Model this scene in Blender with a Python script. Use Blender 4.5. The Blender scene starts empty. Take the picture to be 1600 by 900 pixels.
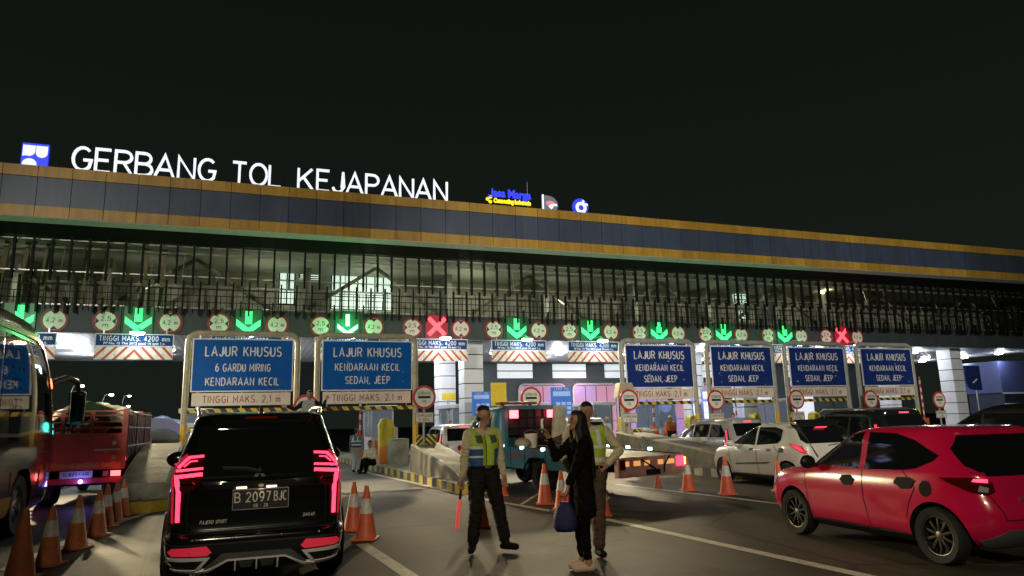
import bpy, bmesh, math, random
import numpy as np
from mathutils import Vector, Matrix
from mathutils.bvhtree import BVHTree
random.seed(7)
PI = math.pi
R = math.radians
S = bpy.context.scene
C = S.collection

# ------------------------------------------------------------------ camera
FOC, ROLL, EYE = 1100.0, 0.0265, 1.6
PITCH = math.atan(210 * math.cos(ROLL) / FOC)
fw = Vector((0, math.cos(PITCH), math.sin(PITCH)))
upc = Vector((0, -math.sin(PITCH), math.cos(PITCH)))
cR = math.cos(ROLL) * Vector((1, 0, 0)) - math.sin(ROLL) * upc
cU = math.sin(ROLL) * Vector((1, 0, 0)) + math.cos(ROLL) * upc
cam_data = bpy.data.cameras.new('camera')
cam_data.sensor_width = 36.0
cam_data.lens = 36.0 * FOC / 1600.0
cam_data.clip_end = 3000
cam = bpy.data.objects.new('camera', cam_data)
m = Matrix.Identity(4)
for i in range(3):
    m[i][0] = cR[i]; m[i][1] = cU[i]; m[i][2] = -fw[i]
m.translation = (0, 0, EYE)
cam.matrix_world = m
C.objects.link(cam)
S.camera = cam

# ------------------------------------------------------------------ world: a night sky
W = bpy.data.worlds.new('World'); S.world = W; W.use_nodes = True
nt = W.node_tree
bg = nt.nodes['Background']
sky = nt.nodes.new('ShaderNodeTexSky'); sky.sky_type = 'NISHITA'; sky.sun_disc = False
sky.sun_elevation = R(-8); sky.sun_rotation = R(200)
addn = nt.nodes.new('ShaderNodeMix'); addn.data_type = 'RGBA'; addn.blend_type = 'ADD'
addn.inputs[0].default_value = 1.0
nt.links.new(sky.outputs[0], addn.inputs[6])
wtc = nt.nodes.new('ShaderNodeTexCoord'); wsp = nt.nodes.new('ShaderNodeSeparateXYZ'); nt.links.new(wtc.outputs['Generated'], wsp.inputs[0])
wrp = nt.nodes.new('ShaderNodeValToRGB'); wrp.color_ramp.elements[0].position = 0.0; wrp.color_ramp.elements[0].color = (0.12, 0.16, 0.125, 1)
wrp.color_ramp.elements[1].position = 0.75; wrp.color_ramp.elements[1].color = (0.035, 0.040, 0.030, 1)
wrp.color_ramp.elements.new(0.32).color = (0.085, 0.115, 0.085, 1)
nt.links.new(wsp.outputs[2], wrp.inputs[0]); nt.links.new(wrp.outputs[0], addn.inputs[7])
nt.links.new(addn.outputs[2], bg.inputs[0])
bg.inputs[1].default_value = 0.08
S.view_settings.view_transform = 'Standard'
S.view_settings.look = 'None'
S.view_settings.exposure = 0.0
S.view_settings.gamma = 1.0
S.view_settings.use_curve_mapping = False
S.cycles.max_bounces = 6
S.cycles.use_denoising = True
S.cycles.sample_clamp_indirect = 4.0

# facade frame: u runs along the toll canopy, n into it
YAW = R(20.47)
ux, uy = math.cos(YAW), math.sin(YAW)
def P(u, n, z=0.0):
    return Vector((u * ux - n * uy, u * uy + n * ux, z))
def ray(x, y):
    return cR * ((x - 800) / FOC) - cU * ((y - 450) / FOC) + fw
def gp(x, y, z=0.0):
    d = ray(x, y); return Vector((0, 0, EYE)) + d * ((z - EYE) / d.z)
def at(x, y, Y):
    d = ray(x, y); return Vector((0, 0, EYE)) + d * (Y / d.y)
def onf(x, y, n):                      # survey: photo point -> (u, z) on the upright plane n
    d = ray(x, y); t = n / (-d.x * uy + d.y * ux)
    q = Vector((0, 0, EYE)) + d * t
    return q.x * ux + q.y * uy, q.z

# ------------------------------------------------------------------ lights
def lamp(name, kind, loc, watts, col, size=0.3, target=None, spot=None, size_y=None):
    d = bpy.data.lights.new(name, kind); d.energy = watts; d.color = col
    if kind == 'AREA':
        d.shape = 'RECTANGLE' if size_y else 'DISK'; d.size = size
        if size_y: d.size_y = size_y
    elif kind == 'SPOT':
        d.shadow_soft_size = size; d.spot_size = R(spot or 90); d.spot_blend = 0.6
    else:
        d.shadow_soft_size = size
    o = bpy.data.objects.new(name, d); C.objects.link(o); o.location = loc
    if target is not None:
        o.rotation_euler = (Vector(target) - Vector(loc)).to_track_quat('-Z', 'Y').to_euler()
    return o
WARM = (1.0, 0.86, 0.62); COOL = (0.86, 0.93, 1.0); NEUT = (1.0, 0.95, 0.84)

# ------------------------------------------------------------------ plaza floodlights (high masts outside the view), then added fill lamps
lamp('plaza_floodlight', 'SPOT', (-13, -14, 12.5), 17000, NEUT, 0.8, (-6, 26, 7.5), 44)
lamp('plaza_floodlight', 'SPOT', (12, -14, 12.5), 25000, NEUT, 0.8, (10, 30, 7.5), 44)
lamp('plaza_floodlight', 'SPOT', (26, -6, 12.5), 12000, NEUT, 0.8, (26, 38, 8), 44)
lamp('fill_lamp', 'SPOT', (0.4, -4.5, 7.5), 2600, WARM, 0.5, (1.6, 13.5, 1.5), 60)  # unseen fill added to light the people and nearer cars
lamp('fill_lamp', 'SPOT', (-5.8, 1.0, 7.0), 3800, WARM, 0.4, (-10.4, 18, 1.6), 25)  # unseen fill added over the lane to brighten the red truck
# floodlights of the front row under the canopy edge, turned to the road
for u_, w_ in ((-7.55, 8500), (-3.9, 2000), (-0.15, 1000), (3.55, 1500), (7.2, 1500), (10.75, 2400), (14.3, 2400), (17.9, 1800)):
    lamp('canopy_floodlight', 'SPOT', P(u_ + 0.12, 27.2, 4.92), w_, (1.0, 0.80, 0.47), 0.15, (1.0, 11.5, 0) if u_ < -1 else P(u_ * 0.9 + 0.6, 13.0, 0), 62)

# ------------------------------------------------------------------ materials
MATS = {}
def mat(name, col, rough=0.5, metal=0.0, var=0.12, scale=6.0, bump=0.0, spec=0.5, coat=0.0, emit=None, es=0.0, streak=0.0, alpha=None):
    if name in MATS: return MATS[name]
    M = bpy.data.materials.new(name); M.use_nodes = True
    t = M.node_tree; b = t.nodes['Principled BSDF']
    b.inputs['Roughness'].default_value = rough; b.inputs['Metallic'].default_value = metal
    b.inputs['Specular IOR Level'].default_value = spec
    b.inputs['Coat Weight'].default_value = coat; b.inputs['Coat Roughness'].default_value = 0.03
    c4 = (col[0], col[1], col[2], 1)
    b.inputs['Base Color'].default_value = c4
    tc = t.nodes.new('ShaderNodeTexCoord')
    if var > 0:
        nz = t.nodes.new('ShaderNodeTexNoise'); nz.inputs['Scale'].default_value = scale
        nz.inputs['Detail'].default_value = 6; nz.inputs['Roughness'].default_value = 0.65
        mp = t.nodes.new('ShaderNodeMapping')
        if streak: mp.inputs['Scale'].default_value = (1, 1, 1.0 / streak)
        t.links.new(tc.outputs['Object'], mp.inputs[0]); t.links.new(mp.outputs[0], nz.inputs['Vector'])
        rp = t.nodes.new('ShaderNodeValToRGB')
        rp.color_ramp.elements[0].position = 0.3; rp.color_ramp.elements[1].position = 0.7
        rp.color_ramp.elements[0].color = tuple(c * (1 - var) for c in col) + (1,)
        rp.color_ramp.elements[1].color = tuple(min(1, c * (1 + var * 0.7)) for c in col) + (1,)
        t.links.new(nz.outputs['Fac'], rp.inputs[0]); t.links.new(rp.outputs[0], b.inputs['Base Color'])
        mr = t.nodes.new('ShaderNodeMapRange')
        mr.inputs[3].default_value = max(0.02, rough * (1 - var)); mr.inputs[4].default_value = min(1, rough * (1 + var))
        t.links.new(nz.outputs['Fac'], mr.inputs[0]); t.links.new(mr.outputs[0], b.inputs['Roughness'])
        if bump:
            bp = t.nodes.new('ShaderNodeBump'); bp.inputs['Strength'].default_value = bump; bp.inputs['Distance'].default_value = 0.02
            n2 = t.nodes.new('ShaderNodeTexNoise'); n2.inputs['Scale'].default_value = scale * 8; n2.inputs['Detail'].default_value = 4
            t.links.new(tc.outputs['Object'], n2.inputs['Vector']); t.links.new(n2.outputs['Fac'], bp.inputs['Height'])
            t.links.new(bp.outputs[0], b.inputs['Normal'])
    if emit:
        b.inputs['Emission Color'].default_value = (emit[0], emit[1], emit[2], 1)
        b.inputs['Emission Strength'].default_value = es
    MATS[name] = M
    return M

def nodes_of(M): return M.node_tree, M.node_tree.nodes['Principled BSDF']
def math_node(t, op, a, b=None, c=None):
    n = t.nodes.new('ShaderNodeMath'); n.operation = op
    for i, v in enumerate((a, b, c)):
        if v is None: continue
        if isinstance(v, (int, float)): n.inputs[i].default_value = v
        else: t.links.new(v, n.inputs[i])
    return n.outputs[0]
def mix_node(t, fac, a, b):
    n = t.nodes.new('ShaderNodeMix'); n.data_type = 'RGBA'
    for i, v in ((0, fac), (6, a), (7, b)):
        if isinstance(v, tuple): n.inputs[i].default_value = v if len(v) == 4 else v + (1,)
        elif isinstance(v, (int, float)): n.inputs[i].default_value = v
        else: t.links.new(v, n.inputs[i])
    return n.outputs[2]

def stripes(name, ca, cb, period, axis=0, slant=0.0, zc=0.0, chevron=None, rough=0.55, offset=0.0, duty=0.5):
    """painted stripes across a part, in its own coordinates; chevron mirrors about the local x given"""
    M = mat(name, ca, rough, var=0.0)
    t, b = nodes_of(M)
    tc = t.nodes.new('ShaderNodeTexCoord'); sp = t.nodes.new('ShaderNodeSeparateXYZ')
    t.links.new(tc.outputs['Object'], sp.inputs[0])
    x = sp.outputs[axis]
    if chevron is not None: x = math_node(t, 'ABSOLUTE', math_node(t, 'SUBTRACT', x, chevron))
    v = math_node(t, 'ADD', x, math_node(t, 'MULTIPLY', sp.outputs[2], slant))
    f = math_node(t, 'FRACT', math_node(t, 'ADD', math_node(t, 'DIVIDE', v, period), 100.0 + offset))
    s = math_node(t, 'GREATER_THAN', f, duty)
    nz = t.nodes.new('ShaderNodeTexNoise'); nz.inputs['Scale'].default_value = 9; nz.inputs['Detail'].default_value = 6
    t.links.new(tc.outputs['Object'], nz.inputs['Vector'])
    col = mix_node(t, s, ca, cb)
    dirt = math_node(t, 'MULTIPLY', math_node(t, 'GREATER_THAN', nz.outputs['Fac'], 0.6), 0.35)
    t.links.new(mix_node(t, dirt, col, (0.12, 0.11, 0.09)), b.inputs['Base Color'])
    return M

# ------------------------------------------------------------------ mesh builder
class MB:
    def __init__(s): s.bm = bmesh.new(); s.mi = 0; s.uvs = None
    def face(s, vs, mi=None):
        try: f = s.bm.faces.new(vs)
        except ValueError: return None
        f.material_index = s.mi if mi is None else mi
        return f
    def box(s, x0, x1, y0, y1, z0, z1, mi=None, bev=0.0, M=None):
        vs = [s.bm.verts.new((x, y, z)) for z in (z0, z1) for y in (y0, y1) for x in (x0, x1)]
        fs = [s.face([vs[i] for i in q], mi) for q in ((0, 2, 3, 1), (4, 5, 7, 6), (0, 1, 5, 4), (1, 3, 7, 5), (3, 2, 6, 7), (2, 0, 4, 6))]
        if M is not None: bmesh.ops.transform(s.bm, matrix=M, verts=vs)
        if bev:
            es = list({e for f in fs for e in f.edges})
            bmesh.ops.bevel(s.bm, geom=es, offset=bev, segments=2, profile=0.6, affect='EDGES', clamp_overlap=True)
        return s
    def prism(s, pts, axis, a0, a1, mi=None, M=None):
        """polygon of 2D points pushed along an axis (0: pts are y,z; 1: pts are x,z; 2: pts are x,y)"""
        def v3(p, a):
            return (a, p[0], p[1]) if axis == 0 else ((p[0], a, p[1]) if axis == 1 else (p[0], p[1], a))
        A = [s.bm.verts.new(v3(p, a0)) for p in pts]; B = [s.bm.verts.new(v3(p, a1)) for p in pts]
        fs = [s.face(A, mi), s.face(B[::-1], mi)]
        k = len(pts)
        for i in range(k): fs.append(s.face([A[i], B[i], B[(i + 1) % k], A[(i + 1) % k]], mi))
        bmesh.ops.recalc_face_normals(s.bm, faces=[f for f in fs if f])
        if M is not None: bmesh.ops.transform(s.bm, matrix=M, verts=A + B)
        return s
    def tube(s, pts, r, seg=10, mi=None, cap=True, closed=False):
        pts = [Vector(p) for p in pts]; k = len(pts)
        rs = r if isinstance(r, (list, tuple)) else [r] * k
        rings = []; prev = None
        for i, p in enumerate(pts):
            if closed: d = pts[(i + 1) % k] - pts[i - 1]
            else: d = pts[min(i + 1, k - 1)] - pts[max(i - 1, 0)]
            d.normalize()
            if prev is None: a = Vector((0, 0, 1)) if abs(d.z) < 0.9 else Vector((0, 1, 0))
            else: a = prev
            e1 = (a - d * a.dot(d)).normalized(); e2 = d.cross(e1); prev = e1
            rings.append([s.bm.verts.new(p + (e1 * math.cos(2 * PI * j / seg) + e2 * math.sin(2 * PI * j / seg)) * rs[i]) for j in range(seg)])
        for i in range(k if closed else k - 1):
            A, B = rings[i], rings[(i + 1) % k]
            for j in range(seg): s.face([A[j], A[(j + 1) % seg], B[(j + 1) % seg], B[j]], mi)
        if cap and not closed: s.face(rings[0][::-1], mi); s.face(rings[-1], mi)
        return s
    def lathe(s, prof, seg=24, M=None, mi=None, mis=None, cap=False):
        """profile of (radius, height) turned about local z; mis gives a material index per profile segment"""
        rings = []; allv = []
        for r, z in prof:
            if r < 1e-6: ring = [s.bm.verts.new((0, 0, z))]
            else: ring = [s.bm.verts.new((r * math.cos(2 * PI * j / seg), r * math.sin(2 * PI * j / seg), z)) for j in range(seg)]
            rings.append(ring); allv += ring
        for i in range(len(rings) - 1):
            A, B = rings[i], rings[i + 1]; q = mis[i] if mis else mi
            for j in range(seg):
                j2 = (j + 1) % seg
                if len(A) == 1 and len(B) == 1: continue
                if len(A) == 1: s.face([A[0], B[j], B[j2]], q)
                elif len(B) == 1: s.face([A[j], A[j2], B[0]], q)
                else: s.face([A[j], A[j2], B[j2], B[j]], q)
        if cap:
            if len(rings[0]) > 1: s.face(rings[0][::-1], mi)
            if len(rings[-1]) > 1: s.face(rings[-1], mi)
        if M is not None: bmesh.ops.transform(s.bm, matrix=M, verts=allv)
        return s
    def grid(s, rows, mi=None, closed=False):
        V = [[s.bm.verts.new(p) for p in row] for row in rows]
        for i in range(len(V) - 1):
            k = len(V[i])
            for j in range(k if closed else k - 1):
                s.face([V[i][j], V[i][(j + 1) % k], V[i + 1][(j + 1) % k], V[i + 1][j]], mi)
        return V
    def ball(s, c, rx, ry=None, rz=None, seg=12, mi=None):
        ry = rx if ry is None else ry; rz = rx if rz is None else rz
        prof = [(math.sin(PI * i / 8), -math.cos(PI * i / 8)) for i in range(9)]
        return s.lathe([(max(0, r), z) for r, z in prof], seg, Matrix.Translation(c) @ Matrix.Diagonal((rx, ry, rz, 1)), mi)
    def build(s, name, mats, parent=None, smooth=False, loc=None, rot=None, angle=35):
        me = bpy.data.meshes.new(name)
        bmesh.ops.recalc_face_normals(s.bm, faces=s.bm.faces[:])
        s.bm.to_mesh(me); s.bm.free()
        return link(name, me, mats, parent, smooth, loc, rot, angle)

def link(name, me, mats, parent=None, smooth=False, loc=None, rot=None, angle=35):
    if not isinstance(mats, (list, tuple)): mats = [mats]
    if not me.materials:
        for q in mats: me.materials.append(q)
    if smooth:
        me.polygons.foreach_set('use_smooth', [True] * len(me.polygons))
        if angle < 180: me.set_sharp_from_angle(angle=R(angle))
    o = bpy.data.objects.new(name, me); C.objects.link(o)
    if parent: o.parent = parent
    if loc is not None: o.location = loc
    if rot is not None: o.rotation_euler = rot
    return o

def tag(o, label=None, cat=None, group=None, kind=None):
    if label: o['label'] = label
    if cat: o['category'] = cat
    if group: o['group'] = group
    if kind: o['kind'] = kind
    return o
def thing(name, label, cat, loc=(0, 0, 0), rz=0.0, group=None):
    o = bpy.data.objects.new(name, None); o.empty_display_size = 0.2; C.objects.link(o)
    o.location = loc; o.rotation_euler = (0, 0, rz)
    return tag(o, label, cat, group)
def structure(o): o['kind'] = 'structure'; return o
def copy_tree(o, parent=None):
    c = o.copy(); C.objects.link(c)
    if parent: c.parent = parent
    for ch in list(o.children): copy_tree(ch, c)
    return c
def dup(o, loc, rz, label, group=None):
    c = copy_tree(o); c.location = loc; c.rotation_euler = (0, 0, rz); c['label'] = label
    if group: c['group'] = group
    return c

# lettering: text turned to mesh, standing upright and read from -y
# ---- a plain road-sign stroke lettering (capitals, digits and a few marks)
def arc(cx, cy, rx, ry, a0, a1, n=9): return [(cx + rx * math.cos(R(a0 + (a1 - a0) * i / n)), cy + ry * math.sin(R(a0 + (a1 - a0) * i / n))) for i in range(n + 1)]
GL = {
 'A': (.74, [[(0, 0), (.37, 1), (.74, 0)], [(.13, .33), (.61, .33)]]),
 'B': (.62, [[(.3, 1), (0, 1), (0, 0), (.34, 0)] + arc(.34, .26, .28, .26, -90, 90)[1:], [(0, .52), (.32, .52)] + arc(.31, .76, .25, .24, -90, 90)[1:] + [(.28, 1)]]),
 'C': (.64, [arc(.34, .5, .34, .5, 48, 312, 14)]),
 'D': (.64, [[(.26, 0), (0, 0), (0, 1), (.26, 1)] + arc(.28, .5, .36, .5, 90, -90, 12)]),
 'E': (.54, [[(.54, 1), (0, 1), (0, 0), (.54, 0)], [(0, .52), (.46, .52)]]),
 'F': (.52, [[(.52, 1), (0, 1), (0, 0)], [(0, .52), (.44, .52)]]),
 'G': (.68, [arc(.35, .5, .35, .5, 48, 318, 14) + [(.66, .46), (.38, .46)]]),
 'H': (.62, [[(0, 0), (0, 1)], [(.62, 0), (.62, 1)], [(0, .52), (.62, .52)]]),
 'I': (.0, [[(0, 0), (0, 1)]]),
 'J': (.46, [[(.46, 1), (.46, .26)] + arc(.23, .26, .23, .26, 0, -170, 9)]),
 'K': (.62, [[(0, 0), (0, 1)], [(.60, 1), (.03, .40)], [(.22, .60), (.64, 0)]]),
 'L': (.50, [[(0, 1), (0, 0), (.50, 0)]]),
 'M': (.76, [[(0, 0), (0, 1), (.38, .32), (.76, 1), (.76, 0)]]),
 'N': (.64, [[(0, 0), (0, 1), (.64, 0), (.64, 1)]]),
 'O': (.70, [arc(.35, .5, .35, .5, 90, 450, 22)]),
 'P': (.58, [[(0, 0), (0, 1), (.30, 1)] + arc(.31, .74, .27, .26, 90, -90, 9) + [(0, .48)]]),
 'R': (.62, [[(0, 0), (0, 1), (.32, 1)] + arc(.33, .75, .27, .25, 90, -90, 9) + [(0, .50)], [(.30, .50), (.62, 0)]]),
 'S': (.58, [arc(.29, .745, .27, .255, 35, 268, 12) + arc(.29, .245, .29, .245, 88, -148, 12)]),
 'T': (.58, [[(0, 1), (.58, 1)], [(.29, 1), (.29, 0)]]),
 'U': (.62, [[(0, 1), (0, .3)] + arc(.31, .3, .31, .3, 180, 360, 12) + [(.62, 1)]]),
 'V': (.68, [[(0, 1), (.34, 0), (.68, 1)]]), 'Y': (.64, [[(0, 1), (.32, .45), (.32, 0)], [(.64, 1), (.32, .45)]]),
 '0': (.56, [arc(.28, .5, .28, .5, 90, 450, 20)]), '1': (.22, [[(0, .78), (.2, 1), (.2, 0)]]),
 '2': (.54, [arc(.27, .73, .27, .27, 165, -35, 10) + [(0, 0), (.56, 0)]]), '3': (.54, [arc(.26, .75, .25, .25, 150, -88, 10), arc(.26, .26, .28, .26, 86, -152, 11)]),
 '4': (.60, [[(.44, 0), (.44, 1), (0, .28), (.60, .28)]]), '5': (.54, [[(.50, 1), (.07, 1), (.04, .54)] + arc(.26, .33, .28, .33, 128, -150, 12)]),
 '6': (.56, [arc(.28, .31, .28, .31, 0, 360, 16), [(.01, .36)] + arc(.40, .36, .39, .64, 175, 88, 7)]), '7': (.52, [[(0, 1), (.52, 1), (.18, 0)]]),
 '8': (.54, [arc(.27, .75, .23, .25, -90, 270, 14), arc(.27, .26, .27, .26, 90, 450, 14)]), '9': (.56, [arc(.28, .69, .28, .31, 0, 360, 16), [(.55, .64)] + arc(.16, .64, .39, .64, -5, -92, 7)]),
 ',': (.08, [[(.08, .10), (.0, -.16)]]), '.': (.04, [[(.02, -.01), (.02, .12)]]), '-': (.3, [[(0, .45), (.3, .45)]]), ' ': (.30, []),
 'm': (.70, [[(0, 0), (0, .62)], [(0, .36)] + arc(.18, .42, .17, .20, 180, 0, 8) + [(.35, 0)], [(.35, .36)] + arc(.53, .42, .17, .20, 180, 0, 8) + [(.70, 0)]]),
}
def stroke_mesh(s, size, sw=0.135, depth=0.002, width=None, gap=0.20):
    """lettering of cap height size, centred, upright in xz and read from -y"""
    bm = bmesh.new(); x0 = 0.0; lines = []
    for ch in s:
        w, pl = GL[ch]; lines += [[(x0 + x, y) for x, y in p] for p in pl]; x0 += w + gap + sw
    tot = x0 - gap - sw; kx = (width / (tot + sw) / size) if width else 1.0
    for li, p in enumerate(lines):
        q = [Vector((x * kx, y)) for x, y in p]; h = sw / 2 * (0.5 + 0.5 * min(1, kx) if kx < 1 else 1); k = len(q); closed = (q[0] - q[-1]).length < 1e-4
        if closed: q = q[:-1]; k -= 1
        L, Rr = [], []
        for i in range(k):
            if closed: a = q[i] - q[i - 1]; b = q[(i + 1) % k] - q[i]
            else: a = q[i] - q[i - 1] if i else q[1] - q[0]; b = q[i + 1] - q[i] if i < k - 1 else q[i] - q[i - 1]
            a = a.normalized(); b = b.normalized(); n = Vector((-(a + b).y, (a + b).x)); n = n.normalized() / max(0.42, n.length / 2)
            o = q[i]
            L.append(o + n * h); Rr.append(o - n * h)
        fy = -depth - 0.00025 * (li % 5)
        def v(p2, y): return bm.verts.new(((p2.x - tot * kx / 2) * size, y, (p2.y - 0.5) * size))
        A = [v(a, fy) for a in L]; B = [v(b, fy) for b in Rr]; C2 = [v(a, 0) for a in L]; D = [v(b, 0) for b in Rr]
        m_ = k if closed else k - 1
        for i in range(m_):
            j = (i + 1) % k
            for f in ((A[i], A[j], B[j], B[i]), (A[i], C2[i], C2[j], A[j]), (B[i], B[j], D[j], D[i])): bm.faces.new(f)
        if not closed:
            for i in (0, k - 1): bm.faces.new((A[i], B[i], D[i], C2[i]))
    bmesh.ops.recalc_face_normals(bm, faces=bm.faces[:])
    me = bpy.data.meshes.new('lettering'); bm.to_mesh(me); bm.free()
    return me
TXT = {}
def text_mesh(s, size=1.0, bold=0.0, depth=0.0, width=None, align='CENTER', sw=None):
    if all(ch in GL for ch in s):                       # size is a type size: capitals stand 0.72 of it
        return stroke_mesh(s, size * 0.72, sw or 0.135 + bold * 2, max(depth, 0.0005), width)
    cu = bpy.data.curves.new('lettering', 'FONT'); cu.body = s; cu.size = size; cu.align_x = align; cu.align_y = 'CENTER'
    cu.offset = bold; cu.extrude = depth; cu.resolution_u = 3
    o = bpy.data.objects.new('lettering', cu); C.objects.link(o)
    dg = bpy.context.evaluated_depsgraph_get()
    me = bpy.data.meshes.new_from_object(o.evaluated_get(dg))
    bpy.data.objects.remove(o); bpy.data.curves.remove(cu)
    if width and len(me.vertices):
        xs = [v.co.x for v in me.vertices]; k = width / (max(xs) - min(xs)); mid = (max(xs) + min(xs)) / 2
        for v in me.vertices: v.co.x = (v.co.x - mid) * k
    me.transform(Matrix.Rotation(PI / 2, 4, 'X'))
    return me
def text(s, M, parent, loc, size, width=None, bold=0.0, depth=0.002, name='lettering', rot=None, align='CENTER'):
    key = (s, size, width, bold, depth, align, M.name)
    if key not in TXT: TXT[key] = text_mesh(s, size, bold, depth, width, align)
    return link(name, TXT[key], M, parent, loc=loc, rot=rot)
def merged_text(lines, M, parent, name='lettering'):
    """several lines of lettering in one mesh: (string, x, y, z, size, width, bold)"""
    bm = bmesh.new()
    for s, x, y, z, size, width, bold in lines:
        me = text_mesh(s, size, bold, 0.002, width); me.transform(Matrix.Translation((x, y, z)))
        bm.from_mesh(me); bpy.data.meshes.remove(me)
    me = bpy.data.meshes.new(name); bm.to_mesh(me); bm.free()
    return link(name, me, M, parent)

# ------------------------------------------------------------------ common materials
m_yel = mat('fascia_yellow', (0.64, 0.37, 0.05), 0.45, var=0.22, scale=1.3, streak=3)
m_blu = mat('fascia_blue', (0.07, 0.10, 0.165), 0.4, var=0.2, scale=1.0, streak=3)
m_soff = mat('soffit_grey', (0.62, 0.62, 0.60), 0.6, var=0.15)
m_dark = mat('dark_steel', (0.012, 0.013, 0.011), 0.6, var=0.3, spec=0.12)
m_dark2 = mat('dark_cladding', (0.05, 0.062, 0.066), 0.5, var=0.2, scale=1.5, spec=0.25)
m_gal = mat('galvanised', (0.55, 0.54, 0.46), 0.4, 0.6, var=0.2)
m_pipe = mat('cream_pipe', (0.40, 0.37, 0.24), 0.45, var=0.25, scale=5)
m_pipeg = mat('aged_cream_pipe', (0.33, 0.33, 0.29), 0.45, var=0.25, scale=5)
m_ypaint = mat('yellow_paint', (0.62, 0.40, 0.02), 0.45, var=0.2, scale=7)
m_white = mat('white_paint', (0.74, 0.74, 0.70), 0.45, var=0.1)
m_conc = mat('concrete', (0.175, 0.16, 0.11), 0.85, var=0.55, scale=2.5, bump=0.4)
m_conc2 = mat('pale_concrete', (0.22, 0.22, 0.185), 0.85, var=0.55, scale=2.6, bump=0.4)
m_black = mat('black_rubber', (0.012, 0.012, 0.013), 0.75, var=0.25, scale=20)
m_blk = mat('black_plastic', (0.012, 0.012, 0.013), 0.45, var=0.2)
m_red = mat('sign_red', (0.50, 0.03, 0.02), 0.45, var=0.12)
m_ink = mat('sign_black', (0.015, 0.015, 0.015), 0.5, var=0.1)
m_face = mat('sign_cream', (0.72, 0.70, 0.60), 0.45, var=0.1, scale=4)
m_glass = mat('dark_glass', (0.006, 0.007, 0.008), 0.04, var=0.0, spec=0.6)
m_chrome = mat('chrome', (0.75, 0.75, 0.75), 0.15, 1.0, var=0.05)
m_alu = mat('satin_metal', (0.5, 0.5, 0.5), 0.35, 0.9, var=0.15)
m_lampw = mat('lamp_white', (1, 1, 1), 0.4, var=0, emit=(0.9, 0.95, 1.0), es=30)
m_lampy = mat('lamp_warm', (1, 1, 1), 0.4, var=0, emit=(1.0, 0.86, 0.45), es=22)

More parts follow.
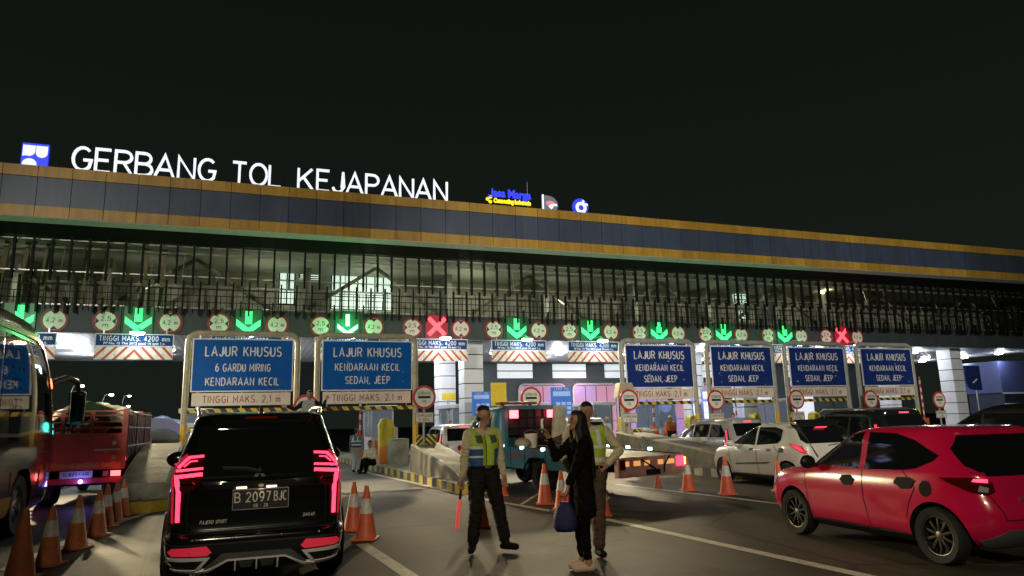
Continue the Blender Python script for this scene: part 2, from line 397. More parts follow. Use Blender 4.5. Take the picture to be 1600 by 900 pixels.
# ------------------------------------------------------------------ ground and paint
def ground_mat():
    M = mat('asphalt', (0.09, 0.085, 0.075), 0.8, var=0)
    t, b = nodes_of(M)
    tc = t.nodes.new('ShaderNodeTexCoord')
    rot = t.nodes.new('ShaderNodeMapping'); rot.inputs['Rotation'].default_value = (0, 0, -YAW - R(4))
    t.links.new(tc.outputs['Object'], rot.inputs[0])
    def noise(sc, src, det=8, r=0.65):
        n = t.nodes.new('ShaderNodeTexNoise'); n.inputs['Scale'].default_value = sc
        n.inputs['Detail'].default_value = det; n.inputs['Roughness'].default_value = r
        t.links.new(src, n.inputs['Vector']); return n.outputs['Fac']
    st = t.nodes.new('ShaderNodeMapping'); st.inputs['Scale'].default_value = (1.5, 0.05, 1)
    t.links.new(rot.outputs[0], st.inputs[0])
    big = noise(0.25, rot.outputs[0]); streak = noise(1.0, st.outputs[0], 5); grit = noise(60, rot.outputs[0], 3)
    mid = noise(1.7, rot.outputs[0])
    v = math_node(t, 'ADD', math_node(t, 'MULTIPLY', big, 0.5), math_node(t, 'ADD', math_node(t, 'MULTIPLY', streak, 0.75), math_node(t, 'ADD', math_node(t, 'MULTIPLY', mid, 0.3), math_node(t, 'ADD', math_node(t, 'MULTIPLY', grit, 0.16), math_node(t, 'MULTIPLY', noise(18, rot.outputs[0], 4), 0.16)))))
    rp = t.nodes.new('ShaderNodeValToRGB'); e = rp.color_ramp.elements
    e[0].position = 0.70; e[0].color = (0.006, 0.006, 0.0055, 1)
    e[1].position = 0.98; e[1].color = (0.060, 0.049, 0.028, 1)
    t.links.new(v, rp.inputs[0])
    # slab joints across the lanes and a few tar-filled cracks
    sp = t.nodes.new('ShaderNodeSeparateXYZ'); t.links.new(rot.outputs[0], sp.inputs[0])
    fy = math_node(t, 'FRACT', math_node(t, 'ADD', math_node(t, 'DIVIDE', sp.outputs[1], 5.0), 20.3))
    fx = math_node(t, 'FRACT', math_node(t, 'ADD', math_node(t, 'DIVIDE', sp.outputs[0], 3.65), 20.12))
    jt = math_node(t, 'MAXIMUM', math_node(t, 'LESS_THAN', fy, 0.005), math_node(t, 'LESS_THAN', fx, 0.006))
    vor = t.nodes.new('ShaderNodeTexVoronoi'); vor.feature = 'DISTANCE_TO_EDGE'; vor.inputs['Scale'].default_value = 0.16
    wob = t.nodes.new('ShaderNodeMix'); wob.data_type = 'VECTOR'; wob.inputs[0].default_value = 0.06
    nc = t.nodes.new('ShaderNodeTexNoise'); nc.inputs['Scale'].default_value = 1.2; nc.inputs['Detail'].default_value = 6
    t.links.new(rot.outputs[0], nc.inputs['Vector']); t.links.new(rot.outputs[0], wob.inputs[4]); t.links.new(nc.outputs['Color'], wob.inputs[5])
    t.links.new(wob.outputs[1], vor.inputs['Vector'])
    crack = math_node(t, 'LESS_THAN', vor.outputs['Distance'], 0.006)
    dk = math_node(t, 'MULTIPLY', math_node(t, 'MAXIMUM', jt, crack), 0.8)
    spots = math_node(t, 'MULTIPLY', math_node(t, 'GREATER_THAN', noise(0.9, rot.outputs[0], 3, 0.5), 0.62), 0.5)
    # dark tyre tracks worn along each lane, and rectangular repair patches
    tr = math_node(t, 'ABSOLUTE', math_node(t, 'SUBTRACT', math_node(t, 'FRACT', math_node(t, 'ADD', math_node(t, 'DIVIDE', sp.outputs[0], 1.825), 20.35)), 0.5))
    tm = t.nodes.new('ShaderNodeMapRange'); tm.inputs[1].default_value = 0.05; tm.inputs[2].default_value = 0.28; tm.inputs[3].default_value = 0.5; tm.inputs[4].default_value = 0.0
    t.links.new(tr, tm.inputs[0]); trk = math_node(t, 'MULTIPLY', tm.outputs[0], streak)
    bk = t.nodes.new('ShaderNodeTexBrick'); bk.inputs['Scale'].default_value = 0.22; bk.inputs['Mortar Size'].default_value = 0.0; bk.offset = 0.37; bk.squash = 0.7
    bk.inputs['Color1'].default_value = (0, 0, 0, 1); bk.inputs['Color2'].default_value = (1, 1, 1, 1); t.links.new(rot.outputs[0], bk.inputs['Vector'])
    pat = math_node(t, 'MULTIPLY', math_node(t, 'GREATER_THAN', bk.outputs['Color'], 0.72), 0.35)
    c0 = mix_node(t, trk, rp.outputs[0], (0.012, 0.0115, 0.010)); c0 = mix_node(t, pat, c0, (0.014, 0.0135, 0.012))
    c1 = mix_node(t, dk, c0, (0.006, 0.006, 0.006)); c2 = mix_node(t, spots, c1, (0.012, 0.0115, 0.0105))
    t.links.new(c2, b.inputs['Base Color'])
    mr = t.nodes.new('ShaderNodeMapRange'); mr.inputs[3].default_value = 0.52; mr.inputs[4].default_value = 0.85
    t.links.new(big, mr.inputs[0]); t.links.new(mr.outputs[0], b.inputs['Roughness'])
    bp = t.nodes.new('ShaderNodeBump'); bp.inputs['Strength'].default_value = 0.35; bp.inputs['Distance'].default_value = 0.01
    t.links.new(grit, bp.inputs['Height']); t.links.new(bp.outputs[0], b.inputs['Normal'])
    return M
g = MB(); g.box(-400, 400, -200, 600, -0.5, 0.0)
structure(g.build('ground', ground_mat()))

def paint_mat(name, col):
    M = mat(name, col, 0.6, var=0)
    t, b = nodes_of(M)
    tc = t.nodes.new('ShaderNodeTexCoord'); nz = t.nodes.new('ShaderNodeTexNoise')
    nz.inputs['Scale'].default_value = 5; nz.inputs['Detail'].default_value = 9; nz.inputs['Roughness'].default_value = 0.8
    t.links.new(tc.outputs['Object'], nz.inputs['Vector'])
    mr = t.nodes.new('ShaderNodeMapRange'); mr.inputs[1].default_value = 0.52; mr.inputs[2].default_value = 0.68
    t.links.new(nz.outputs['Fac'], mr.inputs[0])
    t.links.new(mix_node(t, mr.outputs[0], col, (0.10, 0.095, 0.08)), b.inputs['Base Color'])
    return M
m_line = paint_mat('road_paint', (0.62, 0.60, 0.48))
def line(pts, w, z=0.004):
    g = MB(); q = [Vector((p.x, p.y, z)) for p in pts]
    L, Rr = [], []
    for i, p in enumerate(q):
        d = (q[min(i + 1, len(q) - 1)] - q[max(i - 1, 0)]).normalized(); s = Vector((-d.y, d.x, 0)) * w / 2
        L.append(p + s); Rr.append(p - s)
    g.grid([L, Rr])
    return g
def paint(name, pts, w=0.15):
    o = line(pts, w).build('road_marking', m_line); structure(o); return o
dirn = (gp(640, 900) - gp(565, 850)).normalized()
paint('lane_line', [gp(565, 850), gp(565, 850) + dirn * 9], 0.17)
dirr = (gp(1330, 895) - gp(950, 812)).normalized()
paint('lane_line', [gp(944, 811), gp(950, 812) + dirr * 11], 0.17)
paint('lane_line', [gp(556, 735), gp(640, 753), gp(708, 769), gp(760, 781), gp(812, 790), gp(885, 803)], 0.16)
paint('lane_line', [gp(962, 757), gp(1090, 772), gp(1215, 787), gp(1500, 822)], 0.15)
paint('lane_line', [gp(268, 791), gp(200, 811), gp(130, 835), gp(0, 893)], 0.15)
paint('lane_line', [gp(812, 790), gp(842, 771), gp(870, 766), gp(890, 782), gp(860, 800)], 0.08)

# ------------------------------------------------------------------ lanes
LU = [-7.55, -3.89, -0.15, 3.55, 7.2, 10.75, 14.3, 17.88, 21.5, 25.2, 28.9]     # lane centres along u
BU = [(a + b) / 2 for a, b in zip(LU, LU[1:])]                                   # island centres
LU_R = LU + [32.6, 36.3, 40.0]
NF = 28.4

m_kerbst = stripes('kerb_stripes', (0.50, 0.36, 0.05), (0.05, 0.055, 0.06), 0.9, axis=1, duty=0.5)
m_kerbw = stripes('kerb_stripes_grey', (0.52, 0.49, 0.38), (0.10, 0.10, 0.10), 0.8, axis=1, duty=0.5)
m_nose = mat('kerb_nose_yellow', (0.62, 0.46, 0.04), 0.6, var=0.25, scale=8)
def island(ctr, n0, n1, w, shift=0.0, kerb=None):
    """kerbed island: nose at n0 nearest the camera; shift slides its far end along u"""
    g = MB(); k = (n1 - n0)
    pts = []
    for i in range(9):
        a = PI + PI * i / 8
        pts.append((w / 2 * math.cos(a), w * 0.55 * (1 + math.sin(a))))
    pts += [(w / 2 + shift, k), (-w / 2 + shift, k)]
    g.prism(pts, 2, 0.0, 0.22)
    for f in g.bm.faces:
        c = f.calc_center_median()
        f.material_index = 1 if f.normal.z > 0.5 else (2 if c.y < w * 0.45 else 0)
    me_o = g.build('pavement', [kerb or m_kerbst, m_conc, m_nose], None, loc=P(ctr, n0), rot=(0, 0, YAW))
    return structure(me_o)
ISL = {}
for i, b in enumerate(BU):
    n0 = {1: 16.4, 2: 20.0, 3: 16.0, 4: 21.5, 5: 15.6}.get(i, 20.5)
    if i in (1, 3): island(b + (-0.1 if i == 3 else 0), n0, 44, 1.25, -0.9 if i == 3 else -0.3, m_kerbst if i == 1 else m_kerbst)
    else: island(b, n0, 44, 1.15, 0, m_kerbw)

# ------------------------------------------------------------------ the toll canopy
B = thing('toll_plaza_canopy', 'long toll plaza canopy with yellow and blue fascia above a lit screened gallery', 'toll plaza', (0, 0, 0), YAW)
U0, U1 = -15.4, 46.0
def fascia(name, z0, z1, n0, mt):
    g = MB(); p = 1.032; k = int((U1 - U0) / p)
    for i in range(k):
        jn = random.uniform(-0.003, 0.003)
        g.box(U0 + i * p + 0.009, U0 + (i + 1) * p - 0.009, n0 + jn, n0 + 0.16, z0 + 0.006, z1 - 0.006)
    g.box(U0, U1, n0 + 0.05, n0 + 0.25, z0 + 0.03, z1 - 0.03, 1)
    return g.build(name, [mt, m_dark], B)
def weather(M):
    t, b = nodes_of(M); src = b.inputs['Base Color'].links[0].from_socket
    tc = t.nodes.new('ShaderNodeTexCoord'); sp = t.nodes.new('ShaderNodeSeparateXYZ'); t.links.new(tc.outputs['Object'], sp.inputs[0])
    fl = math_node(t, 'FLOOR', math_node(t, 'DIVIDE', math_node(t, 'SUBTRACT', sp.outputs[0], U0), 1.032))
    wn = t.nodes.new('ShaderNodeTexWhiteNoise'); wn.noise_dimensions = '1D'; t.links.new(fl, wn.inputs['W'])
    mp = t.nodes.new('ShaderNodeMapping'); mp.inputs['Scale'].default_value = (7, 1, 0.5); t.links.new(tc.outputs['Object'], mp.inputs[0])
    nz = t.nodes.new('ShaderNodeTexNoise'); nz.inputs['Scale'].default_value = 1.0; nz.inputs['Detail'].default_value = 5; t.links.new(mp.outputs[0], nz.inputs['Vector'])
    k = math_node(t, 'ADD', math_node(t, 'MULTIPLY', wn.outputs['Value'], 0.28), math_node(t, 'MULTIPLY', nz.outputs['Fac'], 0.75))
    mr = t.nodes.new('ShaderNodeMapRange'); mr.inputs[1].default_value = 0.2; mr.inputs[2].default_value = 0.8; mr.inputs[3].default_value = 0.5; mr.inputs[4].default_value = 0.0
    t.links.new(k, mr.inputs[0]); t.links.new(mix_node(t, mr.outputs[0], src, (0.03, 0.025, 0.015)), b.inputs['Base Color'])
weather(m_yel); weather(m_blu)
fascia('fascia_band', 8.90, 9.30, 27.20, m_yel)
fascia('fascia_band', 9.30, 10.33, 27.23, m_blu)
fascia('fascia_band', 10.33, 10.73, 27.20, m_yel)
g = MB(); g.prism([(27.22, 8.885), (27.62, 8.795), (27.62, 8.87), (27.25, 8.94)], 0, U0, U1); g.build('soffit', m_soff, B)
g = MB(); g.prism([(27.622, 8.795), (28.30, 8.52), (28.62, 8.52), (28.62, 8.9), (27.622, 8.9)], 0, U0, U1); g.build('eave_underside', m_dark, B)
g = MB(); g.box(U0, U1, 28.625, 33.0, 8.52, 8.7); g.build('gallery_ceiling', mat('gallery_ceiling_paint', (0.42, 0.43, 0.36), 0.75, var=0.2, scale=0.9), B)
g = MB(); g.box(U0, U1, 27.5, 40.0, 10.30, 10.55); g.build('roof', m_dark2, B)
# lower band carrying the signs
g = MB()
p = 3.65; k = int((U1 - U0) / p) + 1
for i in range(k):
    g.box(U0 + i * p + 0.012, min(U1, U0 + (i + 1) * p - 0.012), 28.4, 28.6, 5.10, 6.05)
g.box(U0, U1, 28.46, 28.75, 5.14, 6.02, 1)
g.build('sign_band', [m_dark2, m_dark], B)
g = MB(); g.box(U0, U1, 28.75, 33.2, 5.85, 6.02); g.build('gallery_floor', m_dark2, B)
# louvre screen
g = MB(); f = 0.575; k = int((U1 - U0) / f)
for i in range(k):
    u = U0 + i * f; j = random.uniform(-0.02, 0.02)
    g.box(u - 0.036, u + 0.036, 28.30, 28.44, 6.98 + j, 8.53)
    v = u + 0.29
    g.box(v - 0.030, v + 0.030, 28.16, 28.28, 5.80 + j, 7.08 + j)
    if i % 2: g.box(v + 0.26, v + 0.31, 28.16, 28.28, 5.78 + j, 6.35 + j)
for i in range(int((U1 - U0) / 0.19)):
    u = U0 + i * 0.19 + random.uniform(-0.03, 0.03); g.box(u - 0.011, u + 0.011, 28.36, 28.385, 5.9, random.choice((6.55, 6.8, 6.8, 7.0)))
for i in range(int((U1 - U0) / 0.575)):
    u = U0 + i * 0.575
    for z in (7.22, 8.30): g.box(u - 0.03, u + 0.03, 28.44, 28.62, z, z + 0.05)
g.build('louvre_screen', m_dark, B)
for z, n in ((8.36, 29.3), (6.18, 29.0), (7.72, 32.6)):
    g = MB(); g.tube([(U0, n, z), (U1, n, z)], 0.045, 8); g.build('service_pipe', m_gal, B)
g = MB()
for z in (6.30, 6.55, 6.80): g.box(U0, U1, 28.31, 28.34, z, z + 0.025)
g.build('handrail', m_dark, B)
g = MB()
for z in (7.32, 8.47, 6.12): g.box(U0, U1, 28.62, 28.66, z, z + 0.035)
g.build('screen_rail', m_gal, B)
random.seed(3); u = U0
while u < U1:
    z0 = random.choice((6.05, 6.05, 6.8, 7.2)); z1 = z0 + random.uniform(0.8, 1.6)
    lean = random.uniform(-0.05, 0.05)
    nn = lambda z: 28.78 + (z - 6.05) * 0.30
    z1 = min(8.45, z1); g = MB(); g.tube([(u, nn(z0), z0), (u + lean, nn(z1), z1)], 0.018, 6); g.build('conduit', m_gal, B)
    u += random.uniform(0.55, 1.5)
m_strut = mat('strut_olive', (0.20, 0.18, 0.10), 0.6, var=0.25, spec=0.2)
u = U0 + 0.5
while u < -2.5:
    g = MB(); g.prism([(28.92, 6.03), (29.02, 6.03), (29.55, 8.50), (29.45, 8.50)], 0, u - 0.085, u + 0.085); g.build('inclined_strut', m_strut, B)
    u += 0.645 * random.choice((1, 2, 2))
m_wall = mat('gallery_wall', (0.30, 0.295, 0.215), 0.75, var=0.18, scale=0.8)
g = MB(); g.box(U0, U1, 33.0, 33.2, 6.0, 8.9); g.build('gallery_wall', m_wall, B)
for a in (U0 - 0.25, U1): g = MB(); g.box(a, a + 0.25, 27.3, 40.0, 5.1, 10.7); g.build('end_wall', m_dark2, B)
# partitions and the lit room in the gallery
m_win = mat('lit_window', (0.8, 0.8, 0.8), 0.3, var=0, emit=(0.72, 1.0, 0.82), es=0.8)
def room(x0, x1, y0, y1, bars=4):
    n = 32.9; a, z1 = onf(x0, y0, n); b, _ = onf(x1, y0, n); _, z0 = onf((x0 + x1) / 2, y1, n)
    w = MB(); w.box(a, b, n - 0.02, n + 0.09, z0, z1); o = w.build('lit_window', m_win, B)
    fr = MB()
    for i in range(bars + 1):
        uu = a + (b - a) * i / bars; fr.box(uu - 0.03, uu + 0.03, n - 0.07, n - 0.02, z0, z1)
    for zz in (z0, z0 + (z1 - z0) * 0.35, z0 + (z1 - z0) * 0.72, z1 - 0.04): fr.box(a, b, n - 0.065, n - 0.025, zz, zz + 0.04)
    fr.build('window_frame', m_dark, o)
room(437, 461, 424, 476, 2); room(518, 612, 427, 485, 7); room(1146, 1168, 458, 474, 2); room(1156, 1168, 486, 500, 1); room(468, 500, 426, 436, 2)
for uu in (-11.5, -8.6, -5.5, 2.2, 8.6, 13.5, 18.5, 23.0, 27.5, 31):
    g = MB(); g.box(uu - 0.12, uu + 0.12, 31.4, 33.0, 6.02, 8.5); g.build('gallery_pier', mat('gallery_pier', (0.22, 0.23, 0.19), 0.7), B)
u = -13.2; per = 3.65; k = 0
while u < U1 - 3:
    a, b = ((u, 6.05), (u + per, 8.5)) if k % 2 == 0 else ((u, 8.5), (u + per, 6.05))
    d = Vector((b[0] - a[0], 0, b[1] - a[1])).normalized(); s = Vector((-d.z, 0, d.x)) * 0.075
    q = [Vector((a[0], 0, a[1])) + s, Vector((b[0], 0, b[1])) + s, Vector((b[0], 0, b[1])) - s, Vector((a[0], 0, a[1])) - s]
    g = MB(); g.prism([(v.x, v.z) for v in q], 1, 30.7 + 0.02 * (k % 2), 30.86 + 0.02 * (k % 2))
    g.build('truss_brace', mat('truss_paint', (0.20, 0.20, 0.145), 0.6, var=0.2, spec=0.2), B)
    u += per; k += 1
# canopy ceiling: ribbed white metal sheet
M = mat('ceiling_sheet', (0.56, 0.56, 0.58), 0.45, var=0)
t, b_ = nodes_of(M); tc = t.nodes.new('ShaderNodeTexCoord'); sp = t.nodes.new('ShaderNodeSeparateXYZ'); t.links.new(tc.outputs['Object'], sp.inputs[0])
fr = math_node(t, 'FRACT', math_node(t, 'MULTIPLY', sp.outputs[0], 4.0)); sl = math_node(t, 'LESS_THAN', fr, 0.16)
t.links.new(mix_node(t, sl, (0.58, 0.58, 0.60), (0.25, 0.25, 0.26)), b_.inputs['Base Color'])
g = MB(); g.box(U0, U1, 28.65, 38.6, 5.10, 5.22); g.build('ceiling', M, B)
g = MB(); g.box(U0, U1, 38.6, 38.9, 5.02, 6.5); g.build('rear_beam', m_dark2, B)
# clad columns
m_clad = mat('column_cladding', (0.74, 0.75, 0.79), 0.4, var=0.08, scale=2)
def column(u, n, w=0.86, d=0.86, parent=B):
    g = MB(); z = 0.19; h = 0.62
    while z < 5.1:
        z1 = min(5.1, z + h); g.box(u - w / 2, u + w / 2, n - d / 2, n + d / 2, z + 0.02, z1 - 0.02, 0, 0.012); z = z1
    g.box(u - w / 2 + 0.03, u + w / 2 - 0.03, n - d / 2 + 0.03, n + d / 2 - 0.03, 0.19, 5.1, 1)
    return g.build('column', [m_clad, m_ink], parent)
for u in (BU[4], BU[8], BU[8] + 3.65 * 4):
    column(u + 0.05, 29.6); column(u + 0.05, 34.0)
column(BU[0] - 3.6, 30.2); column(BU[0] - 3.6, 34.4)

# ------------------------------------------------------------------ lettering on the roof edge
m_let = mat('letter_white', (0.9, 0.9, 0.95), 0.4, var=0, emit=(0.80, 0.86, 1.0), es=0.95)
m_letb = mat('letter_side', (0.35, 0.36, 0.42), 0.4, var=0.1)
T = thing('rooftop_letters', 'white illuminated letters GERBANG TOL KEJAPANAN standing along the canopy edge', 'sign', P(0, 27.50, 10.70), YAW)
LX = [('G', 129), ('E', 161.5), ('R', 193.5), ('B', 225.5), ('A', 257.5), ('N', 291.5), ('G', 324), ('T', 374), ('O', 404), ('L', 430), ('K', 477), ('E', 505),
      ('J', 528), ('A', 554), ('P', 581.5), ('A', 608), ('N', 635), ('A', 661), ('N', 688)]
for ch, x in LX:
    y = 252 + (x - 129) * 0.0865
    u, _ = onf(x, y, 27.5)
    me = stroke_mesh(ch, 0.84, 0.108, 0.08)
    o = link('letter', me, [m_let], T, loc=(u, 0, 0.50))
g = MB(); u0 = onf(110, 250, 27.5)[0]; u1 = onf(700, 300, 27.5)[0]
for i in range(24):
    uu = u0 + (u1 - u0) * i / 23; g.box(uu - 0.015, uu + 0.015, 0.05, 0.08, -0.15, 0.5)
g.box(u0, u1, 0.08, 0.11, 0.0, 0.03); g.build('mounting_rail', m_dark, T)

def disc(g, r, y0, y1, seg=40, mi=None, cx=0, cz=0):
    g.prism([(cx + r * math.cos(2 * PI * i / seg), cz + r * math.sin(2 * PI * i / seg)) for i in range(seg)], 1, y0, y1, mi)
def poly(M, parent, name, pts, y0, y1):
    g = MB(); g.prism(pts, 1, y0, y1); return g.build(name, M, parent)
m_eblue = mat('logo_blue', (0.05, 0.06, 0.5), 0.4, var=0, emit=(0.02, 0.05, 0.9), es=0.9)
m_ewhite = mat('logo_white', (0.9, 0.9, 0.9), 0.4, var=0, emit=(0.75, 0.84, 1.0), es=1.0)
m_eyel = mat('logo_yellow', (0.8, 0.7, 0.05), 0.4, var=0, emit=(1.0, 0.72, 0.02), es=1.0)
# square emblem
u, z = onf(54, 247, 27.5)
T = thing('ministry_emblem', 'square blue and white lit emblem with rounded petals beside the roof letters', 'emblem', P(u, 27.5, 10.74), YAW)
g = MB(); g.box(-0.40, 0.40, 0.0, 0.12, 0.0, 0.88); g.build('panel', m_eblue, T)
def petal(cx, cz, r, a0, a1):
    return [(cx + r * math.cos(a0 + (a1 - a0) * i / 14), cz + r * math.sin(a0 + (a1 - a0) * i / 14)) for i in range(15)]
poly(m_ewhite, T, 'petal', petal(-0.19, 0.60, 0.19, PI * 0.0, -PI * 0.62) + [(-0.37, 0.40), (-0.37, 0.80), (0.0, 0.80)], -0.012, 0)
poly(m_ewhite, T, 'petal', petal(0.20, 0.55, 0.175, 0, -PI) + [(0.025, 0.80), (0.375, 0.80)], -0.012, 0)
poly(m_ewhite, T, 'petal', petal(-0.14, 0.10, 0.22, 0, PI) + [(-0.36, 0.02), (0.08, 0.02)], -0.012, 0)
# operator name sign
u, z = onf(795, 308, 27.45)
T = thing('operator_sign', 'lit sign with blue Jasa Marga lettering above a yellow line on the roof edge', 'sign', P(u, 27.45, 10.68), YAW)
m_bl = mat('neon_blue', (0.02, 0.02, 0.4), 0.4, var=0, emit=(0.03, 0.05, 1.0), es=1.3)
text('asa Marga', m_bl, T, (0.16, 0, 0.66), 0.50, 1.74, 0.012, 0.04, 'name_letters')
text('J', m_bl, T, (-0.84, 0, 0.665), 0.52, 0.22, 0.0, 0.04, 'name_letters')
text('Connecting Indonesia', m_eyel, T, (0.16, 0, 0.32), 0.27, 1.72, 0.014, 0.03, 'slogan_letters')
g = MB()
for cx, cz in ((-0.98, 0.36), (-0.84, 0.46), (-0.85, 0.25)): disc(g, 0.075, -0.02, 0.02, 16, None, cx, cz)
g.prism([(-0.99, 0.33), (-0.84, 0.44), (-0.83, 0.48), (-1.0, 0.38)], 1, -0.015, 0.015); g.prism([(-0.99, 0.36), (-0.99, 0.31), (-0.86, 0.22), (-0.84, 0.27)], 1, -0.015, 0.015)
g.build('slogan_mark', m_eyel, T)
g = MB()
for x in (-0.8, 0, 0.8): g.box(x - 0.012, x + 0.012, 0.05, 0.08, -0.2, 0.75)
g.build('bracket', m_dark, T)
# half-round flag emblem
u, z = onf(860, 313, 27.45)
T = thing('flag_emblem', 'half round grey emblem with a red and white swoosh on the roof edge', 'emblem', P(u, 27.45, 10.66), YAW)
g = MB(); g.prism([(-0.33, 0.0), (-0.33, 0.80)] + [(-0.10 + 0.46 * math.sin(a), 0.36 + 0.42 * math.cos(a)) for a in [i * PI / 14 for i in range(15)]], 1, 0, 0.08)
g.build('panel', mat('emblem_grey', (0.12, 0.13, 0.15), 0.4, emit=(0.10, 0.11, 0.14), es=1.0), T)
g = MB(); g.box(-0.37, -0.325, -0.012, 0.1, 0.0, 0.82); g.build('edge_bar', m_ewhite, T)
poly(mat('emblem_red', (0.6, 0.1, 0.1), 0.4, emit=(0.9, 0.25, 0.3), es=0.9), T, 'red_swoosh', [(-0.24, 0.46), (-0.1, 0.54), (0.05, 0.54), (0.28, 0.44), (0.12, 0.42), (-0.02, 0.40), (-0.12, 0.30)], -0.012, 0)
poly(m_ewhite, T, 'white_swoosh', [(-0.10, 0.29), (0.0, 0.38), (0.12, 0.41), (0.30, 0.42), (0.32, 0.33), (0.16, 0.33), (0.04, 0.16)], -0.012, 0)
# round emblem
u, z = onf(907, 319, 27.45)
T = thing('round_emblem', 'round blue lit emblem with a white looped letter on the roof edge', 'emblem', P(u, 27.45, 10.66), YAW)
g = MB(); disc(g, 0.385, 0, 0.1, 40, None, 0, 0.40); g.build('panel', m_eblue, T)
g = MB()
for i in range(28):
    a0 = 2 * PI * i / 28; a1 = 2 * PI * (i + 1) / 28
    g.prism([(0.02 + 0.27 * math.cos(a0), 0.36 + 0.27 * math.sin(a0)), (0.02 + 0.27 * math.cos(a1), 0.36 + 0.27 * math.sin(a1)), (0.02 + 0.13 * math.cos(a1), 0.36 + 0.13 * math.sin(a1)), (0.02 + 0.13 * math.cos(a0), 0.36 + 0.13 * math.sin(a0))], 1, -0.012, 0)
g.prism([(0.10, 0.62), (0.20, 0.50), (0.18, 0.70), (0.10, 0.74)], 1, -0.014, 0); g.prism([(0.22, 0.50), (0.35, 0.46), (0.36, 0.56), (0.22, 0.58)], 1, -0.014, 0)
g.prism([(-0.16, 0.06), (0.22, 0.06), (0.2, 0.16), (-0.14, 0.16)], 1, -0.016, 0)
g.build('white_loop', m_ewhite, T)
# thin aerial on the roof
u, z = onf(824, 300, 27.9)
g = MB(); g.tube([(0, 0, 0), (0, 0, 1.6)], 0.012, 6); g.box(-0.08, 0.08, -0.08, 0.08, -0.02, 0.06)
tag(g.build('roof_aerial', m_alu, None, loc=P(u, 27.9, 10.55), rot=(0, 0, YAW)), 'thin bare aerial rod standing on the canopy roof', 'aerial')

# ------------------------------------------------------------------ lane signals and the small signs on the band
m_box = mat('signal_housing', (0.015, 0.02, 0.017), 0.5)
m_gface = mat('glow_face_green', (0.02, 0.05, 0.03), 0.4, var=0, emit=(0.0, 1.0, 0.16), es=0.035 )  # faint emission standing in for the halo of glow around each arrow
m_rface = mat('glow_face_red', (0.06, 0.01, 0.01), 0.4, var=0, emit=(1.0, 0.0, 0.04), es=0.28)
m_green = mat('signal_green', (0.1, 0.6, 0.3), 0.4, var=0, emit=(0.03, 1.0, 0.17), es=1.9)
m_redled = mat('signal_red', (0.6, 0.1, 0.1), 0.4, var=0, emit=(1.0, 0.08, 0.12), es=1.8)
def arrow_mesh(s=1.0, dots=True):
    g = MB()
    if dots:
        for i in range(5):
            for j in range(9):
                x = -0.10 + 0.05 * i; z = 0.40 - 0.055 * j
                g.box(x - 0.021, x + 0.021, -0.03, 0, z - 0.023, z + 0.023)
    else: g.box(-0.075, 0.075, -0.03, 0, -0.06, 0.41)
    w = 0.14
    for sx in (-1, 1):
        g.prism([(0, -0.46), (sx * 0.43, -0.12), (sx * 0.43, 0.11), (0, -0.22)] if dots else [(0, -0.44), (sx * 0.40, -0.15), (sx * 0.40, 0.02), (0, -0.27)], 1, -0.03 - 0.001 * sx, 0)
    return g
def cross_mesh():
    g = MB()
    for k, sx in enumerate((-1, 1)):
        d = Vector((sx, 0, 1)).normalized() * 0.50; s = Vector((1, 0, -sx)).normalized() * 0.085
        g.prism([((d + s).x, (d + s).z), ((d - s).x, (d - s).z), ((-d - s).x, (-d - s).z), ((-d + s).x, (-d + s).z)], 1, -0.03 - 0.002 * k, 0)
    return g
AL = {0: 'green down arrow signal partly hidden by the coach roof',
      1: 'green down arrow signal above the uncovered 4200 mm panel nearest the coach',
      2: 'green down arrow signal above the blue 6 GARDU MIRING sign',
      3: 'plain narrow green arrow, the brightest of the signals',
      5: 'green arrow signal over the clearance panel beside the twin clad columns',
      6: 'green arrow signal over the last uncovered clearance panel',
      7: 'green arrow signal over the blue sign next to the beige post',
      8: 'green arrow signal over the blue sign above the silver car',
      9: 'green arrow signal over the blue sign above the dark sport utility car'}
protos = {}
for i, u in enumerate(LU):
    loc = P(u, 28.36, 5.60)
    kind = 'x' if i in (4, 10) else ('solid' if i == 3 else 'dots')
    lab = AL.get(i) or ('red cross signal above the lane left of the twin clad columns' if i == 4 else 'red cross signal above the last blue sign of the far row')
    grp = 'red cross lane signals' if kind == 'x' else 'green arrow lane signals'
    if kind not in protos:
        T = thing('lane_signal', lab, 'signal', loc, YAW, grp)
        g = MB(); g.box(-0.50, 0.50, 0, 0.10, -0.52, 0.52, None, 0.02); g.build('housing', m_box, T)
        g = MB(); g.box(-0.47, 0.47, -0.004, 0.0, -0.49, 0.49); g.build('glow_face', m_rface if kind == 'x' else m_gface, T)
        if kind == 'x': cross_mesh().build('cross', m_redled, T)
        else: arrow_mesh(1, kind == 'dots').build('arrow', m_green if kind == 'dots' else mat('signal_green_hot', (0.5, 0.9, 0.7), 0.4, var=0, emit=(0.22, 1.0, 0.34), es=3.2), T)
        protos[kind] = T
    else: dup(protos[kind], loc, YAW, lab, grp)
    if kind == 'x': lamp('signal_light', 'POINT', P(u, 27.8, 5.60), 12, (1, 0.08, 0.12), 0.3)
    else: lamp('signal_light', 'POINT', P(u, 27.6, 5.6), 70 if i == 3 else 24, (0.05, 1.0, 0.25), 0.3)

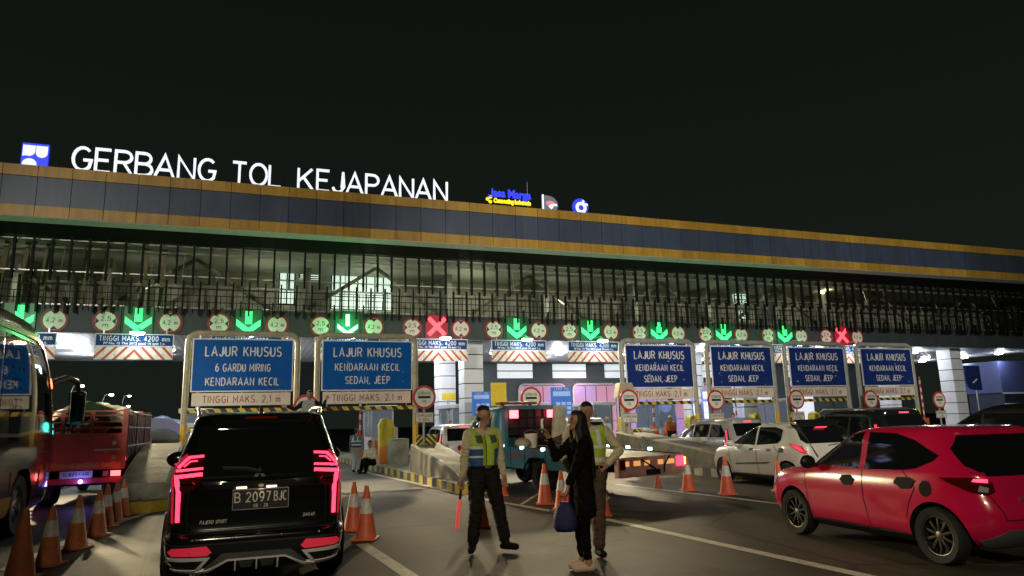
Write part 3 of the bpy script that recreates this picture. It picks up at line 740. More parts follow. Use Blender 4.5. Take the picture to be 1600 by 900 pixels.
def limit_sign(txt, label, loc):
    T = thing('height_limit_sign' if '4,2' in txt else 'width_limit_sign', label, 'sign', loc, YAW, 'round 4,2 m height signs' if '4,2' in txt else 'round 2,5 m width signs')
    g = MB(); disc(g, 0.43, 0, 0.03); g.build('rim', mat('dull_red', (0.24, 0.022, 0.015), 0.5, var=0.15), T)
    g = MB(); disc(g, 0.34, -0.006, 0.0); g.build('face', m_face, T)
    g = MB()
    if '4,2' in txt:
        for s in (-1, 1): g.prism([(0, s * 0.20), (-0.12, s * 0.325), (0.12, s * 0.325)], 1, -0.010, -0.006)
    else:
        for s in (-1, 1): g.prism([(s * 0.20, 0), (s * 0.325, -0.12), (s * 0.325, 0.12)], 1, -0.010, -0.006)
    g.build('pointer_marks', m_ink, T)
    if '4,2' in txt: text('4,2 m', m_ink, T, (0, -0.007, 0.0), 0.21, 0.50, 0.006)
    else: merged_text([('2,5', 0, -0.007, 0.10, 0.21, 0.32, 0.006), ('m', 0, -0.007, -0.13, 0.21, 0.19, 0.006)], m_ink, T)
    return T
where = ['the far left arrow behind the bus', 'the arrow beside the bus front', 'the arrow over the 6 GARDU MIRING sign', 'the white hot arrow', 'the red cross left of the clad columns',
         'the arrow just right of the clad columns', 'the arrow over the rightmost open clearance panel', 'the arrow over the leftmost right hand blue sign',
         'the arrow over the second right hand blue sign', 'the arrow over the third right hand blue sign', 'the far right red cross']
pr = {}
for i, u in enumerate(LU):
    for s, txt in ((-1, '2,5 m'), (1, '4,2 m')):
        if i == 0 and s < 0: continue
        loc = P(u + s * 1.04, 28.36, 5.53)
        lab = ('round 2,5 m sign left of ' if s < 0 else 'round 4,2 m sign right of ') + where[i]
        if txt in pr: dup(pr[txt], loc, YAW, lab)
        else: pr[txt] = limit_sign(txt, lab, loc)

m_pblue = mat('panel_blue', (0.010, 0.05, 0.18), 0.5, var=0.15, scale=3, spec=0.1)
m_chev = stripes('red_white_chevron', (0.74, 0.70, 0.58), (0.45, 0.05, 0.03), 0.34, axis=0, slant=0.9, chevron=0.0, duty=0.68)
where2 = ['behind the bus front corner', 'under the green arrow just right of the bus', 'behind the 6 GARDU MIRING sign', 'behind the second blue sign', 'under the red cross beside the clad columns',
          'under the arrow right of the clad columns', 'left of the four right hand signs', 'behind the leftmost right hand blue sign',
          'behind the second right hand blue sign', 'behind the third right hand blue sign', 'behind the rightmost blue sign']
pt = None
for i, u in enumerate(LU):
    loc = P(u - 0.02, 28.05, 4.14); lab = 'blue 4200 mm panel over striped board ' + where2[i]
    if pt: dup(pt, loc, YAW, lab); continue
    pt = thing('clearance_panel', lab, 'sign', loc, YAW, 'TINGGI MAKS 4200 mm panels')
    g = MB(); g.box(-1.25, 1.25, 0, 0.04, 0.46, 0.91); g.build('border', m_white, pt)
    g = MB(); g.box(-1.22, 1.22, -0.006, 0.0, 0.49, 0.88); g.build('text_board', m_pblue, pt)
    merged_text([('TINGGI MAKS. 4200 mm', 0, -0.008, 0.74, 0.24, 2.25, 0.004), ('PP No. 15 Thn 2012 pasal 16 ayat 1.c.', 0, -0.008, 0.565, 0.12, 1.95, 0.002)], m_white, pt)
    g = MB(); g.box(-1.25, 1.25, 0, 0.04, 0.0, 0.44); g.build('striped_board', m_chev, pt)
    g = MB()
    for x in (-1.0, 1.0): g.box(x - 0.02, x + 0.02, 0.045, 0.075, 0.1, 1.02); g.box(x - 0.02, x + 0.02, 0.045, 0.40, 1.02, 1.06)
    g.build('hanger', m_alu, pt)

# ------------------------------------------------------------------ canopy lamps
def canopy_lamp(loc, lab, grp):
    T = thing('canopy_lamp', lab, 'lamp', loc, YAW, grp)
    g = MB(); g.lathe([(0.0, 0.10), (0.14, 0.10), (0.23, 0.05), (0.245, 0.0)], 20); g.build('housing', m_alu, T, True)
    g = MB(); g.lathe([(0.235, 0.004), (0.20, -0.06), (0.0, -0.09)], 20); g.build('lens', m_lampw, T, True)
    return T
lp = None; k = 0
for i, u in enumerate(LU):
    loc = P(u + 0.12, 27.45, 5.02); lab = 'white lamp on an arm below ' + where[i]
    if lp is None:
        lp = canopy_lamp(loc, lab, 'lamps in front of the sign band')
        g = MB(); g.tube([(0, 0, 0.1), (0, 0.2, 0.2), (0, 0.96, 0.2)], 0.018, 8); g.build('arm', m_alu, lp)
    else: dup(lp, loc, YAW, lab)
    lamp('canopy_light', 'POINT', P(u + 0.12, 27.35, 4.9), 14, COOL, 0.12)
rows = {30.6: 'front', 33.2: 'middle', 36.0: 'back'}
lc = None
ub = LU_R + [43.4]
rlab = ['', 'behind the first lane arrow', 'over the mirrored bay of the second lane', 'over the lane of the white hot arrow', 'over the red cross lane', 'over the lane right of the clad columns', 'over the lane of the last open clearance panel',
        'over the first right hand blue sign lane', 'over the second right hand blue sign lane', 'over the third right hand blue sign lane', 'over the far right cross lane',
        'right of the last blue sign', 'over the dark car at the right', 'near the right end pillar', 'at the right end of the canopy']
for n, nm in rows.items():
    for i, u in enumerate(ub):
        if i == 0: continue
        loc = P(u + (0.6 if nm == 'middle' else 0.2), n, 5.04); lab = '%s row ceiling lamp %s' % (nm, rlab[i])
        if lc is None:
            lc = canopy_lamp(loc, lab, 'ceiling lamps under the canopy')
        else: dup(lc, loc, YAW, lab)
    for i in range(0, len(ub), 2):
        lamp('canopy_light', 'POINT', P(ub[i] + 0.5, n, 4.72), 135 if i < 9 else 60, COOL, 0.2)

# ------------------------------------------------------------------ gallery lamps
for k, (x, y, lab) in enumerate(((32, 385, 'warm bulb glowing behind the screen at the left end of the gallery'), (1285, 456, 'white bulb glowing behind the screen at the right of the gallery'), (1301, 452, 'warm bulb close beside the white bulb in the right gallery'))):
    u, z = onf(x, y, 31.0); T = thing('gallery_lamp', lab, 'lamp', P(u, 31.0, z), YAW, 'bulbs in the gallery')
    g = MB(); g.ball((0, 0, 0), 0.11); g.build('bulb', m_lampy, T, True)
    g = MB(); g.tube([(0, 0, 0.1), (0, 0, 8.52 - z)], 0.012, 6); g.build('cord', m_dark, T)
    lamp('gallery_light', 'POINT', P(u, 30.6, z), 60 if k == 0 else 25, (1.0, 0.85, 0.5), 0.12)
for u, w in ((-12, 55), (-8.5, 50), (-4, 70), (0.5, 110), (5, 140), (9.5, 145), (14, 130), (18.5, 80), (23, 45), (27.5, 14)):
    lamp('gallery_light', 'POINT', P(u, 30.9, 7.2), w * random.uniform(0.16, 0.38), (0.97, 1.0, 0.74), 0.15)

# ------------------------------------------------------------------ lane gantries with the blue signs
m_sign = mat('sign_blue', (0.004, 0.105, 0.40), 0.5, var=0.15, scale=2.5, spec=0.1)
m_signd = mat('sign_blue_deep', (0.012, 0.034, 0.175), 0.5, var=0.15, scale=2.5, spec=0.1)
m_lim = mat('limit_board', (0.70, 0.63, 0.52), 0.45, var=0.12, scale=3)
m_brown = mat('limit_letters', (0.30, 0.05, 0.02), 0.5, var=0.1)
m_haz = stripes('hazard_stripes', (0.62, 0.46, 0.03), (0.02, 0.02, 0.02), 0.33, axis=0, slant=0.8)
m_flake = mat('peeled_paint', (0.55, 0.55, 0.52), 0.6)
def gantry(u, lines, label, blue, pipe, seed, w=2.76):
    rnd = random.Random(seed)
    T = thing('lane_gantry', label, 'gantry', P(u, 22.0, 0), YAW, 'blue lane signs on pipe gantries')
    g = MB(); hw = 1.50; top = 4.36; rr = 0.28
    pts = [(-hw, 0, 0.19), (-hw, 0, 1.75)]
    for i in range(6): a = PI - PI / 2 * i / 5; pts.append((-hw + rr + rr * math.cos(a), 0, top - rr + rr * math.sin(a)))
    for i in range(6): a = PI / 2 - PI / 2 * i / 5; pts.append((hw - rr + rr * math.cos(a), 0, top - rr + rr * math.sin(a)))
    pts += [(hw, 0, 1.75), (hw, 0, 0.19)]
    g.tube(pts, 0.085, 14)
    for f in g.bm.faces:
        if f.calc_center_median().z < 1.76: f.material_index = 1
    for x in (-hw, hw): g.box(x - 0.17, x + 0.17, -0.17, 0.17, 0.19, 0.21, 1)
    g.build('pipe_frame', [pipe, m_ypaint], T, True)
    g = MB(); g.box(-w / 2, w / 2, -0.10, -0.06, 2.67, 4.20, None, 0.008); bd = g.build('sign_board', m_white, T)
    g = MB(); g.box(-w / 2 + 0.035, w / 2 - 0.035, -0.106, -0.10, 2.705, 4.165); g.build('blue_face', blue, T)
    zz = (3.84, 3.385, 2.99) if lines[1].startswith('K') else (3.83, 3.36, 2.96)
    for s_, z_, h_, w_ in ((lines[0], zz[0], 0.37, 2.08), (lines[1], zz[1], 0.29, 1.98 if lines[1].startswith('K') else 1.5), (lines[2], zz[2], 0.29, 1.36 if lines[2].startswith('S') else 2.0)):
        text(s_, m_white, T, (0, -0.107, z_), h_, w_, 0.008)
    g = MB()                                            # peeled flecks on the old sheeting
    for _ in range(8 if seed != 1 else 3):
        cx = rnd.uniform(-1.1, 1.2); cz = rnd.uniform(2.74, 3.2) if rnd.random() < 0.8 else rnd.uniform(3.2, 4.0); s = rnd.uniform(0.008, 0.026)
        g.prism([(cx + s * rnd.uniform(0.4, 1.4) * math.cos(a) * 2.0, cz + s * rnd.uniform(0.4, 1) * math.sin(a)) for a in [2 * PI * q / 6 for q in range(6)]], 1, -0.1085, -0.106)
    g.build('peeled_fleck', m_flake, T)
    g = MB(); g.box(-1.33, 1.33, -0.10, -0.065, 2.28, 2.64, None, 0.006); g.build('limit_board', m_lim, T)
    text('TINGGI MAKS. 2,1 m', m_brown, T, (0, -0.102, 2.46), 0.26, 2.10, 0.007)
    g = MB(); g.box(-1.46, 1.46, -0.045, 0.045, 2.09, 2.20); g.build('height_bar', m_haz, T)
    g = MB()
    for x in (-0.02, 1.2, -1.2): g.box(x - 0.012, x + 0.012, -0.058, -0.046, 2.2, 4.3)
    g.build('hanger', m_alu, T)
    return T
KK = ['LAJUR KHUSUS', 'KENDARAAN KECIL', 'SEDAN, JEEP']
gantry(-0.20, ['LAJUR KHUSUS', '6 GARDU MIRING', 'KENDARAAN KECIL'], 'pipe gantry whose blue sign reads 6 GARDU MIRING, behind the black car', m_sign, m_pipe, 1)
gantry(3.38, KK, 'pipe gantry with a scratched blue SEDAN, JEEP sign beside the twin clad columns', m_sign, m_pipe, 2)
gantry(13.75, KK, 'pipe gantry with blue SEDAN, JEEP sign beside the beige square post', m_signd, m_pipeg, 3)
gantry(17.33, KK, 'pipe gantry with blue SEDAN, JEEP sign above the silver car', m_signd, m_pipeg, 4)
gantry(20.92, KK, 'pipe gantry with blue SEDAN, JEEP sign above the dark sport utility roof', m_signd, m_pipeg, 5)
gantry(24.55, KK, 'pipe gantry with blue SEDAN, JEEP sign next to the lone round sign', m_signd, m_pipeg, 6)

# ------------------------------------------------------------------ round GERBANG TOL signs
rs = None
for x, y, lab, plate in ((663, 632, 'round red rimmed GERBANG TOL sign beside the chevron board left of the policeman', 1), (478, 636, 'round GERBANG TOL sign standing behind the black car roof', 0),
                  (830, 622, 'round GERBANG TOL sign mostly hidden by the blue tow truck cab', 1), (983, 625, 'round GERBANG TOL sign left of the first right hand limit board', 1),
                  (1119, 625, 'round GERBANG TOL sign above the silver car', 1), (1245, 624, 'round GERBANG TOL sign above the white hatchback roof', 0), (1361, 624, 'round GERBANG TOL sign left of the last limit board', 0),
                  (1468, 625, 'round GERBANG TOL sign standing alone at the far right', 1)):
    n = 21.2 if x not in (478,) else 21.4
    if x == 1468: n = 22.5
    u, z = onf(x, y, n)
    if rs is None:
        rs = T = thing('toll_gate_sign', lab, 'sign', P(u, n, 0), YAW, 'round GERBANG TOL signs')
        g = MB(); disc(g, 0.36, 0, 0.03, 40, None, 0, 2.42); g.build('rim', m_red, T)
        g = MB(); disc(g, 0.29, -0.006, 0, 40, None, 0, 2.42); g.build('face', m_face, T)
        g = MB(); g.box(-0.19, 0.19, -0.010, -0.006, 2.385, 2.46); g.build('black_bar', m_ink, T)
        merged_text([('GERBANG', 0, -0.008, 2.54, 0.12, 0.42, 0.003), ('TOL', 0, -0.008, 2.29, 0.12, 0.16, 0.003)], m_ink, T)
        g = MB(); g.tube([(0, 0.06, 0.02), (0, 0.06, 2.72)], 0.035, 10); g.build('post', m_pipeg, T, True)
        g = MB(); g.box(-0.29, 0.29, 0.0, 0.02, 1.66, 1.97); pl = g.build('lower_plate', m_lim, T)
        g = MB()
        for q in ((-0.285, 0.285, 1.665, 1.68), (-0.285, 0.285, 1.95, 1.965), (-0.285, -0.27, 1.68, 1.95), (0.27, 0.285, 1.68, 1.95)): g.box(q[0], q[1], -0.004, 0.0, q[2], q[3])
        g.build('plate_edge', m_ink, pl)
        merged_text([('TEMPELKAN', 0, -0.004, 1.87, 0.11, 0.46, 0.003), ('E-TOLL', 0, -0.004, 1.75, 0.11, 0.3, 0.003)], m_ink, T)
        rs_z = 2.42
    else:
        c = dup(rs, P(u, n, z - rs_z), YAW, lab)

# ------------------------------------------------------------------ vehicles
def paint_car(name, col, rough=0.28, dirt=0.15):
    M = mat(name, col, rough, 0.0, var=dirt, scale=3.0, coat=0.6, spec=0.5); return M
m_tail = mat('tail_led', (0.6, 0.02, 0.04), 0.3, var=0, emit=(1.0, 0.05, 0.11), es=2.6)
m_lens = mat('tail_lens', (0.07, 0.003, 0.004), 0.08, var=0, coat=0.5)
m_lensw = mat('clear_lens', (0.30, 0.31, 0.32), 0.08, var=0, coat=0.6)
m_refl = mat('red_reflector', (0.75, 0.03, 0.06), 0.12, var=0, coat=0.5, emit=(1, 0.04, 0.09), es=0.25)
m_seam = mat('panel_gap', (0.003, 0.003, 0.003), 0.9, var=0)
m_btrim = mat('brushed_trim', (0.72, 0.72, 0.70), 0.5, 0.15, var=0.05)
m_rim = mat('dark_alloy', (0.02, 0.019, 0.016), 0.5, 0.4, var=0.15)
m_hnd = mat('handle_black', (0.006, 0.006, 0.006), 0.6, var=0.1, spec=0.12)
m_rimlip = mat('alloy_lip', (0.16, 0.145, 0.10), 0.4, 0.8, var=0.1)
m_plate = mat('plate_black', (0.012, 0.012, 0.012), 0.4, var=0.1)
m_platew = mat('plate_white', (0.7, 0.7, 0.68), 0.4, var=0.05)

def interp(sl, k=5):
    out = []
    for i in range(len(sl) - 1):
        for j in range(k):
            t = j / k; p0 = sl[max(0, i - 1)]; p1 = sl[i]; p2 = sl[i + 1]; p3 = sl[min(len(sl) - 1, i + 2)]
            row = [p1[0] + (p2[0] - p1[0]) * t]
            for q in range(1, len(p1)):
                h = p2[0] - p1[0]
                m1 = (p2[q] - p0[q]) / max(1e-6, (p2[0] - p0[0])) * h; m2 = (p3[q] - p1[q]) / max(1e-6, (p3[0] - p1[0])) * h
                d = p2[q] - p1[q]
                if abs(d) < 1e-9 or m1 * d <= 0: m1 = 0
                if abs(d) < 1e-9 or m2 * d <= 0: m2 = 0
                m1 = math.copysign(min(abs(m1), 3 * abs(d)), m1) if m1 else 0; m2 = math.copysign(min(abs(m2), 3 * abs(d)), m2) if m2 else 0
                t2, t3 = t * t, t * t * t
                row.append((2 * t3 - 3 * t2 + 1) * p1[q] + (t3 - 2 * t2 + t) * m1 + (-2 * t3 + 3 * t2) * p2[q] + (t3 - t2) * m2)
            out.append(row)
    out.append(list(sl[-1])); return out

class Body:
    """a vehicle shell lofted from level slices (z, front y, rear y, half width); panels are laid on to its surface"""
    def __init__(s, slices, ex=6.0, seg=88, k=5):
        s.g = MB(); rows = []
        for z, yf, yr, w in interp(slices, k):
            L = (yf - yr) / 2; c = (yf + yr) / 2; row = []
            for i in range(seg):
                a = 2 * PI * (i + 0.5) / seg; ca, sa = math.cos(a), math.sin(a)
                # even spread of points round a rounded rectangle
                q = (abs(ca) ** ex + abs(sa) ** ex) ** (-1 / ex)
                row.append((w * q * ca, c + L * q * sa, z))
            rows.append(row)
        V = s.g.grid(rows, closed=True)
        s.g.face(V[0][::-1]); s.g.face(V[-1])
        bmesh.ops.recalc_face_normals(s.g.bm, faces=s.g.bm.faces[:])
        s.bvh = BVHTree.FromBMesh(s.g.bm)
    def hit(s, o, d):
        h = s.bvh.ray_cast(o, d)
        if h[0] is None:
            h = s.bvh.find_nearest(o + d * 5)
        return h[0], h[1]
    def frame(s, view):
        if view == 'rear': d = Vector((0, 1, 0)); e = Vector((1, 0, 0)); o = Vector((0, -9, 0))
        elif view == 'front': d = Vector((0, -1, 0)); e = Vector((1, 0, 0)); o = Vector((0, 9, 0))
        elif view == 'left': d = Vector((1, 0, 0)); e = Vector((0, 1, 0)); o = Vector((-5, 0, 0))
        elif view == 'right': d = Vector((-1, 0, 0)); e = Vector((0, 1, 0)); o = Vector((5, 0, 0))
        elif view == 'corner_left': d = Vector((0.7071, 0.7071, 0)); e = Vector((0.7071, -0.7071, 0)); o = -7 * d
        elif view == 'corner_right': d = Vector((-0.7071, 0.7071, 0)); e = Vector((0.7071, 0.7071, 0)); o = -7 * d
        elif view == 'nose_left': d = Vector((0.7071, -0.7071, 0)); e = Vector((-0.7071, -0.7071, 0)); o = -7 * d
        elif view == 'nose_right': d = Vector((-0.7071, -0.7071, 0)); e = Vector((-0.7071, 0.7071, 0)); o = -7 * d
        return d, e, o
    def patch(s, name, M, outline, view, parent, off=0.005, step=0.06, rim=True, smooth=True):
        d, e, o = s.frame(view)
        bm = bmesh.new(); vs = [bm.verts.new((p[0], p[1], 0)) for p in outline]; bm.faces.new(vs)
        xs = [p[0] for p in outline]; ys = [p[1] for p in outline]
        x = min(xs) + step
        while x < max(xs) - 1e-4:
            bmesh.ops.bisect_plane(bm, geom=bm.verts[:] + bm.edges[:] + bm.faces[:], plane_co=(x, 0, 0), plane_no=(1, 0, 0)); x += step
        y = min(ys) + step
        while y < max(ys) - 1e-4:
            bmesh.ops.bisect_plane(bm, geom=bm.verts[:] + bm.edges[:] + bm.faces[:], plane_co=(0, y, 0), plane_no=(0, 1, 0)); y += step
        info = {}
        for v in bm.verts:
            h, n = s.hit(o + e * v.co.x + Vector((0, 0, v.co.y)), d)
            if n.dot(d) > 0: n = -n
            v.co = h + n * off; info[v] = (h, n)
        if rim:
            be = [ed for ed in bm.edges if ed.is_boundary]
            r = bmesh.ops.extrude_edge_only(bm, edges=be)
            for v in r['geom']:
                if isinstance(v, bmesh.types.BMVert):
                    h, n = s.hit(v.co - d * 1.0, d)
                    v.co = v.co + d * 0.0 - (n if n.dot(d) < 0 else -n) * (off + 0.006)
        bmesh.ops.recalc_face_normals(bm, faces=bm.faces[:])
        me = bpy.data.meshes.new(name); bm.to_mesh(me); bm.free()
        return link(name, me, M, parent, smooth, angle=40)
    def strip(s, name, M, pts, w, view, parent, off=0.006, closed=False):
        q = [Vector((p[0], p[1])) for p in pts]; k = len(q); L, Rr = [], []
        for i, p in enumerate(q):
            if closed: a = (q[i] - q[i - 1]).normalized(); b = (q[(i + 1) % k] - q[i]).normalized()
            else: a = (q[i] - q[max(i - 1, 0)]); b = (q[min(i + 1, k - 1)] - q[i]); a = (a if a.length else b).normalized(); b = (b if b.length else a).normalized()
            nn = Vector((-(a + b).y, (a + b).x)); nn = nn.normalized() / max(0.45, nn.length / 2); L.append(p + nn * w / 2); Rr.append(p - nn * w / 2)
        if closed:
            d, e, o = s.frame(view); bm = bmesh.new()
            def put(p, lift):
                h, n = s.hit(o + e * p.x + Vector((0, 0, p.y)), d)
                if n.dot(d) > 0: n = -n
                return bm.verts.new(h + n * lift)
            sub = []
            for i in range(k):
                for j in range(6):
                    t = j / 6; sub.append((L[i].lerp(L[(i + 1) % k], t), Rr[i].lerp(Rr[(i + 1) % k], t)))
            rows = [(put(a, 0.0), put(a, off), put(b, off), put(b, 0.0)) for a, b in sub]
            for i in range(len(rows)):
                A, Bq = rows[i], rows[(i + 1) % len(rows)]
                for j in range(3): bm.faces.new([A[j], A[j + 1], Bq[j + 1], Bq[j]])
            bmesh.ops.recalc_face_normals(bm, faces=bm.faces[:])
            me = bpy.data.meshes.new(name); bm.to_mesh(me); bm.free()
            return link(name, me, M, parent, True, angle=30)
        return s.patch(name, M, [tuple(p) for p in L] + [tuple(p) for p in Rr[::-1]], view, parent, off)
    def lettering(s, name, M, txt, x, z, size, view, parent, width=None, bold=0.004, shear=0.0):
        d, e, o = s.frame(view); me = text_mesh(txt, size, bold, 0.0, width)
        for v in me.vertices:
            px_, pz_ = v.co.x + shear * v.co.z, v.co.z
            h, n = s.hit(o + e * (x + px_) + Vector((0, 0, z + pz_)), d)
            if n.dot(d) > 0: n = -n
            v.co = h + n * 0.006
        return link(name, me, M, parent)
    def finish(s, name, mats, parent, arches, r, deep=0.32, mark=None):
        me = bpy.data.meshes.new(name); s.g.bm.to_mesh(me); s.g.bm.free()
        o = link(name, me, mats, parent, False)
        ws = {}
        if arches:
            cg = MB()
            for y, z, w in arches:
                for sx in (-1, 1):
                    cg.lathe([(r, -deep), (r, 0.4)], 40, Matrix.Translation((sx * w, y, z)) @ Matrix.Rotation(sx * PI / 2, 4, 'Y'), cap=True)
            cut = cg.build('arch_cutter', m_blk, parent)
            md = o.modifiers.new('b', 'BOOLEAN'); md.object = cut; md.operation = 'DIFFERENCE'; md.solver = 'EXACT'
            dg = bpy.context.evaluated_depsgraph_get()
            me2 = bpy.data.meshes.new_from_object(o.evaluated_get(dg))
            o.modifiers.clear(); o.data = me2; bpy.data.objects.remove(cut); bpy.data.meshes.remove(me)
            me2.materials.clear()
            for q in mats: me2.materials.append(q)
            for p_ in me2.polygons:
                c = p_.center; p_.material_index = 0
                for y, z, w in arches:
                    if math.hypot(c.y - y, c.z - z) < r + 0.002 and abs(c.x) > w - deep - 0.01: 
                        rad = Vector((0, c.y - y, c.z - z)); 
                        if abs(p_.normal.dot(rad.normalized() if rad.length else Vector((0, 0, 1)))) > 0.9 or abs(c.x) < w - deep + 0.01: p_.material_index = 1
                if mark and p_.material_index == 0 and mark(c, p_.normal): p_.material_index = 2
        elif mark:
            for p_ in o.data.polygons:
                if mark(p_.center, p_.normal): p_.material_index = 2
        o.data.polygons.foreach_set('use_smooth', [True] * len(o.data.polygons))
        o.data.set_sharp_from_angle(angle=R(32))
        return o

def wheel(parent, x, y, r, w, side, rim_m=None, spokes=8, rr=0.66, lip=None):
    """tyre with rim, spokes and hub as sub-parts; side +1 puts the outer face on +x"""
    Mx = Matrix.Rotation(side * PI / 2, 4, 'Y')
    g = MB(); h = w / 2; ri = r * rr
    g.lathe([(ri, -h * 0.8), (r * 0.93, -h), (r * 0.985, -h * 0.75), (r, -h * 0.3), (r, h * 0.3), (r * 0.985, h * 0.75), (r * 0.93, h), (ri * 1.03, h * 0.86), (ri, h * 0.7)], 40, Mx)
    t = g.build('wheel', m_black, parent, True, loc=(x, y, r))
    g = MB()
    g.lathe([(ri * 1.0, h * 0.78), (ri * 0.95, h * 0.76), (ri * 0.9, h * 0.35), (ri * 0.86, -h * 0.1), (0.0, -h * 0.12)], 40, Mx, mis=[1, 0, 0, 0])
    for i in range(spokes):
        A = Matrix.Rotation(2 * PI * i / spokes, 4, 'Z')
        bw = ri * (0.13 if spokes > 6 else 0.2)
        g.box(ri * 0.12, ri * 0.93, -bw * 0.6, bw * 0.6, h * 0.30, h * 0.52, 0, 0.006, Mx @ A)
    g.lathe([(ri * 0.22, h * 0.2), (ri * 0.22, h * 0.55), (ri * 0.1, h * 0.62), (0, h * 0.62)], 20, Mx, 1)
    g.build('rim', [rim_m or m_rim, lip or m_rimlip], t, True)
    return t

def wheels(T, xw, ys, r, w, **k):
    for y in ys:
        for s in (-1, 1): wheel(T, s * xw, y, r, w, s, **k)

def mirror_pair(B_, T, y, z, xs, M, s=1.0):
    for sx in (-1, 1):
        g = MB(); g.ball((sx * (xs + 0.12), y, z + 0.02), 0.115 * s, 0.06 * s, 0.085 * s, 14)
        g.box(sx * xs - 0.05, sx * xs + 0.05, y - 0.02, y + 0.02, z - 0.05, z)
        g.build('side_mirror', M, T, True)

def both(B_, name, M, pts, T, view='side', **k):
    va, vb = {'side': ('left', 'right'), 'corner': ('corner_left', 'corner_right'), 'nose': ('nose_left', 'nose_right')}.get(view, (view, view))
    o = []
    if view == 'side': o = [B_.patch(name, M, pts, va, T, **k), B_.patch(name, M, pts, vb, T, **k)]
    elif view in ('corner', 'nose'): o = [B_.patch(name, M, pts, va, T, **k), B_.patch(name, M, [(-x, z) for x, z in pts], vb, T, **k)]
    else: o = [B_.patch(name, M, pts, va, T, **k), B_.patch(name, M, [(-x, z) for x, z in pts], vb, T, **k)]
    return o

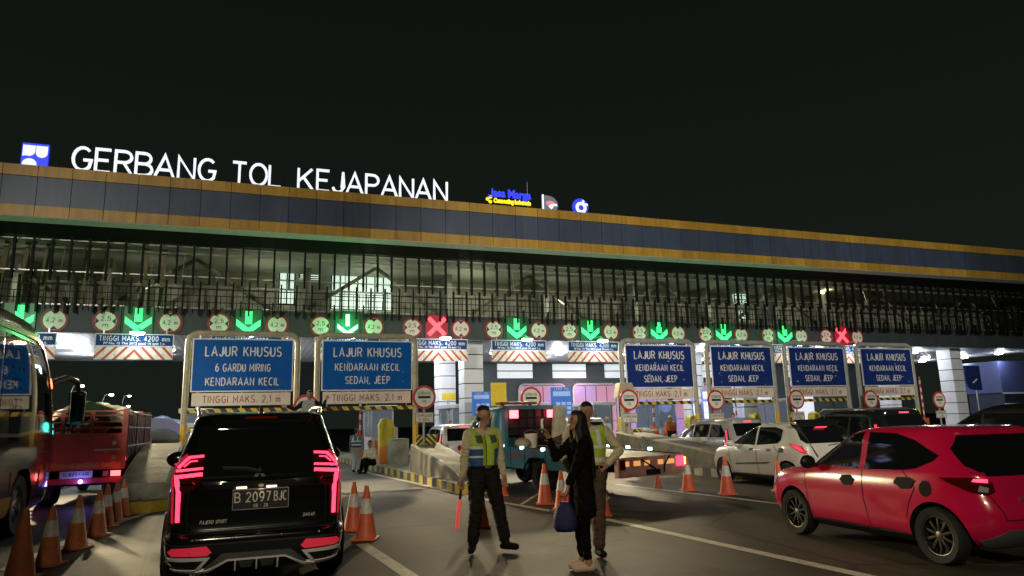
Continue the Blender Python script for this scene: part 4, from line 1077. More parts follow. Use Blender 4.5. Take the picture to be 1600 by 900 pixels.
# ---- the black sport utility car in front
def black_suv():
    loc = Vector((-2.64, 7.45, 0)); hd = R(20.5)
    fwd = Vector((-math.sin(hd), math.cos(hd), 0))
    T = thing('sport_utility_car', 'glossy black sport utility car seen from behind with red lit angular tail lights', 'car', loc + fwd * 2.32, hd)
    bk = paint_car('black_car_paint', (0.005, 0.005, 0.006), 0.16, 0.1)
    Bq = Body([(0.22, 2.1, -2.24, 0.76), (0.26, 2.25, -2.31, 0.84), (0.36, 2.34, -2.355, 0.89), (0.50, 2.40, -2.37, 0.91), (0.56, 2.40, -2.36, 0.912), (0.60, 2.40, -2.30, 0.905), (0.80, 2.40, -2.275, 0.90), (0.95, 2.37, -2.27, 0.895),
               (1.02, 2.32, -2.27, 0.885), (1.07, 2.28, -2.30, 0.88), (1.10, 2.1, -2.265, 0.875), (1.15, 1.5, -2.24, 0.86), (1.20, 1.08, -2.21, 0.845), (1.35, 0.82, -2.12, 0.805), (1.5, 0.53, -2.03, 0.755), (1.62, 0.26, -1.96, 0.71), (1.70, 0.05, -1.98, 0.68), (1.74, -0.1, -2.0, 0.65), (1.78, -0.35, -1.86, 0.56), (1.795, -0.6, -1.6, 0.40)], 9.0, 120)
    # rear glass and side glass
    Bq.patch('rear_window', m_glass, [(-0.60, 1.14), (0.60, 1.14), (0.655, 1.22), (0.60, 1.62), (0.54, 1.67), (-0.54, 1.67), (-0.60, 1.62), (-0.655, 1.22)], 'rear', T)
    both(Bq, 'side_window', m_glass, [(0.75, 1.22), (0.25, 1.58), (-0.2, 1.63), (-0.2, 1.2)], T)
    both(Bq, 'side_window', m_glass, [(-0.28, 1.2), (-0.28, 1.63), (-1.05, 1.62), (-1.05, 1.2)], T)
    both(Bq, 'side_window', m_glass, [(-1.12, 1.2), (-1.12, 1.61), (-1.6, 1.56), (-1.85, 1.27)], T)
    Bq.patch('windscreen', m_glass, [(-0.68, 1.22), (0.68, 1.22), (0.60, 1.64), (-0.60, 1.64)], 'front', T)
    # tail lights: dark lens with light strips
    for s in (-1, 1):
        q = lambda pts: [(s * a, b) for a, b in pts]
        ln = Bq.patch('tail_light', m_lens, q([(0.53, 1.36), (0.70, 1.35), (0.80, 1.24), (0.835, 1.17), (0.80, 1.02), (0.785, 0.69), (0.715, 0.69), (0.70, 0.98), (0.62, 1.02), (0.56, 1.10)]), 'rear', T, off=0.012)
        for pts, w in (([(0.545, 1.335), (0.68, 1.325), (0.775, 1.225)], 0.022), ([(0.545, 1.215), (0.79, 1.195)], 0.02), ([(0.545, 1.16), (0.785, 1.14), (0.755, 1.0), (0.745, 0.71)], 0.030), ([(0.60, 1.29), (0.665, 1.285), (0.72, 1.235)], 0.010)):
            Bq.strip('light_strip', m_tail, q(pts), w, 'rear', ln, off=0.02)
        Bq.strip('lens_edge', mat('lens_red_edge', (0.4, 0.01, 0.02), 0.2, var=0, emit=(1, 0.02, 0.06), es=0.35), q([(0.70, 1.355), (0.81, 1.24), (0.845, 1.17), (0.81, 1.02), (0.795, 0.70)]), 0.02, 'rear', ln, off=0.016)
        Bq.patch('reflector', m_refl, q([(0.42, 0.425), (0.47, 0.485), (0.78, 0.475), (0.82, 0.44), (0.78, 0.405), (0.46, 0.395)]), 'rear', T, off=0.012)
        Bq.strip('exhaust_trim', m_btrim, q([(0.46, 0.365), (0.80, 0.375), (0.865, 0.27), (0.56, 0.255)]), 0.026, 'rear', T, off=0.02, closed=True)
        Bq.patch('exhaust_opening', m_blk, q([(0.49, 0.35), (0.78, 0.358), (0.835, 0.28), (0.57, 0.27)]), 'rear', T, off=0.008)
        # parking sensors and lamps
        for sx in (0.23, 0.60):
            g = MB(); h, n_ = Bq.hit(Vector((s * sx, -9, 0.545)), Vector((0, 1, 0))); g.ball(h + n_ * 0.0, 0.014); g.build('parking_sensor', m_alu, T, True)
        Bq.strip('panel_gap', m_seam, q([(0.66, 0.62), (0.67, 0.69)]), 0.008, 'rear', T, off=0.003)
        g = MB(); pts = [(s * 0.63, -1.75, 1.765), (s * 0.65, -1.6, 1.83), (s * 0.66, -0.5, 1.85), (s * 0.65, 0.2, 1.78), (s * 0.64, 0.28, 1.73)]
        g.tube(pts, 0.02, 8); g.build('roof_rail', m_alu, T, True)
    Bq.patch('garnish', mat('smoked_chrome', (0.10, 0.10, 0.095), 0.2, 0.9, var=0.1), [(-0.56, 1.09), (-0.48, 1.005), (0.48, 1.005), (0.56, 1.09), (0.3, 1.075), (-0.3, 1.075)], 'rear', T, off=0.012)
    Bq.strip('bumper_gap', m_seam, [(-0.80, 0.60), (0, 0.585), (0.80, 0.60)], 0.012, 'rear', T, off=0.003)
    Bq.strip('bumper_crease', mat('trim_gloss', (0.03, 0.03, 0.03), 0.12, var=0, coat=0.5), [(-0.86, 0.50), (0, 0.50), (0.86, 0.50)], 0.018, 'rear', T, off=0.01)
    Bq.strip('tailgate_gap', m_seam, [(-0.66, 1.12), (-0.67, 0.72), (-0.60, 0.625), (0.60, 0.625), (0.67, 0.72), (0.66, 1.12)], 0.008, 'rear', T, off=0.003)
    dif = mat('diffuser_grey', (0.18, 0.185, 0.19), 0.35, 0.6, var=0.1)
    Bq.patch('diffuser', dif, [(-0.50, 0.255), (-0.33, 0.40), (0.33, 0.40), (0.50, 0.255), (0.42, 0.25), (0.26, 0.345), (-0.26, 0.345), (-0.42, 0.25)], 'rear', T, off=0.02)
    Bq.strip('diffuser_trim', m_btrim, [(-0.56, 0.25), (-0.46, 0.255), (-0.27, 0.345), (0.27, 0.345), (0.46, 0.255), (0.56, 0.25)], 0.016, 'rear', T, off=0.026)
    for x in (-0.20, 0.0, 0.20): Bq.strip('diffuser_fin', m_btrim, [(x, 0.34), (x, 0.245)], 0.014, 'rear', T, off=0.028)
    for x in (-0.10, 0.10): Bq.patch('diffuser_pocket', mat('pocket_grey', (0.05, 0.05, 0.05), 0.5), [(x - 0.075, 0.325), (x + 0.075, 0.325), (x + 0.05, 0.26), (x - 0.05, 0.26)], 'rear', T, off=0.012)
    # number plate
    h, _ = Bq.hit(Vector((0, -9, 0.90)), Vector((0, 1, 0)))
    g = MB(); g.box(-0.275, 0.275, -0.02, 0.0, -0.105, 0.105, None, 0.006); pl = g.build('number_plate', m_plate, T, loc=(0.02, h.y - 0.006, 0.90), rot=(-0.03, 0, 0))
    g = MB()
    for a in ((-0.272, 0.272, 0.094, 0.10), (-0.272, 0.272, -0.10, -0.094), (-0.272, -0.266, -0.094, 0.094), (0.266, 0.272, -0.094, 0.094)): g.box(a[0], a[1], -0.0225, -0.02, a[2], a[3])
    g.build('plate_border', m_alu, pl)
    merged_text([('B', -0.225, -0.023, 0.022, 0.125, 0.06, 0.002), ('2097', -0.025, -0.023, 0.022, 0.125, 0.24, 0.002), ('BJC', 0.19, -0.023, 0.022, 0.125, 0.125, 0.002), ('08 - 28', 0.0, -0.023, -0.065, 0.045, 0.14, 0.001)], mat('plate_ink', (0.62, 0.60, 0.52), 0.6, var=0.1), pl)
    for x in (-0.17, 0.12):
        g = MB(); g.box(x - 0.05, x + 0.05, h.y - 0.035, h.y + 0.01, 1.01, 1.025); g.build('plate_lamp', mat('plate_lamp', (1, 0.8, 0.6), 0.4, var=0, emit=(1, 0.62, 0.38), es=5), T)
    lamp('plate_light', 'POINT', T.matrix_basis @ Vector((0.02, h.y - 0.06, 1.0)), 0.10, (1, 0.7, 0.45), 0.03)
    # badge lettering and the three-lozenge emblem
    m_bdg = mat('badge_chrome', (0.6, 0.6, 0.58), 0.4, 0.3, var=0.0)
    Bq.lettering('badge', m_bdg, 'PAJERO SPORT', -0.42, 0.70, 0.045, 'rear', T, 0.25, 0.003, 0.25)
    Bq.lettering('badge', m_bdg, 'DAKAR', 0.50, 0.715, 0.045, 'rear', T, 0.115, 0.003, 0.25)
    for a in (90, 210, 330):
        cx, cz = 0.0, 1.145; d_ = Vector((math.cos(R(a)), math.sin(R(a)))); s_ = Vector((-d_.y, d_.x)); c0 = Vector((cx, cz))
        Bq.patch('emblem', mat('emblem_metal', (0.25, 0.25, 0.25), 0.2, 0.9, var=0), [tuple(c0 + d_ * 0.003), tuple(c0 + d_ * 0.034 + s_ * 0.018), tuple(c0 + d_ * 0.066), tuple(c0 + d_ * 0.034 - s_ * 0.018)], 'rear', T, off=0.012)
    # rear wiper, inside glints, high brake lamp, aerial fin
    Bq.strip('wiper', m_blk, [(0.0, 1.17), (-0.12, 1.20), (-0.36, 1.215)], 0.02, 'rear', T, off=0.02)
    Bq.patch('high_brake_lamp', mat('lamp_dark_red', (0.2, 0.01, 0.01), 0.2, var=0), [(-0.16, 1.715), (0.16, 1.715), (0.16, 1.735), (-0.16, 1.735)], 'rear', T, off=0.008)
    g = MB(); g.prism([(-1.75, 1.78), (-1.55, 1.79), (-1.70, 1.86), (-1.76, 1.86)], 0, -0.02, 0.02); g.build('aerial_fin', m_blk, T)
    both(Bq, 'handle', m_chrome, [(0.05, 0.98), (-0.14, 0.98), (-0.14, 1.01), (0.05, 1.01)], T, off=0.02)
    both(Bq, 'door_gap', m_seam, [(-0.23, 0.5), (-0.222, 0.5), (-0.222, 1.2), (-0.23, 1.2)], T, off=0.003)
    both(Bq, 'side_step', m_alu, [(0.9, 0.35), (-0.9, 0.35), (-0.9, 0.40), (0.9, 0.40)], T, off=0.05)
    both(Bq, 'headlight', m_lensw, [(-1.4, 0.9), (-1.0, 0.9), (-0.9, 1.0), (-1.3, 1.0)], T, 'nose')
    mirror_pair(Bq, T, 0.72, 1.20, 0.90, bk, 1.25)
    Bq.finish('body', [bk, m_blk], T, [(1.38, 0.39, 0.92), (-1.42, 0.39, 0.92)], 0.44)
    wheels(T, 0.80, (1.38, -1.42), 0.385, 0.26, spokes=6)
    return T
black_suv()

# ---- hatchbacks
def hatchback(label, loc, hd, paint, kind):
    T = thing('hatchback_car', label, 'car', loc, hd)
    if kind == 'red':
        sl = [(0.20, 1.70, -1.60, 0.69), (0.26, 1.82, -1.72, 0.79), (0.40, 1.93, -1.83, 0.835), (0.56, 1.95, -1.86, 0.84), (0.68, 1.92, -1.83, 0.838), (0.78, 1.85, -1.785, 0.832), (0.86, 1.70, -1.77, 0.82), (0.92, 1.38, -1.76, 0.805), (0.97, 1.05, -1.74, 0.79),
              (1.02, 0.93, -1.70, 0.77), (1.15, 0.70, -1.60, 0.725), (1.28, 0.47, -1.51, 0.685), (1.38, 0.27, -1.45, 0.645), (1.435, 0.10, -1.43, 0.605), (1.465, -0.10, -1.34, 0.53), (1.48, -0.35, -1.1, 0.38)]
        wy = (1.20, -1.20)
        fw_ = [(0.80, 0.985), (0.62, 1.10), (0.32, 1.30), (0.12, 1.385), (-0.10, 1.41), (-0.10, 0.965)]
        rw = [(-0.20, 0.965), (-0.20, 1.412), (-0.62, 1.40), (-0.92, 1.325), (-1.26, 1.16), (-1.20, 1.10), (-0.98, 1.01), (-0.8, 0.985)]
        bw = [(-0.56, 0.955), (0.56, 0.955), (0.66, 1.06), (0.64, 1.24), (0.54, 1.38), (-0.54, 1.38), (-0.64, 1.24), (-0.66, 1.06)]
        tl = [(0.36, 0.93), (0.47, 0.87), (0.62, 0.80), (0.78, 0.76), (0.86, 0.80), (0.84, 0.90), (0.70, 0.945)]
        led = [(0.66, 0.90), (0.80, 0.89), (0.80, 0.925), (0.68, 0.93)]; r = 0.305
    else:
        sl = [(0.18, 1.66, -1.55, 0.70), (0.25, 1.80, -1.70, 0.80), (0.40, 1.88, -1.80, 0.83), (0.56, 1.90, -1.82, 0.835), (0.68, 1.87, -1.79, 0.835), (0.80, 1.80, -1.75, 0.83), (0.90, 1.62, -1.72, 0.815), (0.97, 1.28, -1.70, 0.80), (1.02, 1.02, -1.68, 0.785),
              (1.15, 0.76, -1.62, 0.74), (1.30, 0.46, -1.54, 0.685), (1.42, 0.16, -1.48, 0.635), (1.48, -0.08, -1.52, 0.59), (1.51, -0.28, -1.40, 0.50), (1.525, -0.5, -1.1, 0.34)]
        wy = (1.22, -1.20)
        fw_ = [(0.82, 1.01), (0.55, 1.20), (0.22, 1.38), (-0.10, 1.42), (-0.12, 0.99)]
        rw = [(-0.18, 0.99), (-0.18, 1.42), (-0.75, 1.42), (-1.02, 1.36), (-1.02, 1.12), (-0.92, 1.04)]
        bw = [(-0.56, 1.04), (0.56, 1.04), (0.63, 1.12), (0.60, 1.32), (0.54, 1.40), (-0.54, 1.40), (-0.60, 1.32), (-0.63, 1.12)]
        tl = [(0.38, 1.06), (0.46, 0.96), (0.62, 0.84), (0.72, 0.80), (0.76, 0.86), (0.64, 0.98)]
        led = [(0.44, 1.02), (0.50, 0.95), (0.62, 0.87), (0.68, 0.86), (0.62, 0.95)]; r = 0.30
    Bq = Body(sl, 5.5, 100)
    both(Bq, 'front_window', m_glass, fw_, T); both(Bq, 'rear_side_window', m_glass, rw, T)
    Bq.patch('rear_window', m_glass, bw, 'rear', T)
    Bq.patch('windscreen', m_glass, [(-0.62, 1.03), (0.62, 1.03), (0.53, 1.37), (-0.53, 1.37)], 'front', T)
    for i, t_ in enumerate(both(Bq, 'tail_light', m_lens if kind == 'red' else m_refl, tl, T, 'corner', off=0.012)):
        pts = led if i == 0 else [(-x, z) for x, z in led]
        Bq.patch('lit_segment', m_tail if kind == 'red' else mat('tail_dim', (0.6, 0.02, 0.04), 0.3, var=0, emit=(1.0, 0.06, 0.12), es=1.3), pts, ('corner_left', 'corner_right')[i], t_, off=0.02)
        if kind == 'red':
            pts = [(0.70, 0.80), (0.79, 0.79), (0.80, 0.84), (0.72, 0.86)]; pts = pts if i == 0 else [(-x, z) for x, z in pts]
            Bq.patch('clear_segment', m_lensw, pts, ('corner_left', 'corner_right')[i], t_, off=0.02)
    blk = m_blk
    if kind == 'red':
        both(Bq, 'handle', m_hnd, [(0.22, 0.82), (0.18, 0.875), (0.03, 0.88), (-0.04, 0.83), (0.01, 0.76), (0.14, 0.75)], T, off=0.012)
        both(Bq, 'handle', m_hnd, [(-0.68, 0.84), (-0.73, 0.90), (-0.90, 0.91), (-0.99, 0.875), (-0.93, 0.79), (-0.80, 0.775)], T, off=0.012)
        cap = [(-1.12 + 0.075 * math.cos(2 * PI * i / 20), 0.80 + 0.085 * math.sin(2 * PI * i / 20)) for i in range(20)]
        Bq.patch('fuel_flap', m_hnd, cap, 'left', T, off=0.008)
    else:
        for a in (0.02, -0.62): both(Bq, 'handle', blk, [(a + 0.06, 0.85), (a + 0.06, 0.91), (a - 0.06, 0.915), (a - 0.06, 0.855)], T, off=0.012)
        Bq.patch('fuel_flap', blk, [(-0.97, 0.83), (-0.97, 0.93), (-1.12, 0.935), (-1.12, 0.835)], 'left', T, off=0.008)
        both(Bq, 'door_moulding', blk, [(0.62, 0.50), (-0.55, 0.56), (-0.68, 0.60), (0.62, 0.53)], T, off=0.012)
        Bq.patch('roof_spoiler', mat('spoiler_black', (0.01, 0.012, 0.01), 0.2, var=0.1, coat=0.5), [(-0.60, 1.40), (0.60, 1.40), (0.58, 1.49), (-0.58, 1.49)], 'rear', T, off=0.06)
        Bq.patch('high_brake_lamp', m_tail, [(-0.16, 1.43), (0.16, 1.43), (0.16, 1.46), (-0.16, 1.46)], 'rear', T, off=0.075)
    for pts in ([(0.92, 0.90), (0.86, 0.45), (0.78, 0.30)], [(-0.16, 0.96), (-0.18, 0.6), (-0.24, 0.30)], [(-0.80, 0.98), (-0.98, 0.80), (-0.88, 0.62), (-0.82, 0.45)], [(0.80, 0.285), (-0.78, 0.285)]):
        for v in ('left', 'right'): Bq.strip('door_gap', m_seam, pts, 0.011, v, T, off=0.003)
    both(Bq, 'sill', m_blk, [(0.86, 0.20), (-0.84, 0.20), (-0.84, 0.275), (0.86, 0.275)], T, off=0.02)
    for i, hl in enumerate(both(Bq, 'headlight', m_lensw, [(-1.02, 0.66), (-0.80, 0.62), (-0.66, 0.66), (-0.60, 0.77), (-0.80, 0.80), (-1.02, 0.74)], T, 'nose', off=0.01)): pass
    both(Bq, 'side_repeater', m_lensw, [(1.02, 0.72), (0.95, 0.72), (0.95, 0.74), (1.02, 0.74)], T, off=0.01)
    Bq.patch('bumper_insert', mat('insert_grey', (0.10, 0.11, 0.11), 0.5), [(-0.68, 0.30), (-0.5, 0.42), (0.5, 0.42), (0.68, 0.30), (0.6, 0.24), (-0.6, 0.24)], 'rear', T, off=0.012)
    Bq.patch('tailgate_handle', m_alu, [(-0.30, 0.70), (0.30, 0.70), (0.28, 0.735), (-0.28, 0.735)], 'rear', T, off=0.015)
    h, _ = Bq.hit(Vector((0, -9, 0.60)), Vector((0, 1, 0)))
    g = MB(); g.box(-0.22, 0.22, h.y - 0.025, h.y, 0.53, 0.65); g.build('number_plate', m_platew, T)
    for v in ('rear',): Bq.strip('tailgate_gap', m_seam, [(-0.66, 1.0), (-0.58, 0.70), (-0.52, 0.52), (0.52, 0.52), (0.58, 0.70), (0.66, 1.0)], 0.011, v, T, off=0.003)
    Bq.strip('wiper', m_blk, [(0.0, 0.98), (0.3, 1.01)], 0.018, 'rear', T, off=0.02)
    mirror_pair(Bq, T, 0.70, 1.00, 0.80, m_blk if kind == 'red' else paint, 1.05)
    Bq.finish('body', [paint, m_blk, paint], T, [(wy[0], r, 0.85), (wy[1], r, 0.85)], r + 0.055, 0.25)
    if kind == 'red': wheels(T, 0.735, wy, r, 0.20, spokes=10, rr=0.68)
    else: wheels(T, 0.735, wy, r, 0.19, spokes=9, rr=0.64, rim_m=mat('grey_alloy', (0.2, 0.2, 0.19), 0.35, 0.7))
    return T
hd = R(16.5); wp = at(1478, 800, 7.75); c = Vector((wp.x, wp.y, 0)) + Vector((-math.sin(hd), math.cos(hd), 0)) * 1.2 + Vector((math.cos(hd), math.sin(hd), 0)) * 0.80
rh = hatchback('red hatchback with dark wheels and black door handles', c, hd, paint_car('red_car_paint', (0.60, 0.006, 0.065), 0.2, 0.08), 'red')
rh.scale = (0.955, 0.955, 0.97); rh.location = c + Vector((-math.sin(hd), math.cos(hd), 0)) * 0.085 - Vector((math.cos(hd), math.sin(hd), 0)) * 0.035
hd = R(20); wp = gp(1128, 753); c = Vector((wp.x, wp.y, 0)) - Vector((-math.sin(hd), math.cos(hd), 0)) * 1.22 + Vector((math.cos(hd), math.sin(hd), 0)) * 0.80
wh = hatchback('cream white hatchback with black roof spoiler and lit red brake lamp', c, hd, paint_car('white_car_paint', (0.64, 0.61, 0.52), 0.3, 0.08), 'white')

# ---- farther cars: one builder for the taller family cars
def family_car(label, loc, hd, paint, h=1.65, lit=True, tallv=False, name='family_car', rail=False):
    T = thing(name, label, 'car', loc, hd); k = h / 1.65
    sl = [(0.20, 2.0, -2.0, 0.72), (0.28, 2.12, -2.12, 0.82), (0.45, 2.20, -2.20, 0.855), (0.65, 2.20, -2.20, 0.86), (0.80, 2.14, -2.17, 0.86), (0.92, 1.95, -2.15, 0.85), (1.0 * k, 1.45, -2.13, 0.83), (1.05 * k, 1.15, -2.11, 0.815),
          (1.2 * k, 0.85, -2.04, 0.77), (1.38 * k, 0.50, -1.95, 0.715), (1.52 * k, 0.20, -1.88, 0.67), (1.60 * k, -0.05, -1.88, 0.61), (1.635 * k, -0.3, -1.7, 0.50), (1.65 * k, -0.6, -1.4, 0.34)]
    Bq = Body(sl, 6.5, 80, 4)
    z0, z1 = 1.06 * k, 1.49 * k
    both(Bq, 'front_window', m_glass, [(0.90, z0), (0.28, z1 - 0.04), (-0.05, z1), (-0.05, z0)], T)
    both(Bq, 'middle_window', m_glass, [(-0.11, z0), (-0.11, z1), (-0.90, z1), (-0.90, z0)], T)
    both(Bq, 'rear_side_window', m_glass, [(-0.97, z0), (-0.97, z1), (-1.45, z1 - 0.03), (-1.70, z0 + 0.12), (-1.66, z0)], T)
    Bq.patch('rear_window', m_glass, [(-0.60, 1.10 * k), (0.60, 1.10 * k), (0.55, 1.50 * k), (-0.55, 1.50 * k)], 'rear', T)
    Bq.patch('windscreen', m_glass, [(-0.66, 1.08 * k), (0.66, 1.08 * k), (0.56, 1.51 * k), (-0.56, 1.51 * k)], 'front', T)
    for i, t_ in enumerate(both(Bq, 'tail_light', m_lens, [(0.60, 0.80), (0.95, 0.80), (0.93, 0.95), (0.80, 1.05), (0.76, 1.32 * k), (0.68, 1.32 * k), (0.66, 1.0), (0.60, 0.95)], T, 'corner', off=0.012)):
        sgn = 1 if i == 0 else -1; v = ('corner_left', 'corner_right')[i]
        if lit:
            Bq.patch('lit_segment', m_tail, [(sgn * 0.64, 0.83), (sgn * 0.88, 0.83), (sgn * 0.86, 0.92), (sgn * 0.64, 0.92)], v, t_, off=0.02)
            Bq.strip('light_strip', mat('tail_glow', (0.6, 0.02, 0.04), 0.3, var=0, emit=(1.0, 0.06, 0.12), es=1.2), [(sgn * 0.73, 0.98), (sgn * 0.71, 1.29 * k)], 0.05, v, t_, off=0.02)
    for a in (0.06, -0.78): both(Bq, 'handle', m_blk, [(a + 0.09, 0.89), (a + 0.09, 0.93), (a - 0.09, 0.935), (a - 0.09, 0.895)], T, off=0.014)
    for pts in ([(-0.08, z0), (-0.10, 0.32)], [(-0.94, z0), (-1.0, 0.8), (-0.88, 0.5)], [(0.98, 0.95), (0.94, 0.34)]):
        for v in ('left', 'right'): Bq.strip('door_gap', m_seam, pts, 0.012, v, T, off=0.003)
    both(Bq, 'headlight', m_lensw, [(-1.15, 0.72), (-0.85, 0.72), (-0.72, 0.88), (-1.1, 0.86)], T, 'nose', off=0.01)
    Bq.patch('lower_bumper', m_blk, [(-0.7, 0.24), (0.7, 0.24), (0.74, 0.38), (-0.74, 0.38)], 'rear', T, off=0.01)
    Bq.patch('high_brake_lamp', m_tail if lit else m_lens, [(-0.14, 1.54 * k), (0.14, 1.54 * k), (0.14, 1.57 * k), (-0.14, 1.57 * k)], 'rear', T, off=0.012)
    h_, _ = Bq.hit(Vector((0, -9, 0.80)), Vector((0, 1, 0)))
    g = MB(); g.box(-0.23, 0.23, h_.y - 0.03, h_.y, 0.73, 0.86); g.build('number_plate', m_platew if not lit else m_plate, T)
    if rail:
        for s in (-1, 1):
            g = MB(); g.tube([(s * 0.60, -1.6, 1.60 * k), (s * 0.62, -1.4, 1.66 * k), (s * 0.62, 0.0, 1.67 * k), (s * 0.60, 0.15, 1.60 * k)], 0.018, 8); g.build('roof_rail', m_alu, T, True)
    mirror_pair(Bq, T, 0.80, 1.06 * k, 0.83, paint)
    Bq.finish('body', [paint, m_blk], T, [(1.35, 0.32, 0.88), (-1.35, 0.32, 0.88)], 0.375, 0.26)
    wheels(T, 0.76, (1.35, -1.35), 0.32, 0.20, spokes=7, rim_m=mat('grey_alloy', (0.2, 0.2, 0.19), 0.35, 0.7))
    return T
wh.scale = (0.95, 0.95, 0.94)
silver = paint_car('silver_car_paint', (0.38, 0.37, 0.33), 0.3, 0.1)
pwhite = paint_car('pearl_car_paint', (0.55, 0.55, 0.56), 0.3, 0.1)
dgrn = paint_car('dark_car_paint', (0.010, 0.013, 0.012), 0.18, 0.1)
grey = paint_car('grey_car_paint', (0.28, 0.28, 0.26), 0.3, 0.1)
def put(x, y, Y): p = at(x, y, Y); return Vector((p.x, p.y, 0))
family_car('silver family car with lit red tail light beyond the cream hatchback', put(1112, 690, 23.8), R(22), silver, 1.68, True, rail=True).scale = (0.97, 0.97, 0.91)
family_car('white car with red tail light half hidden behind the concrete wedge', put(702, 690, 25.0), R(20), pwhite, 1.60, True)
family_car('grey car beside the blue tow truck, seen from behind in the toll lane', put(893, 690, 26.5), R(14), grey, 1.70, False)
family_car('dark green black sport utility car behind the cream hatchback', put(1322, 690, 18.6), R(19), dgrn, 1.82, True, rail=True).scale = (1, 1, 0.93)
family_car('unlit black car close behind the red hatchback', put(1585, 690, 12.4), R(15), mat('soot_car_paint', (0.003, 0.003, 0.0035), 0.5, var=0.1, spec=0.1), 1.70, False)

